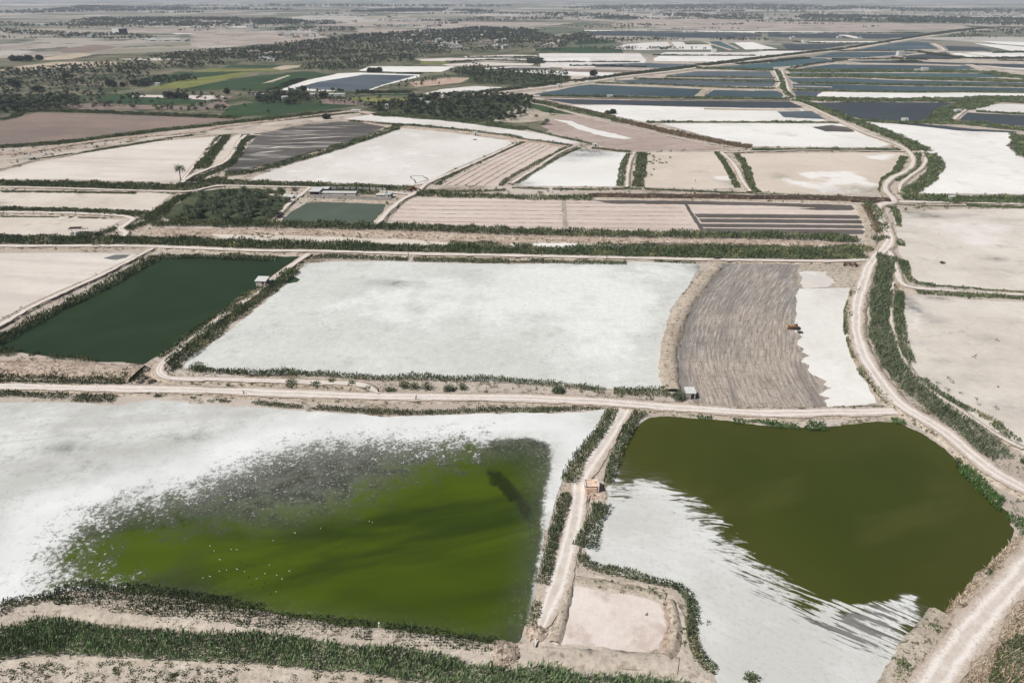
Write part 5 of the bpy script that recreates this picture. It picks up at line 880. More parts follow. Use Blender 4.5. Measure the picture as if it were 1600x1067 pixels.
reeds_obj([([(890, 228), (860, 244), (800, 276), (782, 291)], 1.5, 1.1), ([(905, 232), (880, 243), (850, 260), (806, 288)], 1.5, 1.1), ([(818, 223), (768, 244), (700, 277), (684, 290)], 1.5, 1.1, dict(gap=.1)), ([(984, 242), (975, 257), (970, 292)], 2.2, 1.3), ([(1003, 240), (1001, 262), (996, 293)], 3.2, 1.6), ([(1120, 239), (1133, 258), (1152, 294)], 1.8, 1.2, dict(gap=.05)), ([(1150, 241), (1165, 262), (1174, 293), (1185, 302)], 2.2, 1.3), ([(1150, 302), (1200, 304), (1300, 307), (1370, 309)], .8, .7, dict(gap=.15)), ([(925, 232), (960, 236), (985, 238)], 2, 1.3), ([(1412, 245), (1400, 268), (1384, 280), (1378, 300)], 2.2, 1.2, dict(gap=.1))], 'scrub', 'green hedges dividing the tan and white pans')
reeds_obj([([(832, 158), (880, 170), (940, 183), (975, 192)], 5, 2.2), ([(1175, 235), (1250, 235), (1330, 235), (1405, 235)], 3, 1.6)], 'reed', 'green upper half of the diagonal reed bank')
reeds_obj([([(975, 191), (1020, 202), (1060, 211), (1110, 221), (1170, 232)], 4.5, 2.6, dict(cover=4)), ([(845, 159), (900, 171), (960, 184)], 2, 2.4)], 'reed_brown', 'dry brown lower half of the diagonal reed bank')
reeds_obj([([(1240, 158), (1262, 163), (1295, 175), (1340, 193), (1390, 212), (1425, 228), (1440, 237)], 5.5, 2.4, dict(cover=4)), ([(1452, 242), (1462, 258), (1454, 276), (1434, 293), (1416, 304)], 4, 2.2), ([(1432, 240), (1434, 256), (1424, 268), (1402, 284)], 1.8, 1.2, dict(gap=.1))], 'reed', 'wide green belt along the far road bend')
reeds_obj([([(1408, 309), (1450, 312), (1520, 314), (1600, 314), (1750, 317)], 6, 2.3, dict(cover=4)), ([(1510, 322), (1560, 324), (1600, 325), (1750, 328)], 2.0, 1.3), ([(1385, 319), (1440, 322), (1510, 323)], .7, .7, dict(gap=.3)), ([(1595, 212), (1596, 228), (1606, 246)], 6, 2)], 'reed', 'reed band above the upper beige pan')
FARR = [([(1245, 154), (1300, 157), (1400, 157.5), (1500, 157), (1540, 155), (1600, 155), (1750, 158)], 11), ([(1238, 142), (1300, 143), (1400, 145), (1480, 145)], 3.5), ([(1480, 144.5), (1600, 146), (1750, 149)], 3), ([(1246, 130.5), (1300, 131), (1400, 133.5), (1530, 135), (1600, 136), (1750, 139)], 6), ([(1230, 119), (1280, 119.5), (1330, 120), (1400, 122.5), (1500, 125), (1600, 128), (1750, 133)], 15), ([(1230, 111.5), (1300, 112), (1400, 112), (1530, 113)], 16), ([(1536, 113), (1600, 122), (1750, 131)], 16), ([(845, 151), (1000, 154), (1100, 155), (1230, 156)], 6), ([(930, 131), (1000, 132), (1100, 136.5), (1215, 140)], 3), ([(990, 124), (1100, 126.5), (1220, 130)], 3), ([(1040, 121), (1130, 122), (1210, 123)], 3.5), ([(1088, 107), (1150, 109), (1215, 111)], 12), ([(1215, 112), (1222, 128), (1224, 140), (1236, 154)], 3),
        ([(1466, 190), (1475, 178), (1500, 167), (1535, 158), (1555, 153)], 8), ([(1445, 192), (1500, 193), (1560, 199), (1600, 203), (1750, 212)], 8), ([(1340, 189), (1400, 193), (1445, 192)], 4), ([(1500, 172), (1525, 167), (1545, 161)], 6), ([(1525, 175), (1600, 180), (1700, 186)], 2.5), ([(1545, 159), (1600, 161), (1700, 164)], 4), ([(1010, 192.5), (1150, 192.5), (1310, 193)], 2)]
reeds_obj([(p, w_ * 1.1, 2.2, dict(cover=4, gap=.0)) for p, w_ in FARR], 'reed', 'green dykes dividing the far blue ponds')
FARR2 = [([(1236, 108), (1262, 102.5), (1290, 98.5), (1320, 95.5)], 5), ([(700, 149), (800, 140), (880, 130), (930, 124), (980, 117)], 8), ([(980, 117), (1050, 109), (1090, 104), (1150, 96), (1200, 90)], 12), ([(1200, 90), (1260, 83), (1330, 75), (1400, 63.5), (1450, 55.5)], 10), ([(1450, 55.5), (1500, 48.5), (1540, 44)], 20), ([(1150, 101), (1200, 97), (1260, 91)], 10), ([(1300, 93.5), (1400, 93), (1450, 94)], 5), ([(1390, 91), (1460, 93), (1500, 92)], 6), ([(1440, 82), (1462, 86), (1500, 90)], 10), ([(1500, 91), (1560, 92), (1640, 90)], 16), ([(1540, 83), (1600, 82)], 14), ([(1560, 95.5), (1640, 97)], 8), ([(1400, 97), (1435, 96)], 10), ([(845, 98), (900, 97.5), (1000, 98)], 5), ([(890, 103.5), (960, 104), (1010, 106)], 5), ([(1020, 87), (1100, 87.5), (1180, 88)], 4), ([(835, 92), (838, 100)], 14), ([(620, 115.5), (660, 116)], 6), ([(560, 145), (640, 146)], 10), ([(470, 125), (430, 141)], 8), ([(1240, 66), (1300, 68.5), (1390, 68)], 8), ([(1180, 52), (1300, 52.5), (1440, 52)], 10), ([(910, 50.5), (1010, 50), (1190, 53)], 7), ([(1180, 79.5), (1290, 79.8)], 4), ([(1300, 80.5), (1440, 81)], 5), ([(800, 91), (835, 90), (730, 91)], 8), ([(700, 98), (760, 95), (838, 97)], 8)]
reeds_obj([(p, w_, 2.4, dict(cover=3, gap=.06)) for p, w_ in FARR2], 'woods', 'dark scrub lining the far causeways')
# dry grass and specks
scatter_tufts([([(-200, 1045), (0, 1036), (150, 1033), (300, 1040), (450, 1050), (600, 1064), (680, 1075), (600, 1130), (-200, 1120)], 1.1, .34, .45, (5, -.12)), ([(90, 945), (200, 948), (330, 962), (400, 975), (520, 988), (640, 1000), (770, 1018), (640, 1008), (520, 1000), (400, 985), (300, 972), (200, 960)], 1.3, .28, .4, (4, -.15)), ([(60, 935), (150, 932), (300, 948), (420, 970), (560, 985), (560, 990), (400, 982), (250, 962), (120, 948), (60, 945)], 1.2, .3, .5, (4, -.2)), ([(845, 1015), (1000, 1035), (1060, 1042), (1000, 1052), (900, 1045), (840, 1035)], .12, .2, .3, (4, .1))], 'scrub', 'small green tufts dotting the bottom left ground')
scatter_tufts([([(880, 905), (960, 908), (1050, 925), (1075, 960), (1070, 1020), (1055, 1015), (1055, 960), (1020, 935), (900, 915)], .8, .2, .3, (3, .0)), ([(1000, 930), (1020, 935), (1015, 965), (1000, 960)], .4, .2, .3, (3, 0)), ([(925, 775), (950, 772), (945, 800), (920, 805)], .5, .18, .25, None), ([(1085, 930), (1105, 950), (1112, 1000), (1120, 1040), (1090, 1020)], .3, .25, .4, (3, .1))], 'scrub', 'dark dots of weed around the small basin')
scatter_tufts([([(1420, 575), (1480, 590), (1560, 640), (1600, 670), (1600, 715), (1500, 650), (1440, 610)], .06, .5, .7, (8, .05)), ([(1470, 560), (1600, 530), (1600, 640), (1520, 600)], .012, .35, .5, (8, .1)), ([(1500, 520), (1570, 520), (1570, 550), (1520, 550)], .03, .4, .5, (6, .1)), ([(1600, 670), (1600, 740), (1560, 720)], .1, .4, .5, None)], 'reed_grey', 'thin weeds scattered over the lower beige pan')
scatter_tufts([([(600, 597), (800, 602), (1000, 614), (1040, 620), (1000, 628), (800, 617), (620, 614)], .25, .25, .4, (5, .0)), ([(300, 596), (580, 602), (590, 612), (300, 604)], .4, .35, .5, (5, -.1)), ([(0, 606), (300, 614), (700, 627), (930, 630), (930, 636), (700, 640), (500, 634), (250, 618), (0, 613)], .10, .22, .35, (4, .0)), ([(1010, 645), (1400, 650), (1400, 656), (1290, 664), (1100, 650)], .10, .22, .3, (4, .0))], 'scrub', 'small scrub dots on the verges of the dirt road')
scatter_tufts([([(220, 362), (600, 366), (1000, 378), (1330, 386), (1330, 392), (1000, 388), (600, 380), (240, 372)], .05, .35, .4, (7, .0)), ([(1010, 240), (1050, 240), (1045, 255), (1010, 292), (1004, 292)], .05, .6, .5, (8, .15)), ([(1000, 245), (1040, 242), (1060, 256), (1020, 262)], .015, .8, .6, None)], 'scrub', 'dark weeds on the canal floor and tan pan edge')
DRY = [(1378, 1090), (1425, 1010), (1482, 948), (1548, 880), (1582, 848), (1640, 800), (1600, 880), (1550, 940), (1498, 1002), (1462, 1050), (1430, 1100)]
DRY2 = [(1600, 915), (1560, 968), (1520, 1025), (1495, 1075), (1700, 1150), (1700, 950)]
def dry_grass():
    v = Veg()
    for px, d, hh in ((DRY, 20, .6), (DRY2, 22, .8)):
        q = poly_pts(px, d, clump=(3, -.25)); n = len(q); a = RNG.uniform(0, 6.28, n); l = RNG.uniform(.4, 1.3, n)
        dr = np.stack([np.cos(a) * l, np.sin(a) * l, np.ones(n)], 1); dr /= np.linalg.norm(dr, axis=1)[:, None]
        v.add(np.c_[q, np.full(n, .05)], dr, RNG.uniform(.5, 1.2, n) * hh * 2, RNG.uniform(.08, .2, n), RNG.random(n))
    v.build('dry_grass', M['grass_dry'], label='straw coloured grass on both sides of the corner road', cat='dry grass', kind='stuff')
dry_grass()
reeds_obj([([(1620, 1015), (1595, 1045), (1580, 1090)], 4, 2.0, dict(cover=5)), ([(1460, 970), (1450, 985)], 1.6, .9), ([(1412, 1040), (1398, 1065)], 1.4, 1.1), ([(1565, 880), (1545, 900)], 1.2, .7), ([(1518, 1028), (1535, 1010)], 1.4, .8)], 'scrub', 'dark bushes in the bottom right corner')
def gorge():
    v = Veg(); q = poly_pts([(455, 405), (480, 403), (500, 408), (480, 416), (455, 428)], 4); v.reeds(q, np.full(len(q), .4)); 
    q = poly_pts([(1365, 585), (1400, 470), (1372, 400), (1366, 420), (1365, 500)], .6)
    v.reeds(q, np.full(len(q), .5)); q = strip_pts([(500, 407), (640, 409), (800, 411), (980, 411)], 2.5, 2.2); v.reeds(q, np.full(len(q), .35))
    v.build('dry_grass', M['reed_brown'], label='brown dead weed lining the edges of the largest pan', cat='dry grass', kind='stuff')
gorge()

# ================================================================ TREES
def palm_parts(seed, th, tr, fl, nf, drop):
    """trunk mesh and crown mesh of one date palm; th trunk height, fl frond length"""
    r = np.random.default_rng(seed); lean = r.uniform(-.12, .12, 2) * th
    k = 6; V = []; rings = 6
    for i in range(rings):
        t = i / (rings - 1); rad = tr * (1.35 - .5 * t) * (1 + .08 * (i % 2))
        for j in range(k): a = j / k * 2 * math.pi; V.append((lean[0] * t * t + math.cos(a) * rad, lean[1] * t * t + math.sin(a) * rad, th * t - .1))
    F = [(i * k + j, i * k + (j + 1) % k, (i + 1) * k + (j + 1) % k, (i + 1) * k + j) for i in range(rings - 1) for j in range(k)]
    trunk = mesh_np('trunk', np.array(V), np.array(F))
    LV = []; T = []
    top = np.array([lean[0], lean[1], th])
    for f in range(nf):
        az = f * 2.399 + r.uniform(-.2, .2); el = R(72) - (f / nf) ** .7 * R(70 + drop); L = fl * r.uniform(.8, 1.1); seg = 7
        h = np.array([math.cos(az), math.sin(az), 0]); up = np.array([0, 0, 1.]); p = top.copy(); e = el; tt = r.uniform(0, 1)
        side = np.array([-math.sin(az), math.cos(az), 0]); pts = [p.copy()]; ds = []
        for s_ in range(seg):
            d = h * math.cos(e) + up * math.sin(e); p = p + d * L / seg; pts.append(p.copy()); ds.append(d); e -= R(8 + 4.2 * s_)
        for s_ in range(seg):
            wl_ = fl * .15 * math.sin(math.pi * (.18 + .78 * s_ / seg)); b0, b1 = pts[s_], pts[s_ + 1]; d = ds[s_]
            for sg in (-1, 1):
                tip = (b0 + b1) / 2 + side * sg * wl_ + d * wl_ * .75 - up * wl_ * .35
                LV += [b0, b0 * .35 + b1 * .65 + d * .02, tip, tip - d * wl_ * .16]; T += [tt * .7 + .3 * (f < nf * .5)] * 4  # upper fronds tinted lighter: highlight above and shade below painted in
    LV = np.array(LV); crown = mesh_np('crown', LV, np.arange(len(LV)).reshape(-1, 4), {'tint': np.array(T)})
    return trunk, crown
def dead_skirt(seed, th, fl):
    r = np.random.default_rng(seed); n = 26; a = r.uniform(0, 6.28, n); b = np.c_[np.zeros((n, 2)), np.full(n, th - .1)]
    d = np.stack([np.cos(a) * .6, np.sin(a) * .6, np.full(n, -.9)], 1); d /= np.linalg.norm(d, axis=1)[:, None]
    V, F, T = kites(b, d, r.uniform(.3, .55, n) * fl, r.uniform(.1, .3, n), r.random(n)); return mesh_np('dead_fronds', V, F, {'tint': T})
PSPEC = [(3.4, .24, 3.7, 38, 12), (4.6, .22, 3.9, 38, 22), (2.4, .26, 3.5, 36, 4), (1.2, .28, 3.5, 34, -8), (7.2, .2, 4.0, 34, 10), (.5, .28, 2.7, 44, -16)]
PMESH = []
for i, sp in enumerate(PSPEC):
    tr_, cr_ = palm_parts(40 + i, *sp); PMESH.append((tr_, cr_, dead_skirt(60 + i, sp[0], sp[2])))
    tr_.materials.append(M['trunk']); cr_.materials.append(M['palm']); PMESH[-1][2].materials.append(M['reed_brown'])
def make_palm(i, label, group):
    root = empty('date_palm', (0, 0, 0), label=label, cat='palm tree', group=group)
    for nm, me in zip(('trunk', 'crown', 'dead_fronds'), PMESH[i]): link(nm, me, root)
    return root
def put_palms(pts, label, group, kinds=(0, 1, 2, 3), smin=.8, smax=1.15):
    protos = {}; size = ['middling', 'tall', 'short', 'very short', 'tallest', 'trunkless']; md = np.median(np.array(pts), axis=0); lo, hi = np.percentile(np.array(pts), [33, 67], axis=0)
    for q in pts:
        i = random.choice(kinds)
        if i not in protos: protos[i] = o = make_palm(i, label, group)
        else: o = copy_tree(protos[i])
        o['label'] = size[i] + ' ' + label + ', ' + ('front' if q[1] < lo[1] else 'back' if q[1] > hi[1] else 'middle') + ' ' + ('left' if q[0] < lo[0] else 'right' if q[0] > hi[0] else 'centre')
        s = random.uniform(smin, smax); o.location = (q[0], q[1], 0.03); o.scale = (s, s, s * random.uniform(.85, 1.15)); o.rotation_euler = (0, 0, random.uniform(0, 6.28))
def spaced(px, n, dmin, world=False):
    poly = PL(px); q = poly_pts(px, 1.0 * 12 * n / max(1, abs(area(poly)))); out = []
    for p in q:
        if len(out) >= n: break
        if all((p[0] - o[0]) ** 2 + (p[1] - o[1]) ** 2 > dmin * dmin for o in out): out.append(p)
    return np.array(out)
def area(p): return .5 * float(np.sum(p[:, 0] * np.roll(p[:, 1], -1) - p[:, 1] * np.roll(p[:, 0], -1)))
def tree_single(px, py, i, s, label, zsc=1.0, group=None):
    o = make_palm(i, label, group); p = P(px, py); o.location = (p[0], p[1], 0.05); o.scale = (s, s, s * zsc); o.rotation_euler = (0, 0, px * 1.7); return o
tree_single(283, 285, 4, 1.15, 'lone tall date palm at the corner of the pale pan', 1.0)
G1 = [(298, 318), (318, 306), (350, 301), (400, 301), (440, 305), (452, 318), (442, 328), (432, 340), (418, 346), (330, 346), (275, 344)]
put_palms(spaced(G1, 92, 2.8), 'date palm in the grove beside the small grey green pond', 'date palms of the near grove', (0, 2, 3), .75, 1.05)
G4 = [(572, 170), (600, 163), (645, 158), (680, 150), (720, 150), (780, 149), (832, 154), (836, 168), (812, 188), (775, 192), (700, 186), (640, 181), (600, 177)]
put_palms(spaced(G4, 118, 5.0), 'date palm in the broad grove above the long narrow pan', 'date palms of the broad grove', (0, 1, 2, 3), .8, 1.15)
G3 = [(400, 152), (420, 148), (470, 147), (488, 156), (480, 165), (430, 165), (402, 163)]
put_palms(spaced(G3, 28, 4.5), 'date palm in the cluster around the white farmhouse', 'date palms around the farmhouse', (0, 1, 4), .9, 1.2)
G2 = [(-20, 155), (60, 152), (110, 150), (125, 158), (125, 168), (60, 172), (0, 176), (-20, 172)]
put_palms(spaced(G2, 30, 7), 'date palm in the left edge plantation behind the brown field', 'date palms at the left edge', (0, 1, 4), .9, 1.25)
row = [P(x, y) for x, y in [(145, 163), (150, 166), (158, 165), (166, 167), (172, 166), (187, 167), (205, 168), (209, 170), (244, 171), (248, 174), (254, 172), (262, 171), (269, 173), (268, 166), (296, 172), (303, 170), (306, 174), (314, 167), (338, 172), (349, 172), (343, 173), (501, 165), (563, 164), (571, 166), (516, 158), (522, 158), (528, 159), (532, 158), (419, 176), (160, 150), (157, 145)]]
put_palms(row, 'scattered date palm standing in the fields above the brown field', 'scattered date palms', (0, 1, 2), .9, 1.15)
tree_single(838, 183, 3, .8, 'small young palm on the tan ground left of the twin trees')
tree_single(860, 180, 1, 1.0, 'rear palm of the dark cluster beside the triangular field')
o_ = tree_single(855, 195, 0, 1.05, 'front palm of the dark cluster beside the triangular field')
tree_single(850, 195, 3, .9, 'leaning low palm at the left of the dark cluster')
tree_single(847, 196, 3, .7, 'shortest palm of the dark cluster')
tree_single(872, 612, 5, .95, 'bushy dark palm on the verge below the largest pan')
tree_single(1061, 622, 5, 1.05, 'dark bushy palm beside the small white roofed hut')
tree_single(701, 610, 5, .85, 'bushy palm shrub on the verge, nearest the middle')
for (x, y, lb) in [(438, 299, 'small palm right of the near grove'), (460, 298, 'small palm by the track behind the shed'), (609, 296, 'small palm in the reeds right of the farmyard')]:
    tree_single(x, y, 3, .75, lb)
# bushes on the verge
def bush(px, py, r, h, label, mat='scrub', group=None, name='bush', n=None):
    p = P(px, py); v = Veg(); v.blob((0, 0, 0.1), r, h, n or int(110 + 130 * r), 1.0)
    # leaf size follows where the bush stands
    v = Veg(); c = (p[0], p[1], .1); v.blob(c, r, h, n or int(90 + 120 * r), .8)
    for A in v.V: A[:, 0] -= p[0]; A[:, 1] -= p[1]
    root = empty(name, (p[0], p[1], 0), label=label, cat='bush' if name == 'bush' else 'tree', group=group)
    f = v.build('foliage', M[mat]); f.parent = root
    q = Veg(); nb = 10; a = RNG.uniform(0, 6.28, nb); d = np.stack([np.cos(a) * .5, np.sin(a) * .5, np.ones(nb)], 1); d /= np.linalg.norm(d, axis=1)[:, None]
    V, F, T = kites(np.zeros((nb, 3)), d, np.full(nb, h * .8), np.full(nb, .12 + .04 * r), np.zeros(nb)); link('branches', mesh_np('branches', V, F), root, [M['wood']])
    return root
for x, y, r_, h_, lb in [(455, 603, 1.6, 2.0, 'leftmost round bush above the dirt road'), (493, 604, 1.2, 1.5, 'second round bush above the dirt road'), (519, 599, 1.0, 1.3, 'small bush just left of the path fork'), (550, 603, 1.1, 1.4, 'bush at the path fork'), (575, 610, 1.2, .9, 'low dark bush in the crook of the path'), (610, 612, 1.5, 1.0, 'wide low bush right of the path'), (631, 606, 1.3, 2.2, 'upright bush right of the path, tallest of three'), (648, 607, 1.3, 1.6, 'middle bush of the three right of the path'), (667, 608, 1.4, 2.0, 'third bush right of the path'), (722, 608, 1.2, 1.6, 'bush right of the bushy palm shrub'), (310, 578, 2.2, 2.2, 'big round shrub at the near left corner of the largest pan'), (276, 574, 1.4, .9, 'flat shrub beside the junction rubble'), (1458, 985, 1.2, 1.1, 'green bush at the tip of the olive pond'), (1410, 1045, 1.4, 1.3, 'green bush near the bottom edge right of the raked bed'), (1496, 722, .8, 1.0, 'single round bush on the shore of the olive pond'), (1600, 724, 1.0, 1.2, 'dark bush at the right edge below the reed band'), (1472, 404 + 8, .6, .5, 'tiny weed clump on the upper beige pan'), (1172, 1063, 1.1, 1.2, 'bush at the bottom edge beside the raked bed')]:
    bush(x, y, r_, h_, lb)
def round_tree(px, py, r, h, label, group=None):
    p = P(px, py); v = Veg(); v.blob((p[0], p[1], h * .18), r, h * .85, int(220 + 60 * r), .9); v.blob((p[0] + r * .4, p[1], h * .3), r * .7, h * .5, 80, .9)
    for A in v.V: A[:, 0] -= p[0]; A[:, 1] -= p[1]
    root = empty('broadleaf_tree', (p[0], p[1], 0), label=label, cat='tree', group=group); f = v.build('crown', M['woods']); f.parent = root
    k = 6; V = [(math.cos(j / k * 6.283) * rad, math.sin(j / k * 6.283) * rad, z) for z, rad in ((-.1, .3), (h * .3, .2), (h * .55, .1)) for j in range(k)]
    link('trunk', mesh_np('trunk', np.array(V), np.array([(i * k + j, i * k + (j + 1) % k, (i + 1) * k + (j + 1) % k, (i + 1) * k + j) for i in range(2) for j in range(k)])), root, [M['trunk']])
for x, y, r_, h_, lb in [(22, 96, 5, 7, 'round tree at the far left, first of the row over the tan field'), (32, 95.5, 5, 6, 'round tree, second of the row over the tan field'), (45, 95.5, 5, 7, 'round tree, last of the row over the tan field'), (62, 94, 4, 6, 'lone round tree over the tan field'), (20, 136, 4, 8, 'big dark tree at the left edge plantation'), (26, 138, 4, 8, 'dark tree beside the big one at the left edge'), (60, 143, 6, 5, 'wide dark tree among the left palms'), (103, 122, 3.5, 5, 'round dark tree in the rough green strip'), (172, 135, 4, 6, 'dark tree group member left of the white hut'), (178, 136, 3.5, 6, 'taller dark tree left of the white hut'), (192, 136, 2, 4, 'small dark tree left of the white hut'), (226, 135, 3.5, 4, 'flat dark bushy tree next to the white hut'), (355, 147, 2.2, 5, 'pointed dark tree by the farm track'), (505, 154, 4, 6, 'round dark tree right of the farmhouse palms'), (474, 143, 3, 5, 'dark tree at the shore of the steel blue pond'), (288, 155, 4, 5, 'round dark tree on the pale strip, right one'), (264, 154, 5, 6, 'dark spreading tree on the pale strip, left one'), (275, 154, 4, 5, 'dark spreading tree on the pale strip, middle one'), (510, 186, 3, 3.5, 'brownish dome shaped tree beside the upper track'), (645, 160, 4, 8, 'big dark tree in the broad palm grove, left one'), (670, 160, 4, 6, 'dark tree in the broad palm grove, right one'), (927, 119, 4, 6, 'single dark tree beside the causeway'), (579, 113, 4, 4, 'round tree on the far shore of the steel blue pond, first of three'), (586, 112.5, 3, 4, 'round tree on the far shore of the steel blue pond, second of three'), (593, 113, 3, 5, 'round tree on the far shore of the steel blue pond, third'), (957, 178, 2.5, 3, 'dark clump on the far white pan, right one'), (950, 178.5, 2.5, 2, 'dark clump on the far white pan, left one'), (155, 370, 1.5, 1.4, 'bush beside the tan pan canopy')]:
    round_tree(x, y, r_, h_, lb)

# the distant plantations: thousands of small crowns, built as masses
def forest(regions, label, name='palm_plantation', cat='palm plantation'):
    v = Veg()
    for px, sp, h, n, clump in regions:
        q = poly_pts(px, 1.0 / (sp * sp), clump=clump); m = len(q)
        if not m: continue
        hh = h * RNG.uniform(.6, 1.25, m) * (1 + .3 * fbm(q[:, 0], q[:, 1], 60, 2)); c = np.repeat(q, n, 0); H = np.repeat(hh, n); k = len(c)
        a = RNG.uniform(0, 6.28, k); el = RNG.uniform(-.5, 1.2, k); d = np.stack([np.cos(a) * np.cos(el), np.sin(a) * np.cos(el), np.sin(el)], 1)
        s_ = np.maximum(2.6, px_m(c) * 1.5)
        v.add(np.c_[c, H * .72], d, s_ * RNG.uniform(.7, 1.2, k), s_ * .42, np.clip(RNG.random(k) * .6 + .35 * np.sin(el), 0, 1))  # upward leaves tinted lighter, painting sky-lit crown tops
        t = np.zeros((m, 3)); t[:, 2] = 1; v.add(np.c_[q, np.full(m, -.1)], t, hh * .8, np.maximum(.5, px_m(q) * .35), np.full(m, .1))
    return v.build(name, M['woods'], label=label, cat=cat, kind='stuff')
forest([([(-200, 140), (0, 131), (100, 119), (170, 118), (215, 122), (240, 118), (330, 104), (400, 98), (460, 99), (500, 98), (640, 99), (660, 92), (600, 84), (480, 78), (420, 74), (330, 80), (250, 87), (215, 96), (150, 102), (60, 107), (0, 111), (-200, 117)], 8.0, 5.2, 13, (45, -.28)), ([(600, 84), (660, 92), (720, 83), (800, 80), (880, 75), (900, 70), (870, 66), (800, 66), (720, 70), (640, 72)], 9.5, 5, 11, (50, -.05)), ([(420, 74), (480, 78), (600, 84), (640, 72), (720, 70), (760, 66), (840, 66), (880, 62), (850, 54), (820, 46), (740, 44), (690, 49), (600, 53), (550, 57), (480, 65), (430, 70)], 11, 5, 11, (80, -.22))], 'broad dark plantation belt crossing the upper left plain')
forest([(G4, 6.2, 4.6, 16, (25, -.5)), (G2, 8, 5.5, 14, (30, -.4)), ([(110, 152), (150, 142), (330, 146), (390, 155), (380, 176), (300, 178), (150, 172)], 13, 5, 12, (22, -.05)), ([(-100, 158), (110, 150), (130, 170), (50, 176), (-100, 190)], 7, 5.5, 14, (30, -.3)), ([(380, 144), (480, 142), (560, 145), (640, 148), (560, 158), (400, 160)], 9, 4, 10, (16, -.05)), ([(60, 120), (230, 122), (250, 130), (220, 138), (100, 138)], 9, 4, 10, (20, -.1)), ([(-100, 132), (100, 122), (230, 130), (150, 148), (0, 150), (-100, 150)], 11, 4, 10, (20, -.2)), ([(510, 148), (600, 146), (640, 150), (560, 166), (520, 166)], 13, 4, 10, (14, .05)), (G3, 6, 5, 12, None), ([(470, 108), (480, 102), (560, 99), (600, 100), (560, 108), (520, 112), (475, 112)], 7, 5, 9, None), ([(730, 112), (740, 105), (760, 104), (770, 112), (885, 117), (890, 129), (830, 134), (750, 134), (735, 128), (722, 118)], 7.5, 6, 10, None), ([(600, 140), (640, 128), (700, 112), (740, 112), (725, 130), (660, 140)], 14, 5, 9, (30, .0)), ([(700, 112), (740, 106), (745, 118), (715, 124)], 8, 6, 9, None)], 'palm plantation around the upper middle ponds')
forest([([(200, 131), (260, 122), (300, 121), (310, 126), (260, 131), (215, 137)], 5, 4, 9, None), ([(-60, 150), (0, 138), (30, 131), (100, 126), (150, 124), (200, 126), (230, 128), (200, 134), (120, 133), (60, 137), (20, 146)], 13, 4, 9, (20, -.25))], 'rough green thicket left of the dark green crop')
forest([([(900, 70), (905, 60), (950, 62), (1000, 62), (1050, 61), (1070, 63), (1000, 66), (960, 68)], 11, 5, 8, None), ([(835, 76), (920, 76), (1000, 75), (1045, 77), (1040, 80), (900, 79), (835, 81)], 9, 5, 8, (30, -.2)), ([(860, 65), (880, 58), (910, 54), (930, 58), (900, 66)], 9, 6, 8, None), ([(1105, 63), (1140, 61), (1200, 63), (1200, 65), (1140, 64)], 10, 5, 8, None), ([(1010, 77), (1060, 75.5), (1120, 76.5), (1090, 79), (1020, 80)], 9, 4.5, 8, (25, -.1))], 'tree lines among the pans below the horizon')
forest([([(70, 42), (80, 38), (120, 33), (150, 29.5), (300, 29), (420, 30), (470, 33), (495, 38), (450, 43), (400, 41), (320, 43), (250, 42), (130, 43)], 15, 6, 8, (160, -.25)), ([(-100, 50), (0, 47), (60, 50), (120, 54), (170, 54), (250, 59), (235, 63), (150, 63), (50, 63), (-100, 60)], 13, 6, 8, (100, -.3)), ([(-100, 38), (0, 36), (60, 40), (50, 43), (-100, 44)], 18, 6, 8, (80, -.05)), ([(-100, 22), (0, 17), (60, 18), (130, 10), (300, 13), (290, 18), (130, 19), (60, 22)], 30, 7, 8, (200, -.1)), ([(420, 49), (440, 44), (550, 45), (560, 49), (500, 51)], 14, 6, 8, (100, -.3)), ([(480, 35), (520, 34), (530, 39), (500, 40)], 20, 6, 8, None)], 'dark wood belts on the far left plain')
forest([([(540, 19), (590, 17), (620, 15), (700, 15), (690, 19), (620, 20), (560, 20)], 24, 8, 8, (200, -.3)), ([(710, 17), (740, 16.5), (780, 19), (740, 20)], 24, 7, 8, None), ([(710, 30), (760, 28.5), (880, 30), (860, 32), (760, 32)], 22, 6, 8, (60, -.05)), ([(810, 24), (850, 21.5), (960, 24), (1000, 26), (960, 29), (900, 28)], 22, 7, 8, (120, -.1)), ([(930, 29), (960, 27), (1000, 29), (990, 31.5), (940, 31)], 18, 6, 8, None), ([(1000, 25), (1040, 22.5), (1160, 23), (1195, 25), (1190, 28), (1100, 29)], 22, 7, 8, (150, -.15)), ([(870, 14), (960, 10), (1200, 8), (1400, 14), (1700, 18), (1700, 22), (1400, 19), (1200, 17), (960, 16)], 42, 9, 8, (300, -.15)), ([(1240, 28), (1260, 24), (1340, 25), (1500, 29), (1700, 32), (1700, 44), (1560, 41), (1500, 38.5), (1350, 35), (1300, 33), (1245, 31)], 20, 7, 8, (200, -.3)), ([(1500, 50), (1560, 44), (1640, 42), (1640, 62), (1560, 60), (1480, 60)], 18, 4, 8, (50, .02)), ([(180, 10), (500, 8), (800, 10), (800, 12), (500, 11)], 50, 8, 8, (260, .0))], 'dark wood belts on the far right plain')

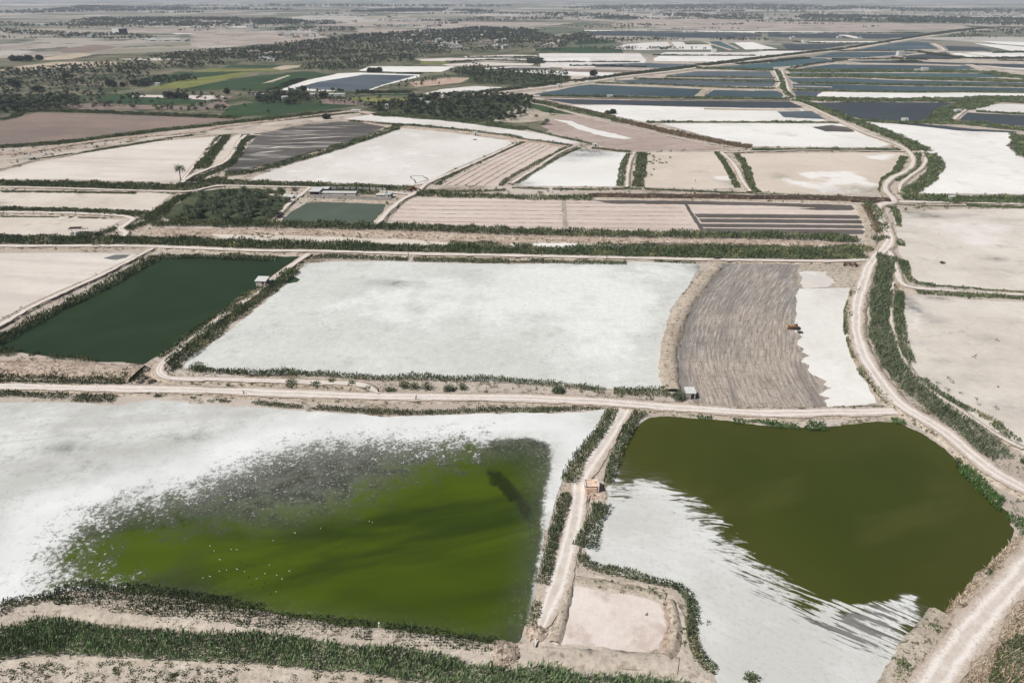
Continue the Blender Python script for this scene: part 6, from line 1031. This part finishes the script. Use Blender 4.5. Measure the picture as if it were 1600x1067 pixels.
def verge():
    """sparse wild tufts on every bare verge between beds, water and tracks"""
    v = Veg()
    for y0, y1, dens in ((215, 300, .020), (300, 420, .045), (420, 640, .10), (640, 1080, .22)):
        q = poly_pts([(-80, y0), (1680, y0), (1680, y1), (-80, y1)], dens, clump=(9, -.12))
        keep = np.ones(len(q), bool)
        for p in REG: 
            lo, hi = p.min(0), p.max(0); m = keep & (q[:, 0] > lo[0]) & (q[:, 0] < hi[0]) & (q[:, 1] > lo[1]) & (q[:, 1] < hi[1])
            if m.any(): idx = np.where(m)[0]; keep[idx[sdist(q[idx], p) > -.3]] = False
        for p, w_ in RIB:
            lo, hi = p.min(0) - 5, p.max(0) + 5; m = keep & (q[:, 0] > lo[0]) & (q[:, 0] < hi[0]) & (q[:, 1] > lo[1]) & (q[:, 1] < hi[1])
            if m.any(): idx = np.where(m)[0]; keep[idx[ldist(q[idx], p[::3]) < w_ * .5 + .2]] = False
        for s in q[keep]: v.blob((s[0], s[1], .15), random.uniform(.2, .75), random.uniform(.3, .9), random.randint(7, 16), .7)
    v.build('scrub', M['scrub'], label='sparse wild tufts on the bare verges everywhere', cat='scrub', kind='stuff')
verge()
# broken hedge lines across the far plain
hl = []
for k in range(70):
    y = random.uniform(14, 60); x = random.uniform(-60, 1650); L_ = random.uniform(40, 200); t_ = .25 + y / 110
    if 905 < x + L_ and y > 47: continue
    hl.append(([(x, y), (x + L_, y + random.uniform(-1, 1)), (x + L_, y + t_), (x, y + t_)], 14 if y > 30 else 24, 4.5 if y > 30 else 7, 7, (40, -.15)))
forest(hl, 'broken hedges and tree rows scattered across the far plain', 'hedgerow', 'hedgerow')
# ================================================================ BUILDINGS AND MACHINES
import bmesh
def bxs(name, boxes, mat, parent=None, bevel=0.0, attrs=None):
    """boxes: (cx, cy, cz, sx, sy, sz[, rz[, rx]])"""
    bm = bmesh.new()
    for b in boxes:
        cx, cy, cz, sx, sy, sz = b[:6]; rz = b[6] if len(b) > 6 else 0; ry = b[7] if len(b) > 7 else 0
        r = bmesh.ops.create_cube(bm, size=1.0)['verts']
        ca, sa = math.cos(rz), math.sin(rz); cb, sb = math.cos(ry), math.sin(ry)
        for v in r:
            x, y, z = v.co.x * sx, v.co.y * sy, v.co.z * sz
            y, z = y * cb - z * sb, y * sb + z * cb
            v.co = (cx + x * ca - y * sa, cy + x * sa + y * ca, cz + z)
    if bevel: bmesh.ops.bevel(bm, geom=bm.edges[:], offset=bevel, segments=1, affect='EDGES')
    me = bpy.data.meshes.new(name); bm.to_mesh(me); bm.free(); return link(name, me, parent, [mat])
def cyl(name, items, mat, parent=None, seg=12):
    """items: (p0, p1, r0, r1)"""
    bm = bmesh.new()
    for p0, p1, r0, r1 in items:
        a, b = Vector(p0), Vector(p1); d = b - a
        r = bmesh.ops.create_cone(bm, cap_ends=True, segments=seg, radius1=r0, radius2=r1, depth=d.length)['verts']
        q = Vector((0, 0, 1)).rotation_difference(d); m = (a + b) / 2
        for v in r: v.co = q @ v.co + m
    me = bpy.data.meshes.new(name); bm.to_mesh(me); bm.free(); return link(name, me, parent, [mat])
def hut(px, py, w_, d, h, rz, label, cat='hut', name='hut', roof='white', wall='wall', over=.25, rt=.14, door='right', slope=.12, open_front=False, group=None, windows=True, z=0.05):
    p = P(px, py, z); root = empty(name, (p[0], p[1], z), rz, label=label, cat=cat, group=group); t = .18
    # walls with a real doorway
    dw, dh = .9, min(2.0, h * .8); x0 = w_ * (.2 if door == 'right' else -.2)
    wl_ = [(-w_ / 2 + t / 2, 0, h / 2, t, d - 2 * t, h), (w_ / 2 - t / 2, 0, h / 2, t, d - 2 * t, h), (0, d / 2 - t / 2, h / 2, w_, t, h)]
    if not open_front:
        a0, a1 = -w_ / 2, x0 - dw / 2; wl_.append(((a0 + a1) / 2, -d / 2 + t / 2, h / 2, a1 - a0, t, h))
        b0, b1 = x0 + dw / 2, w_ / 2; wl_.append(((b0 + b1) / 2, -d / 2 + t / 2, h / 2, b1 - b0, t, h))
        wl_.append((x0, -d / 2 + t / 2, (h + dh) / 2, dw, t, h - dh))
    bxs('wall', wl_, M[wall], root)
    r = bxs('roof', [(0, 0, h + rt / 2 + slope * d / 4, w_ + 2 * over, d + 2 * over, rt, 0, slope)], M[roof], root, .02)
    if not open_front:
        dr = bxs('door', [(x0, -d / 2 + t - .03, dh / 2, dw - .04, .05, dh)], M['wood'], root); bxs('handle', [(x0 + dw * .35, -d / 2 + t - .075, dh * .5, .05, .04, .18)], M['steel'], dr)
    if windows:
        wi = bxs('window', [(w_ / 2 + .01, 0, h * .6, .04, .7, .6)], M['dark'], root); bxs('frame', [(w_ / 2 + .035, 0, h * .6 + .33, .05, .82, .07), (w_ / 2 + .035, 0, h * .6 - .33, .05, .82, .07), (w_ / 2 + .035, .385, h * .6, .05, .07, .59), (w_ / 2 + .035, -.385, h * .6, .05, .07, .59)], M['wall'], wi)
    return root
hut(411, 445, 3.9, 3.5, 2.3, R(-4), 'white flat roofed hut on the corner of the dark green pond', over=.3)
hut(1077, 620, 2.6, 2.8, 2.0, R(0), 'small hut with white roof and grey front beside the dark bushy palm', wall='block', over=.12)
# brick ruin between the ponds
def ruin():
    p = P(924, 764); root = empty('brick_ruin', (p[0], p[1], .05), R(2), label='roofless peach brick hut beside the rutted track', cat='ruined hut')
    bxs('wall', [(-1.5, 0, .9, .25, 2.6, 1.8), (1.4, -.3, 1.0, .25, 2.4, 2.0), (0, 1.4, .8, 3.2, .25, 1.6), (-.2, -1.42, .7, 2.4, .25, 1.4), (0, 0, 1.5, 2.7, 2.2, .16), (.9, .7, 1.75, 1.0, 1.1, .2, .3)], M['brick'], root, .03)
    b = [(random.uniform(-2.4, 2.0), random.uniform(-3.4, -1.8), .12, random.uniform(.15, .35), random.uniform(.15, .3), random.uniform(.15, .28), random.uniform(0, 3)) for _ in range(34)]
    for q in b: bxs('fallen_brick', [q], M['brick'], root)
    bxs('parapet', [(1.4, -.3, 2.08, .3, 2.5, .12), (-1.5, 0, 1.86, .3, 2.6, .1)], M['white'], root)
    cyl('wall_hole', [((-1.66, -.6, 1.3), (-1.6, -.6, 1.3), .22, .22)], M['dark'], root)
ruin()
# walled farmyard above the small pond
def farmyard():
    z = .1; A, B_, Cc, D = P(484, 309, z), P(612, 313, z), P(603, 300.5, z), P(512, 298, z)
    root = empty('farmyard_wall', (A[0], A[1], z), 0, label='long pale wall with piers enclosing the farmyard', cat='wall')
    def seg(p, q, h, t=.25):
        m = (p + q) / 2 - A; L_ = np.hypot(*(q - p)); return (m[0], m[1], h / 2, L_, t, h, math.atan2(q[1] - p[1], q[0] - p[0]))
    bxs('front_wall', [seg(A, B_, 1.8)], M['block'], root); bxs('back_wall', [seg(D, Cc, 2.4)], M['block'], root); bxs('side_wall', [seg(Cc + (0, -.3), B_ + (-2.0, .3), 1.6)], M['block'], root)
    for k in range(9):
        q = D + (Cc - D) * (k + .5) / 9 - A; bxs('pier', [(q[0], q[1] - .22, 1.25, .35, .2, 2.5)], M['dark'], root)
    def shed(px, py, w_, d, h, lb, roof='white', **k): return hut(px, py, w_, d, h, R(-2), lb, cat='shed', name='shed', roof=roof, **k)
    shed(495, 303.5, 5.6, 9.0, 2.6, 'white roofed shed at the left end of the farmyard', open_front=True, slope=.02)
    shed(509, 300.5, 4.0, 4.2, 2.4, 'second white roofed shed behind the first in the farmyard', open_front=True, slope=.02)
    shed(531, 306, 18.5, 3.4, 2.0, 'long low white roofed shelter inside the farmyard', slope=.02, windows=False)
    shed(595, 309, 4.6, 2.6, 1.8, 'small white roofed lean to at the right of the farmyard', slope=.02)
    hut(609, 309, 2.2, 3.6, 2.2, R(-20), 'dark sided kiosk at the right end of the farmyard wall', cat='shed', name='shed', roof='greyroof', wall='block')
    sheet('yard', M['rust_earth'], [(556, 305.5), (590, 306), (588, 309), (552, 308.5)], .14, .2, label='reddish floor of the open part of the farmyard')
farmyard()
hut(452, 312, 5.5, 3.0, 2.0, R(-8), 'small shed with white roof at the edge of the near palm grove', cat='shed', name='shed', over=.2)
hut(449, 309, 3.0, 2.4, 1.7, R(-8), 'tan store behind the small shed near the palm grove', cat='shed', name='shed', roof='tanroof', wall='wall')
# canopy with two white tanks
def canopy():
    p = P(122, 366); root = empty('canopy', (p[0], p[1], .05), R(6), label='dark sun shade canopy over two white tanks on the lower tan pan', cat='canopy')
    bxs('roof', [(-1.5, 2.0, 2.4, 5.5, 2.6, .08, 0, .1), (2.6, 1.2, 2.2, 2.6, 3.4, .08, .2, -.2)], M['steel'], root); cyl('post', [((x, y, 0), (x, y, 2.35), .06, .06) for x, y in ((-4, .9), (-4, 3), (1, .9), (1, 3), (3.6, 0), (3.6, 2.6))], M['wood'], root, 6)
    for dx, lb in ((-2.6, 'left white water tank under the dark canopy'), (-.4, 'right white water tank under the dark canopy')):
        t = empty('water_tank', (p[0] + dx, p[1] - .2, .05), 0, label=lb, cat='tank'); cyl('tank_body', [((0, 0, 0), (0, 0, 1.2), .95, .95), ((0, 0, 1.2), (0, 0, 1.5), .95, .35)], M['white'], t, 16); cyl('cap', [((0, 0, 1.5), (0, 0, 1.62), .22, .2)], M['steel'], t)
canopy()
# pump sheds and huts farther off
for a in [(742, 212, 2.8, 2.6, 2.6, 'white cube pump hut on the bank of the big white pan'), (929, 229.5, 3.2, 2.6, 2.2, 'white pump hut at the head of the green ditch'), (953, 153.5, 6, 3, 3.0, 'white shed on the dyke between two far blue ponds'), (1413, 189.5, 5, 3, 2.4, 'white shed on the shore of the navy pond'), (1495.5, 177.5, 6, 4, 3.4, 'white shed on the green dyke right of the navy pond'), (1486, 313, 2.6, 2.4, 2.2, 'round looking white hut in the right hand reed band'), (873, 137, 4, 4, 4, 'slim white pump house at the near end of the causeway'), (817, 151, 5, 4, 2.6, 'low white shed where the causeway meets the dykes'), (247, 134.5, 5.5, 4, 3.4, 'bright white hut at the yellow green field'), (1444, 112, 9, 5, 5, 'bright white house on the far green dyke'), (1433, 112, 8, 4, 3, 'smaller white house left of the bright one on the far dyke'), (960, 125.5, 5, 4, 3, 'tiny white hut midway along the causeway'), (919, 129.5, 8, 3, 2.4, 'low pale shed beside the causeway'), (527, 152, 17, 6, 3.4, 'long white farm shed behind the row of palms'), (446, 159, 6, 5, 5, 'white farmhouse inside the palm cluster'), (406, 152, 10, 5, 3.4, 'pale farm building left of the palm cluster'), (492, 152, 10, 5, 3.2, 'peach walled building right of the palm cluster'), (1115, 82.5, 9, 6, 6, 'white hut where the far pan dykes meet'), (1406, 88, 12, 8, 8, 'blue white pump tower on the branching causeway'), (605, 170, 3, 3, 4, 'pale pillar like hut at the left of the broad grove'), (660, 159, 7, 4, 3, 'white roof glimpsed in the broad grove, upper one'), (668, 164, 5, 4, 3, 'white roof glimpsed in the broad grove, lower one'), (557, 175.5, 9, 3.4, 2.2, 'low white roofed stand beside the upper track'), (414, 94, 26, 9, 4, 'white greenhouse row behind the dark green crop, left part'), (424, 96, 14, 9, 4, 'white greenhouse row behind the dark green crop, right part'), (335, 269 - 5, 1.5, 1.5, .9, 'tiny concrete sluice box on the curving bank'), (50, 250, 3.4, 2.4, 1.6, 'grey concrete sluice at the corner of the pale pan'), (387, 212, 2.4, 2, 1.4, 'grey concrete sluice at the top of the shallow pond'), (1258, 98 - 31, 16, 9, 5, 'dark pump house on the far ponds')]:
    x, y, w_, d, h, lb = a; hut(x, y, w_, d, h, R(random.uniform(-8, 8)), lb, cat='sluice' if 'sluice' in lb else 'hut', name='sluice' if 'sluice' in lb else 'hut', slope=.03, over=.1, wall='block' if 'sluice' in lb else 'white', roof='greyroof' if 'sluice' in lb else 'white')
# the large far hall
def hall():
    p = P(188, 53); root = empty('warehouse', (p[0], p[1], 0), R(-34), label='huge white warehouse with blue base on the far left plain', cat='warehouse'); W_, D_, H_ = 34, 24, 13
    bxs('wall', [(0, 0, H_ / 2, W_, D_, H_)], M['white'], root); bxs('shaded_side', [(W_ / 2 + .3, 0, H_ / 2 - .4, .5, D_ - .6, H_ - .8)], M['steel'], root)  # dark panel paints the shade of the warehouse's right side
    bxs('roof', [(0, 0, H_ + .4, W_ + 1, D_ + 1, .7)], M['white'], root); bxs('door', [(x, -D_ / 2 - .2, 2.2, 5, .3, 4.4) for x in (2, 10)], M['blue'], root); bxs('plinth', [(6, -D_ / 2 - .6, .6, 20, .6, 1.2)], M['blue'], root)
hall()
# far houses, one kind in three sizes, copied
def far_house(w_, d, h, wall, roof, label, group):
    root = empty('house', (0, 0, 0), 0, label=label, cat='house', group=group)
    bxs('wall', [(0, 0, h / 2, w_, d, h)], M[wall], root); bxs('roof', [(0, 0, h + .12, w_ + .6, d + .6, .24), (w_ * .2, d * .1, h + 1.1, w_ * .3, d * .4, 1.7)], M[roof], root)
    for x in (-.3, 0.05, .33): bxs('window', [(x * w_, -d / 2 - .03, h * .55, w_ * .12, .06, h * .28)], M['dark'], root)
    bxs('door', [(-.12 * w_, -d / 2 - .04, 1.1, 1.1, .08, 2.2)], M['wood'], root)
    return root
VIL = [([(690, 34), (770, 32)], 10), ([(620, 34), (660, 33)], 5), ([(640, 42), (690, 43)], 6), ([(300, 44), (390, 40)], 16), ([(200, 36), (300, 38)], 14), ([(160, 43), (230, 43)], 7), ([(360, 41), (480, 40)], 12), ([(490, 38), (560, 36)], 8), ([(440, 58), (520, 56)], 8), ([(820, 24), (880, 27)], 14), ([(900, 30), (1010, 26)], 12), ([(1010, 24), (1190, 27)], 26), ([(600, 66), (700, 70)], 14), ([(700, 66), (800, 66)], 10), ([(680, 78), (790, 77)], 10), ([(350, 80), (440, 88)], 7), ([(90, 14), (190, 17)], 8), ([(1340, 20), (1470, 24)], 16), ([(1470, 22), (1640, 27)], 24), ([(870, 13), (1180, 17)], 24), ([(1200, 18), (1300, 21)], 10), ([(1500, 34), (1600, 36)], 5), ([(500, 24), (620, 27)], 8), ([(0, 52), (160, 57)], 10), ([(1180, 60), (1460, 62)], 3), ([(570, 41), (690, 42)], 8)]
gl = 'small pale block house in the far settlements'; protos = [far_house(9, 8, 3.6, 'white', 'white', gl, 'houses of the far settlements'), far_house(13, 9, 3.8, 'wall', 'tanroof', gl, 'houses of the far settlements'), far_house(11, 10, 6.6, 'wall', 'white', gl, 'houses of the far settlements')]
WHERE = ['far right edge of the pink plain', 'wood belt above the pink plain', 'low rise left of the long far shed', 'trees above the pink plain, right end', 'trees above the warehouse', 'field edge left of the warehouse', 'trees right of the warehouse', 'open ground before the far wood', 'pink plain below the far wood', 'village below the long hazy bank', 'village left of the middle horizon trees', 'village along the middle horizon trees', 'broad plantation, centre', 'broad plantation, right half', 'plantation edge above the far pans', 'plantation above the green crops', 'hazy wood belt at the upper left', 'hazy village right of centre near the horizon', 'hazy village at the right edge near the horizon', 'faint village line nearest the horizon', 'faint village right of the horizon line', 'dark wood at the right edge', 'hazy plain left of centre', 'wood belt at the left edge', 'bare strip beyond the far ponds', 'pink plain right of the lone block']
hk = ['low white', 'tan roofed', 'two storey white roofed']; first = [True] * 3; hn = 0
for vi, ((a, b), n) in enumerate(VIL):
    for k in range(n):
        t = random.random(); x = a[0] + (b[0] - a[0]) * t; y = a[1] + (b[1] - a[1]) * t + random.uniform(-1.6, 1.6) * (0.35 + a[1] / 60); p = P(x, max(y, 6)); i = random.choice((0, 0, 1, 1, 2)); hn += 1
        if first[i]: o = protos[i]; first[i] = False
        else: o = copy_tree(protos[i])
        o['label'] = hk[i] + ' house in the ' + WHERE[vi]
        s = random.uniform(.8, 1.5) * (1.0 + (1.0 if y < 28 else 0) * .5); o.location = (p[0], p[1], 0); o.scale = (s, s, s * .9); o.rotation_euler = (0, 0, random.uniform(-.35, .35))
for x, y, w_, lb in [(455 + 145, 36, 0, ''), ]: pass
for x, y, w_, d, h, lb in [(637, 34.5, 110, 30, 7, 'long white shed on the far plain'), (528, 25.5, 120, 40, 7, 'long white far sheds near the horizon'), (632, 42, 45, 22, 7, 'blue white hall in front of the long white shed'), (262, 65, 90, 30, 4, 'long white low building right of the warehouse'), (235, 63.5, 40, 20, 4, 'short white building right of the warehouse'), (451, 58.5, 22, 18, 9, 'white block standing alone on the pink plain'), (392, 45, 22, 20, 14, 'tall white house among the far trees')]:
    o = far_house(w_, d, h, 'white', 'white', lb, None); p = P(x, y); o.location = (p[0], p[1], 0); o.rotation_euler = (0, 0, .05); o['category'] = 'shed'
# machines
def track_set(root, x, L_, r, w_):
    t = bxs('crawler_track', [(x, 0, r, w_, L_ - 2 * r, 2 * r)], M['steel'], root, .03); cyl('wheel', [((x - w_ / 2 - .01, y, r), (x + w_ / 2 + .01, y, r), r, r) for y in (-L_ / 2 + r, L_ / 2 - r)] + [((x - w_ / 2 - .03, y, r * .6), (x + w_ / 2 + .03, y, r * .6), r * .35, r * .35) for y in (-L_ / 5, 0, L_ / 5)], M['steel'], t, 14)
def bulldozer():
    p = P(1240, 514); root = empty('bulldozer', (p[0], p[1], .15), R(76), label='dusty yellow bulldozer working at the torn edge of the ploughed ground', cat='bulldozer')
    for s in (-1, 1): track_set(root, s * .85, 3.0, .42, .5)
    bxs('engine_hood', [(0, .75, 1.05, .95, 1.4, .75)], M['amber'], root, .06); bxs('body', [(0, -.5, .95, 1.2, 1.2, .6)], M['orange'], root, .05)
    bxs('cab_roof', [(0, -.45, 2.15, 1.4, 1.3, .12)], M['white'], root, .03); bxs('cab_post', [(x, y, 1.65, .08, .08, .95) for x in (-.55, .55) for y in (-.95, .05)], M['steel'], root); bxs('seat', [(0, -.55, 1.4, .5, .45, .5)], M['steel'], root, .05)
    b = bxs('blade', [(0, 2.1, .55, 2.7, .14, .95, 0, .15)], M['amber'], root, .02); bxs('push_arm', [(s * 1.18, 1.0, .45, .1, 2.1, .14) for s in (-1, 1)], M['orange'], b); bxs('ripper', [(0, -1.6, .6, 1.1, .5, .15), (-.4, -1.85, .35, .1, .12, .6), (.4, -1.85, .35, .1, .12, .6)], M['steel'], root); cyl('exhaust', [((.25, 1.0, 1.4), (.25, 1.0, 2.0), .06, .06)], M['steel'], root, 8)
bulldozer()
def tractor():
    p = P(646, 301); root = empty('wheel_loader', (p[0], p[1], .95), R(-62), label='orange wheel loader on the track right of the farmyard', cat='loader')
    for x in (-.95, .95):
        for y, r in ((-1.3, .75), (1.3, .75)): w_ = cyl('wheel', [((x - .25, y, r), (x + .25, y, r), r, r)], M['tyre'], root, 16); cyl('rim', [((x - .27, y, r), (x + .27, y, r), r * .5, r * .5)], M['amber'], w_, 12)
    bxs('body', [(0, -1.5, 1.5, 1.5, 2.2, 1.0), (0, .8, 1.1, 1.1, 1.8, .6)], M['orange'], root, .08); bxs('cab', [(0, -.1, 2.0, 1.3, 1.2, 1.4)], M['dark'], root, .05); bxs('cab_roof', [(0, -.1, 2.78, 1.5, 1.4, .14)], M['amber'], root, .03)
    a = bxs('lift_arm', [(s * .45, 2.2, 1.3, .16, 2.6, .25, 0, -.35) for s in (-1, 1)], M['amber'], root); bxs('bucket', [(0, 3.5, .5, 2.4, .12, .9, 0, .3), (0, 3.85, .15, 2.4, .8, .1), (-1.2, 3.7, .45, .08, .7, .8), (1.2, 3.7, .45, .08, .7, .8)], M['steel'], a)
tractor()
def harrow():
    p = P(1328, 416); root = empty('harrow', (p[0], p[1], .12), R(-12), label='dull red drawn harrow frame parked on the unploughed corner', cat='harrow')
    bxs('frame', [(0, .7, .9, 4.0, .16, .16), (0, -.7, .9, 3.6, .16, .16), (-1.6, 0, .9, .16, 1.3, .14), (0, 0, .9, .16, 1.3, .14), (1.5, 0, .9, .16, 1.3, .14), (.5, 0, 1.15, 3.0, .14, .14, .45)], M['rustred'], root)
    bxs('drawbar', [(2.4, 0, .75, 1.9, .14, .14, -.1), (2.1, .35, .75, 1.5, .12, .12, -.5)], M['rustred'], root)
    for x in (-2.0, 2.1): w_ = cyl('wheel', [((x - .12, -.2, .5), (x + .12, -.2, .5), .5, .5)], M['tyre'], root, 14); cyl('rim', [((x - .14, -.2, .5), (x + .14, -.2, .5), .24, .24)], M['rustred'], w_, 10)
    cyl('disc', [((x, y, .32), (x + .05, y + .03, .32), .28, .28) for y in (.7,) for x in np.arange(-1.6, 1.7, .8)], M['steel'], root, 12); bxs('tine', [(x, -.8, .5, .08, .1, .8) for x in np.arange(-1.5, 1.6, 1.0)], M['steel'], root); root.scale = (1.2, 1.5, 1.1)
harrow()
def motorbike(px, py, rz, label):
    p = P(px, py, .9); root = empty('motorcycle', (p[0], p[1], .98), rz, label=label, cat='motorcycle')
    for y in (-.62, .66): w_ = cyl('wheel', [((-.06, y, .3), (.06, y, .3), .3, .3)], M['tyre'], root, 14); cyl('rim', [((-.065, y, .3), (.065, y, .3), .16, .16)], M['steel'], w_, 10)
    bxs('frame', [(0, 0, .45, .22, .55, .35), (0, -.35, .5, .08, .6, .07)], M['steel'], root, .02); bxs('fuel_tank', [(0, .18, .78, .26, .45, .2)], M['rustred'], root, .05); bxs('seat', [(0, -.35, .8, .24, .65, .1)], M['tyre'], root, .03); cyl('fork', [((x, .45, .95), (x, .66, .3), .03, .03) for x in (-.09, .09)], M['steel'], root, 6); cyl('handlebar', [((-.34, .42, 1.02), (.34, .42, 1.02), .025, .025)], M['steel'], root, 6); cyl('headlight', [((0, .5, .9), (0, .6, .9), .09, .1)], M['white'], root, 10)
motorbike(1118.5, 405.5, R(80), 'left one of two motorcycles parked above the ploughed ground'); motorbike(1122.5, 405.5, R(100), 'right one of two motorcycles parked above the ploughed ground')
# posts
def post(px, py, h, label, mat='wood', z=.05, lean=.0, r=.13):
    p = P(px, py, z); root = empty('post', (p[0], p[1], z), 0, label=label, cat='post'); cyl('pole', [((0, 0, -.3), (lean, 0, h), r, r * .75)], M[mat], root, 8); bxs('cap', [(lean, 0, h + .05, r * 2.2, r * 2.2, .1), (lean * .6, 0, h * .62, r * 3.4, .08, .12)], M[mat], root)
for x, y, h, lb, m_ in [(468, 415, 1.6, 'dark leaning post beside the track near the dark green pond corner', 'wood'), (426.5, 441, 1.1, 'short dark post just right of the white flat roofed hut', 'wood'), (638, 400, 1.6, 'dark post on the straight track, left one', 'wood'), (846, 401, 1.4, 'dark post on the straight track, middle one', 'wood'), (948, 405, 1.3, 'dark post on the straight track, right one', 'wood'), (350, 390, 1.2, 'dark post on the straight track above the dark green pond', 'wood'), (52.5, 333, 1.3, 'dark post on the zigzag track, left one', 'wood'), (118.5, 335, 1.3, 'dark post on the zigzag track, right one', 'wood'), (6, 333, 1.3, 'dark post on the zigzag track at the left edge', 'wood'), (649, 627, 1.8, 'dark leaning post on the verge of the dirt road, middle of the view', 'wood'), (381.5, 618, 1.4, 'small dark post below the dirt road on the left', 'wood'), (593, 985, 1.9, 'slim white post on the near shore of the bright green pond', 'white'), (153, 938, 1.3, 'grey concrete post in the green fringe at the bottom left', 'block'), (1396, 437.5, 1.0, 'short dark post at the narrow track corner, upper one', 'wood'), (1396.5, 449, 1.2, 'short dark post at the narrow track corner, lower one', 'wood'), (1086, 284, 1.2, 'dark post on the edge of the tan pan', 'wood'), (1167, 299.5, 1.0, 'stubby dark post at the foot of the winding track', 'wood')]:
    post(x, y, h, lb, m_, .75 if 380 < y < 420 or 325 < y < 336 else .05, .35 if 'leaning' in lb else .05)
# rubble heaps
def heap(px, py, r, h, label, mat='rubble', n=60):
    p = P(px, py); root = empty('rubble_heap', (p[0], p[1], .05), 0, label=label, cat='rubble heap')
    k = 18; V = [(0, 0, h)]; 
    for ring, (rr_, hh_) in enumerate(((.3, .85), (.6, .5), (.85, .2), (1.05, -.1))):
        for j in range(k): a = j / k * 6.283; q = 1 + random.uniform(-.16, .16); V.append((math.cos(a) * r * rr_ * q, math.sin(a) * r * rr_ * q, h * hh_ * random.uniform(.8, 1.2)))
    F = [(0, 1 + j, 1 + (j + 1) % k) for j in range(k)]
    for ring in range(3):
        for j in range(k): a, b = 1 + ring * k + j, 1 + ring * k + (j + 1) % k; F += [(a, a + k, b + k), (a, b + k, b)]
    link('mound', mesh_np('mound', np.array(V), np.array(F), None, 3), root, [M['clod' if mat != 'rubble' else 'scrubsoil']])
    bs = [];
    for _ in range(n): a = random.uniform(0, 6.28); d = random.random() ** .6 * r; bs.append((math.cos(a) * d, math.sin(a) * d, h * max(0, 1 - d / r) + .05, random.uniform(.12, .5), random.uniform(.12, .4), random.uniform(.1, .35), random.uniform(0, 3), random.uniform(-.5, .5)))
    bxs('stones', bs, M[mat], root)
for a in [(216, 598, 1.7, .9, 'dark rubble heap on the verge at the left junction', 'rubble'), (226, 592, 1.4, .7, 'smaller dark rubble heap behind the verge one', 'rubble'), (237, 597, 1.2, .4, 'low scatter of rubble right of the dark heap', 'rubble'), (228, 578, 1.4, .7, 'dark stones at the corner of the dark green pond', 'rubble'), (217, 572, 1.5, .8, 'dark stones where the ditch starts', 'rubble'), (267, 578, 1.5, .8, 'rubble left of the big round shrub', 'rubble'), (838, 989, 1.9, .9, 'round clod heap at the corner of the small basin', 'clod'), (785, 1022, 3.0, 1.3, 'large pinkish heap at the end of the bare bank', 'clod'), (5, 958, 2.2, 1.0, 'grey heap at the left edge above the reeds', 'rubble'), (427, 446, .9, .5, 'dark stones beside the white hut track', 'rubble'), (1250, 520, 1.0, .5, 'grey spoil pile behind the bulldozer', 'rubble'), (700 + 55, 299, 1.6, 1.0, 'heap in the reeds right of the orange loader', 'rubble'), (742, 219, 1.5, .4, 'dark stones below the white cube pump hut', 'rubble')]: heap(*a)
# birds on the water
def bird(dark):
    root = empty('bird', (0, 0, 0), 0, cat='bird', group='birds resting on the bright green pond'); m_ = M['feather_dark' if dark else 'feather']; bm = bmesh.new()
    def el(c, s): 
        r = bmesh.ops.create_uvsphere(bm, u_segments=8, v_segments=6, radius=1)['verts']
        for v in r: v.co = Vector((v.co.x * s[0] + c[0], v.co.y * s[1] + c[1], v.co.z * s[2] + c[2]))
    el((0, 0, .1), (.14, .3, .13)); el((0, .3, .3), (.05, .06, .18)); el((0, .36, .47), (.065, .09, .06)); el((0, -.32, .14), (.07, .14, .04))
    me = bpy.data.meshes.new('body'); bm.to_mesh(me); bm.free(); link('body', me, root, [m_]); bxs('beak', [(0, .48, .46, .03, .12, .03)], M['orange'], root); bxs('wing', [(s * .13, -.04, .17, .03, .38, .13, s * .1) for s in (-1, 1)], m_, root); return root
bp = [bird(False), bird(True)]; bp[0]['label'] = 'white water bird resting on the bright green pond'; bp[1]['label'] = 'dark water bird resting on the bright green pond'; fb = [True, True]
BP = [(461, 833, 0), (465, 834, 1), (501, 826, 0), (577, 815, 0), (582, 816.5, 0), (468, 834, 1), (597, 823, 1), (603, 821, 1), (611, 826, 1), (625, 828, 1), (692, 810, 1), (532, 840, 1), (539, 857, 1), (427, 845, 0), (530, 855, 1)] + [(random.gauss(357, 32), random.gauss(888, 14), 1 if random.random() < .5 else 0) for _ in range(24)] + [(random.gauss(428, 14), random.gauss(915, 13), 1 if random.random() < .5 else 0) for _ in range(14)]
for x, y, k in BP:
    if fb[k]: o = bp[k]; fb[k] = False
    else: o = copy_tree(bp[k])
    p = P(x, y); s = random.uniform(.34, .5); o.location = (p[0], p[1], .08); o.scale = (s, s, s); o.rotation_euler = (0, 0, random.uniform(0, 6.28))

# ================================================================ HAZE
def haze():
    x0, x1, y0, y1, z0, z1 = -15000, 15000, -250, 20000, -1.2, 103.0
    V = np.array([(x, y, z) for z in (z0, z1) for y in (y0, y1) for x in (x0, x1)]); F = np.array([(0, 2, 3, 1), (4, 5, 7, 6), (0, 1, 5, 4), (2, 6, 7, 3), (0, 4, 6, 2), (1, 3, 7, 5)])
    m = bpy.data.materials.new('pale_dusty_air'); m.use_nodes = True; t = m.node_tree; t.nodes.remove(t.nodes['Principled BSDF'])
    v = t.nodes.new('ShaderNodeVolumePrincipled'); v.inputs['Color'].default_value = (.74, .82, .98, 1); v.inputs['Density'].default_value = HAZE; v.inputs['Anisotropy'].default_value = 0.0
    t.links.new(v.outputs[0], t.nodes['Material Output'].inputs['Volume'])
    o = link('haze', mesh_np('haze', V, F), None, [m]); o['kind'] = 'stuff'; o['label'] = 'thin blue dusty haze over the plain'
HAZE = 0.75e-4
haze()
print('objects', len(bpy.data.objects), 'houses', hn)
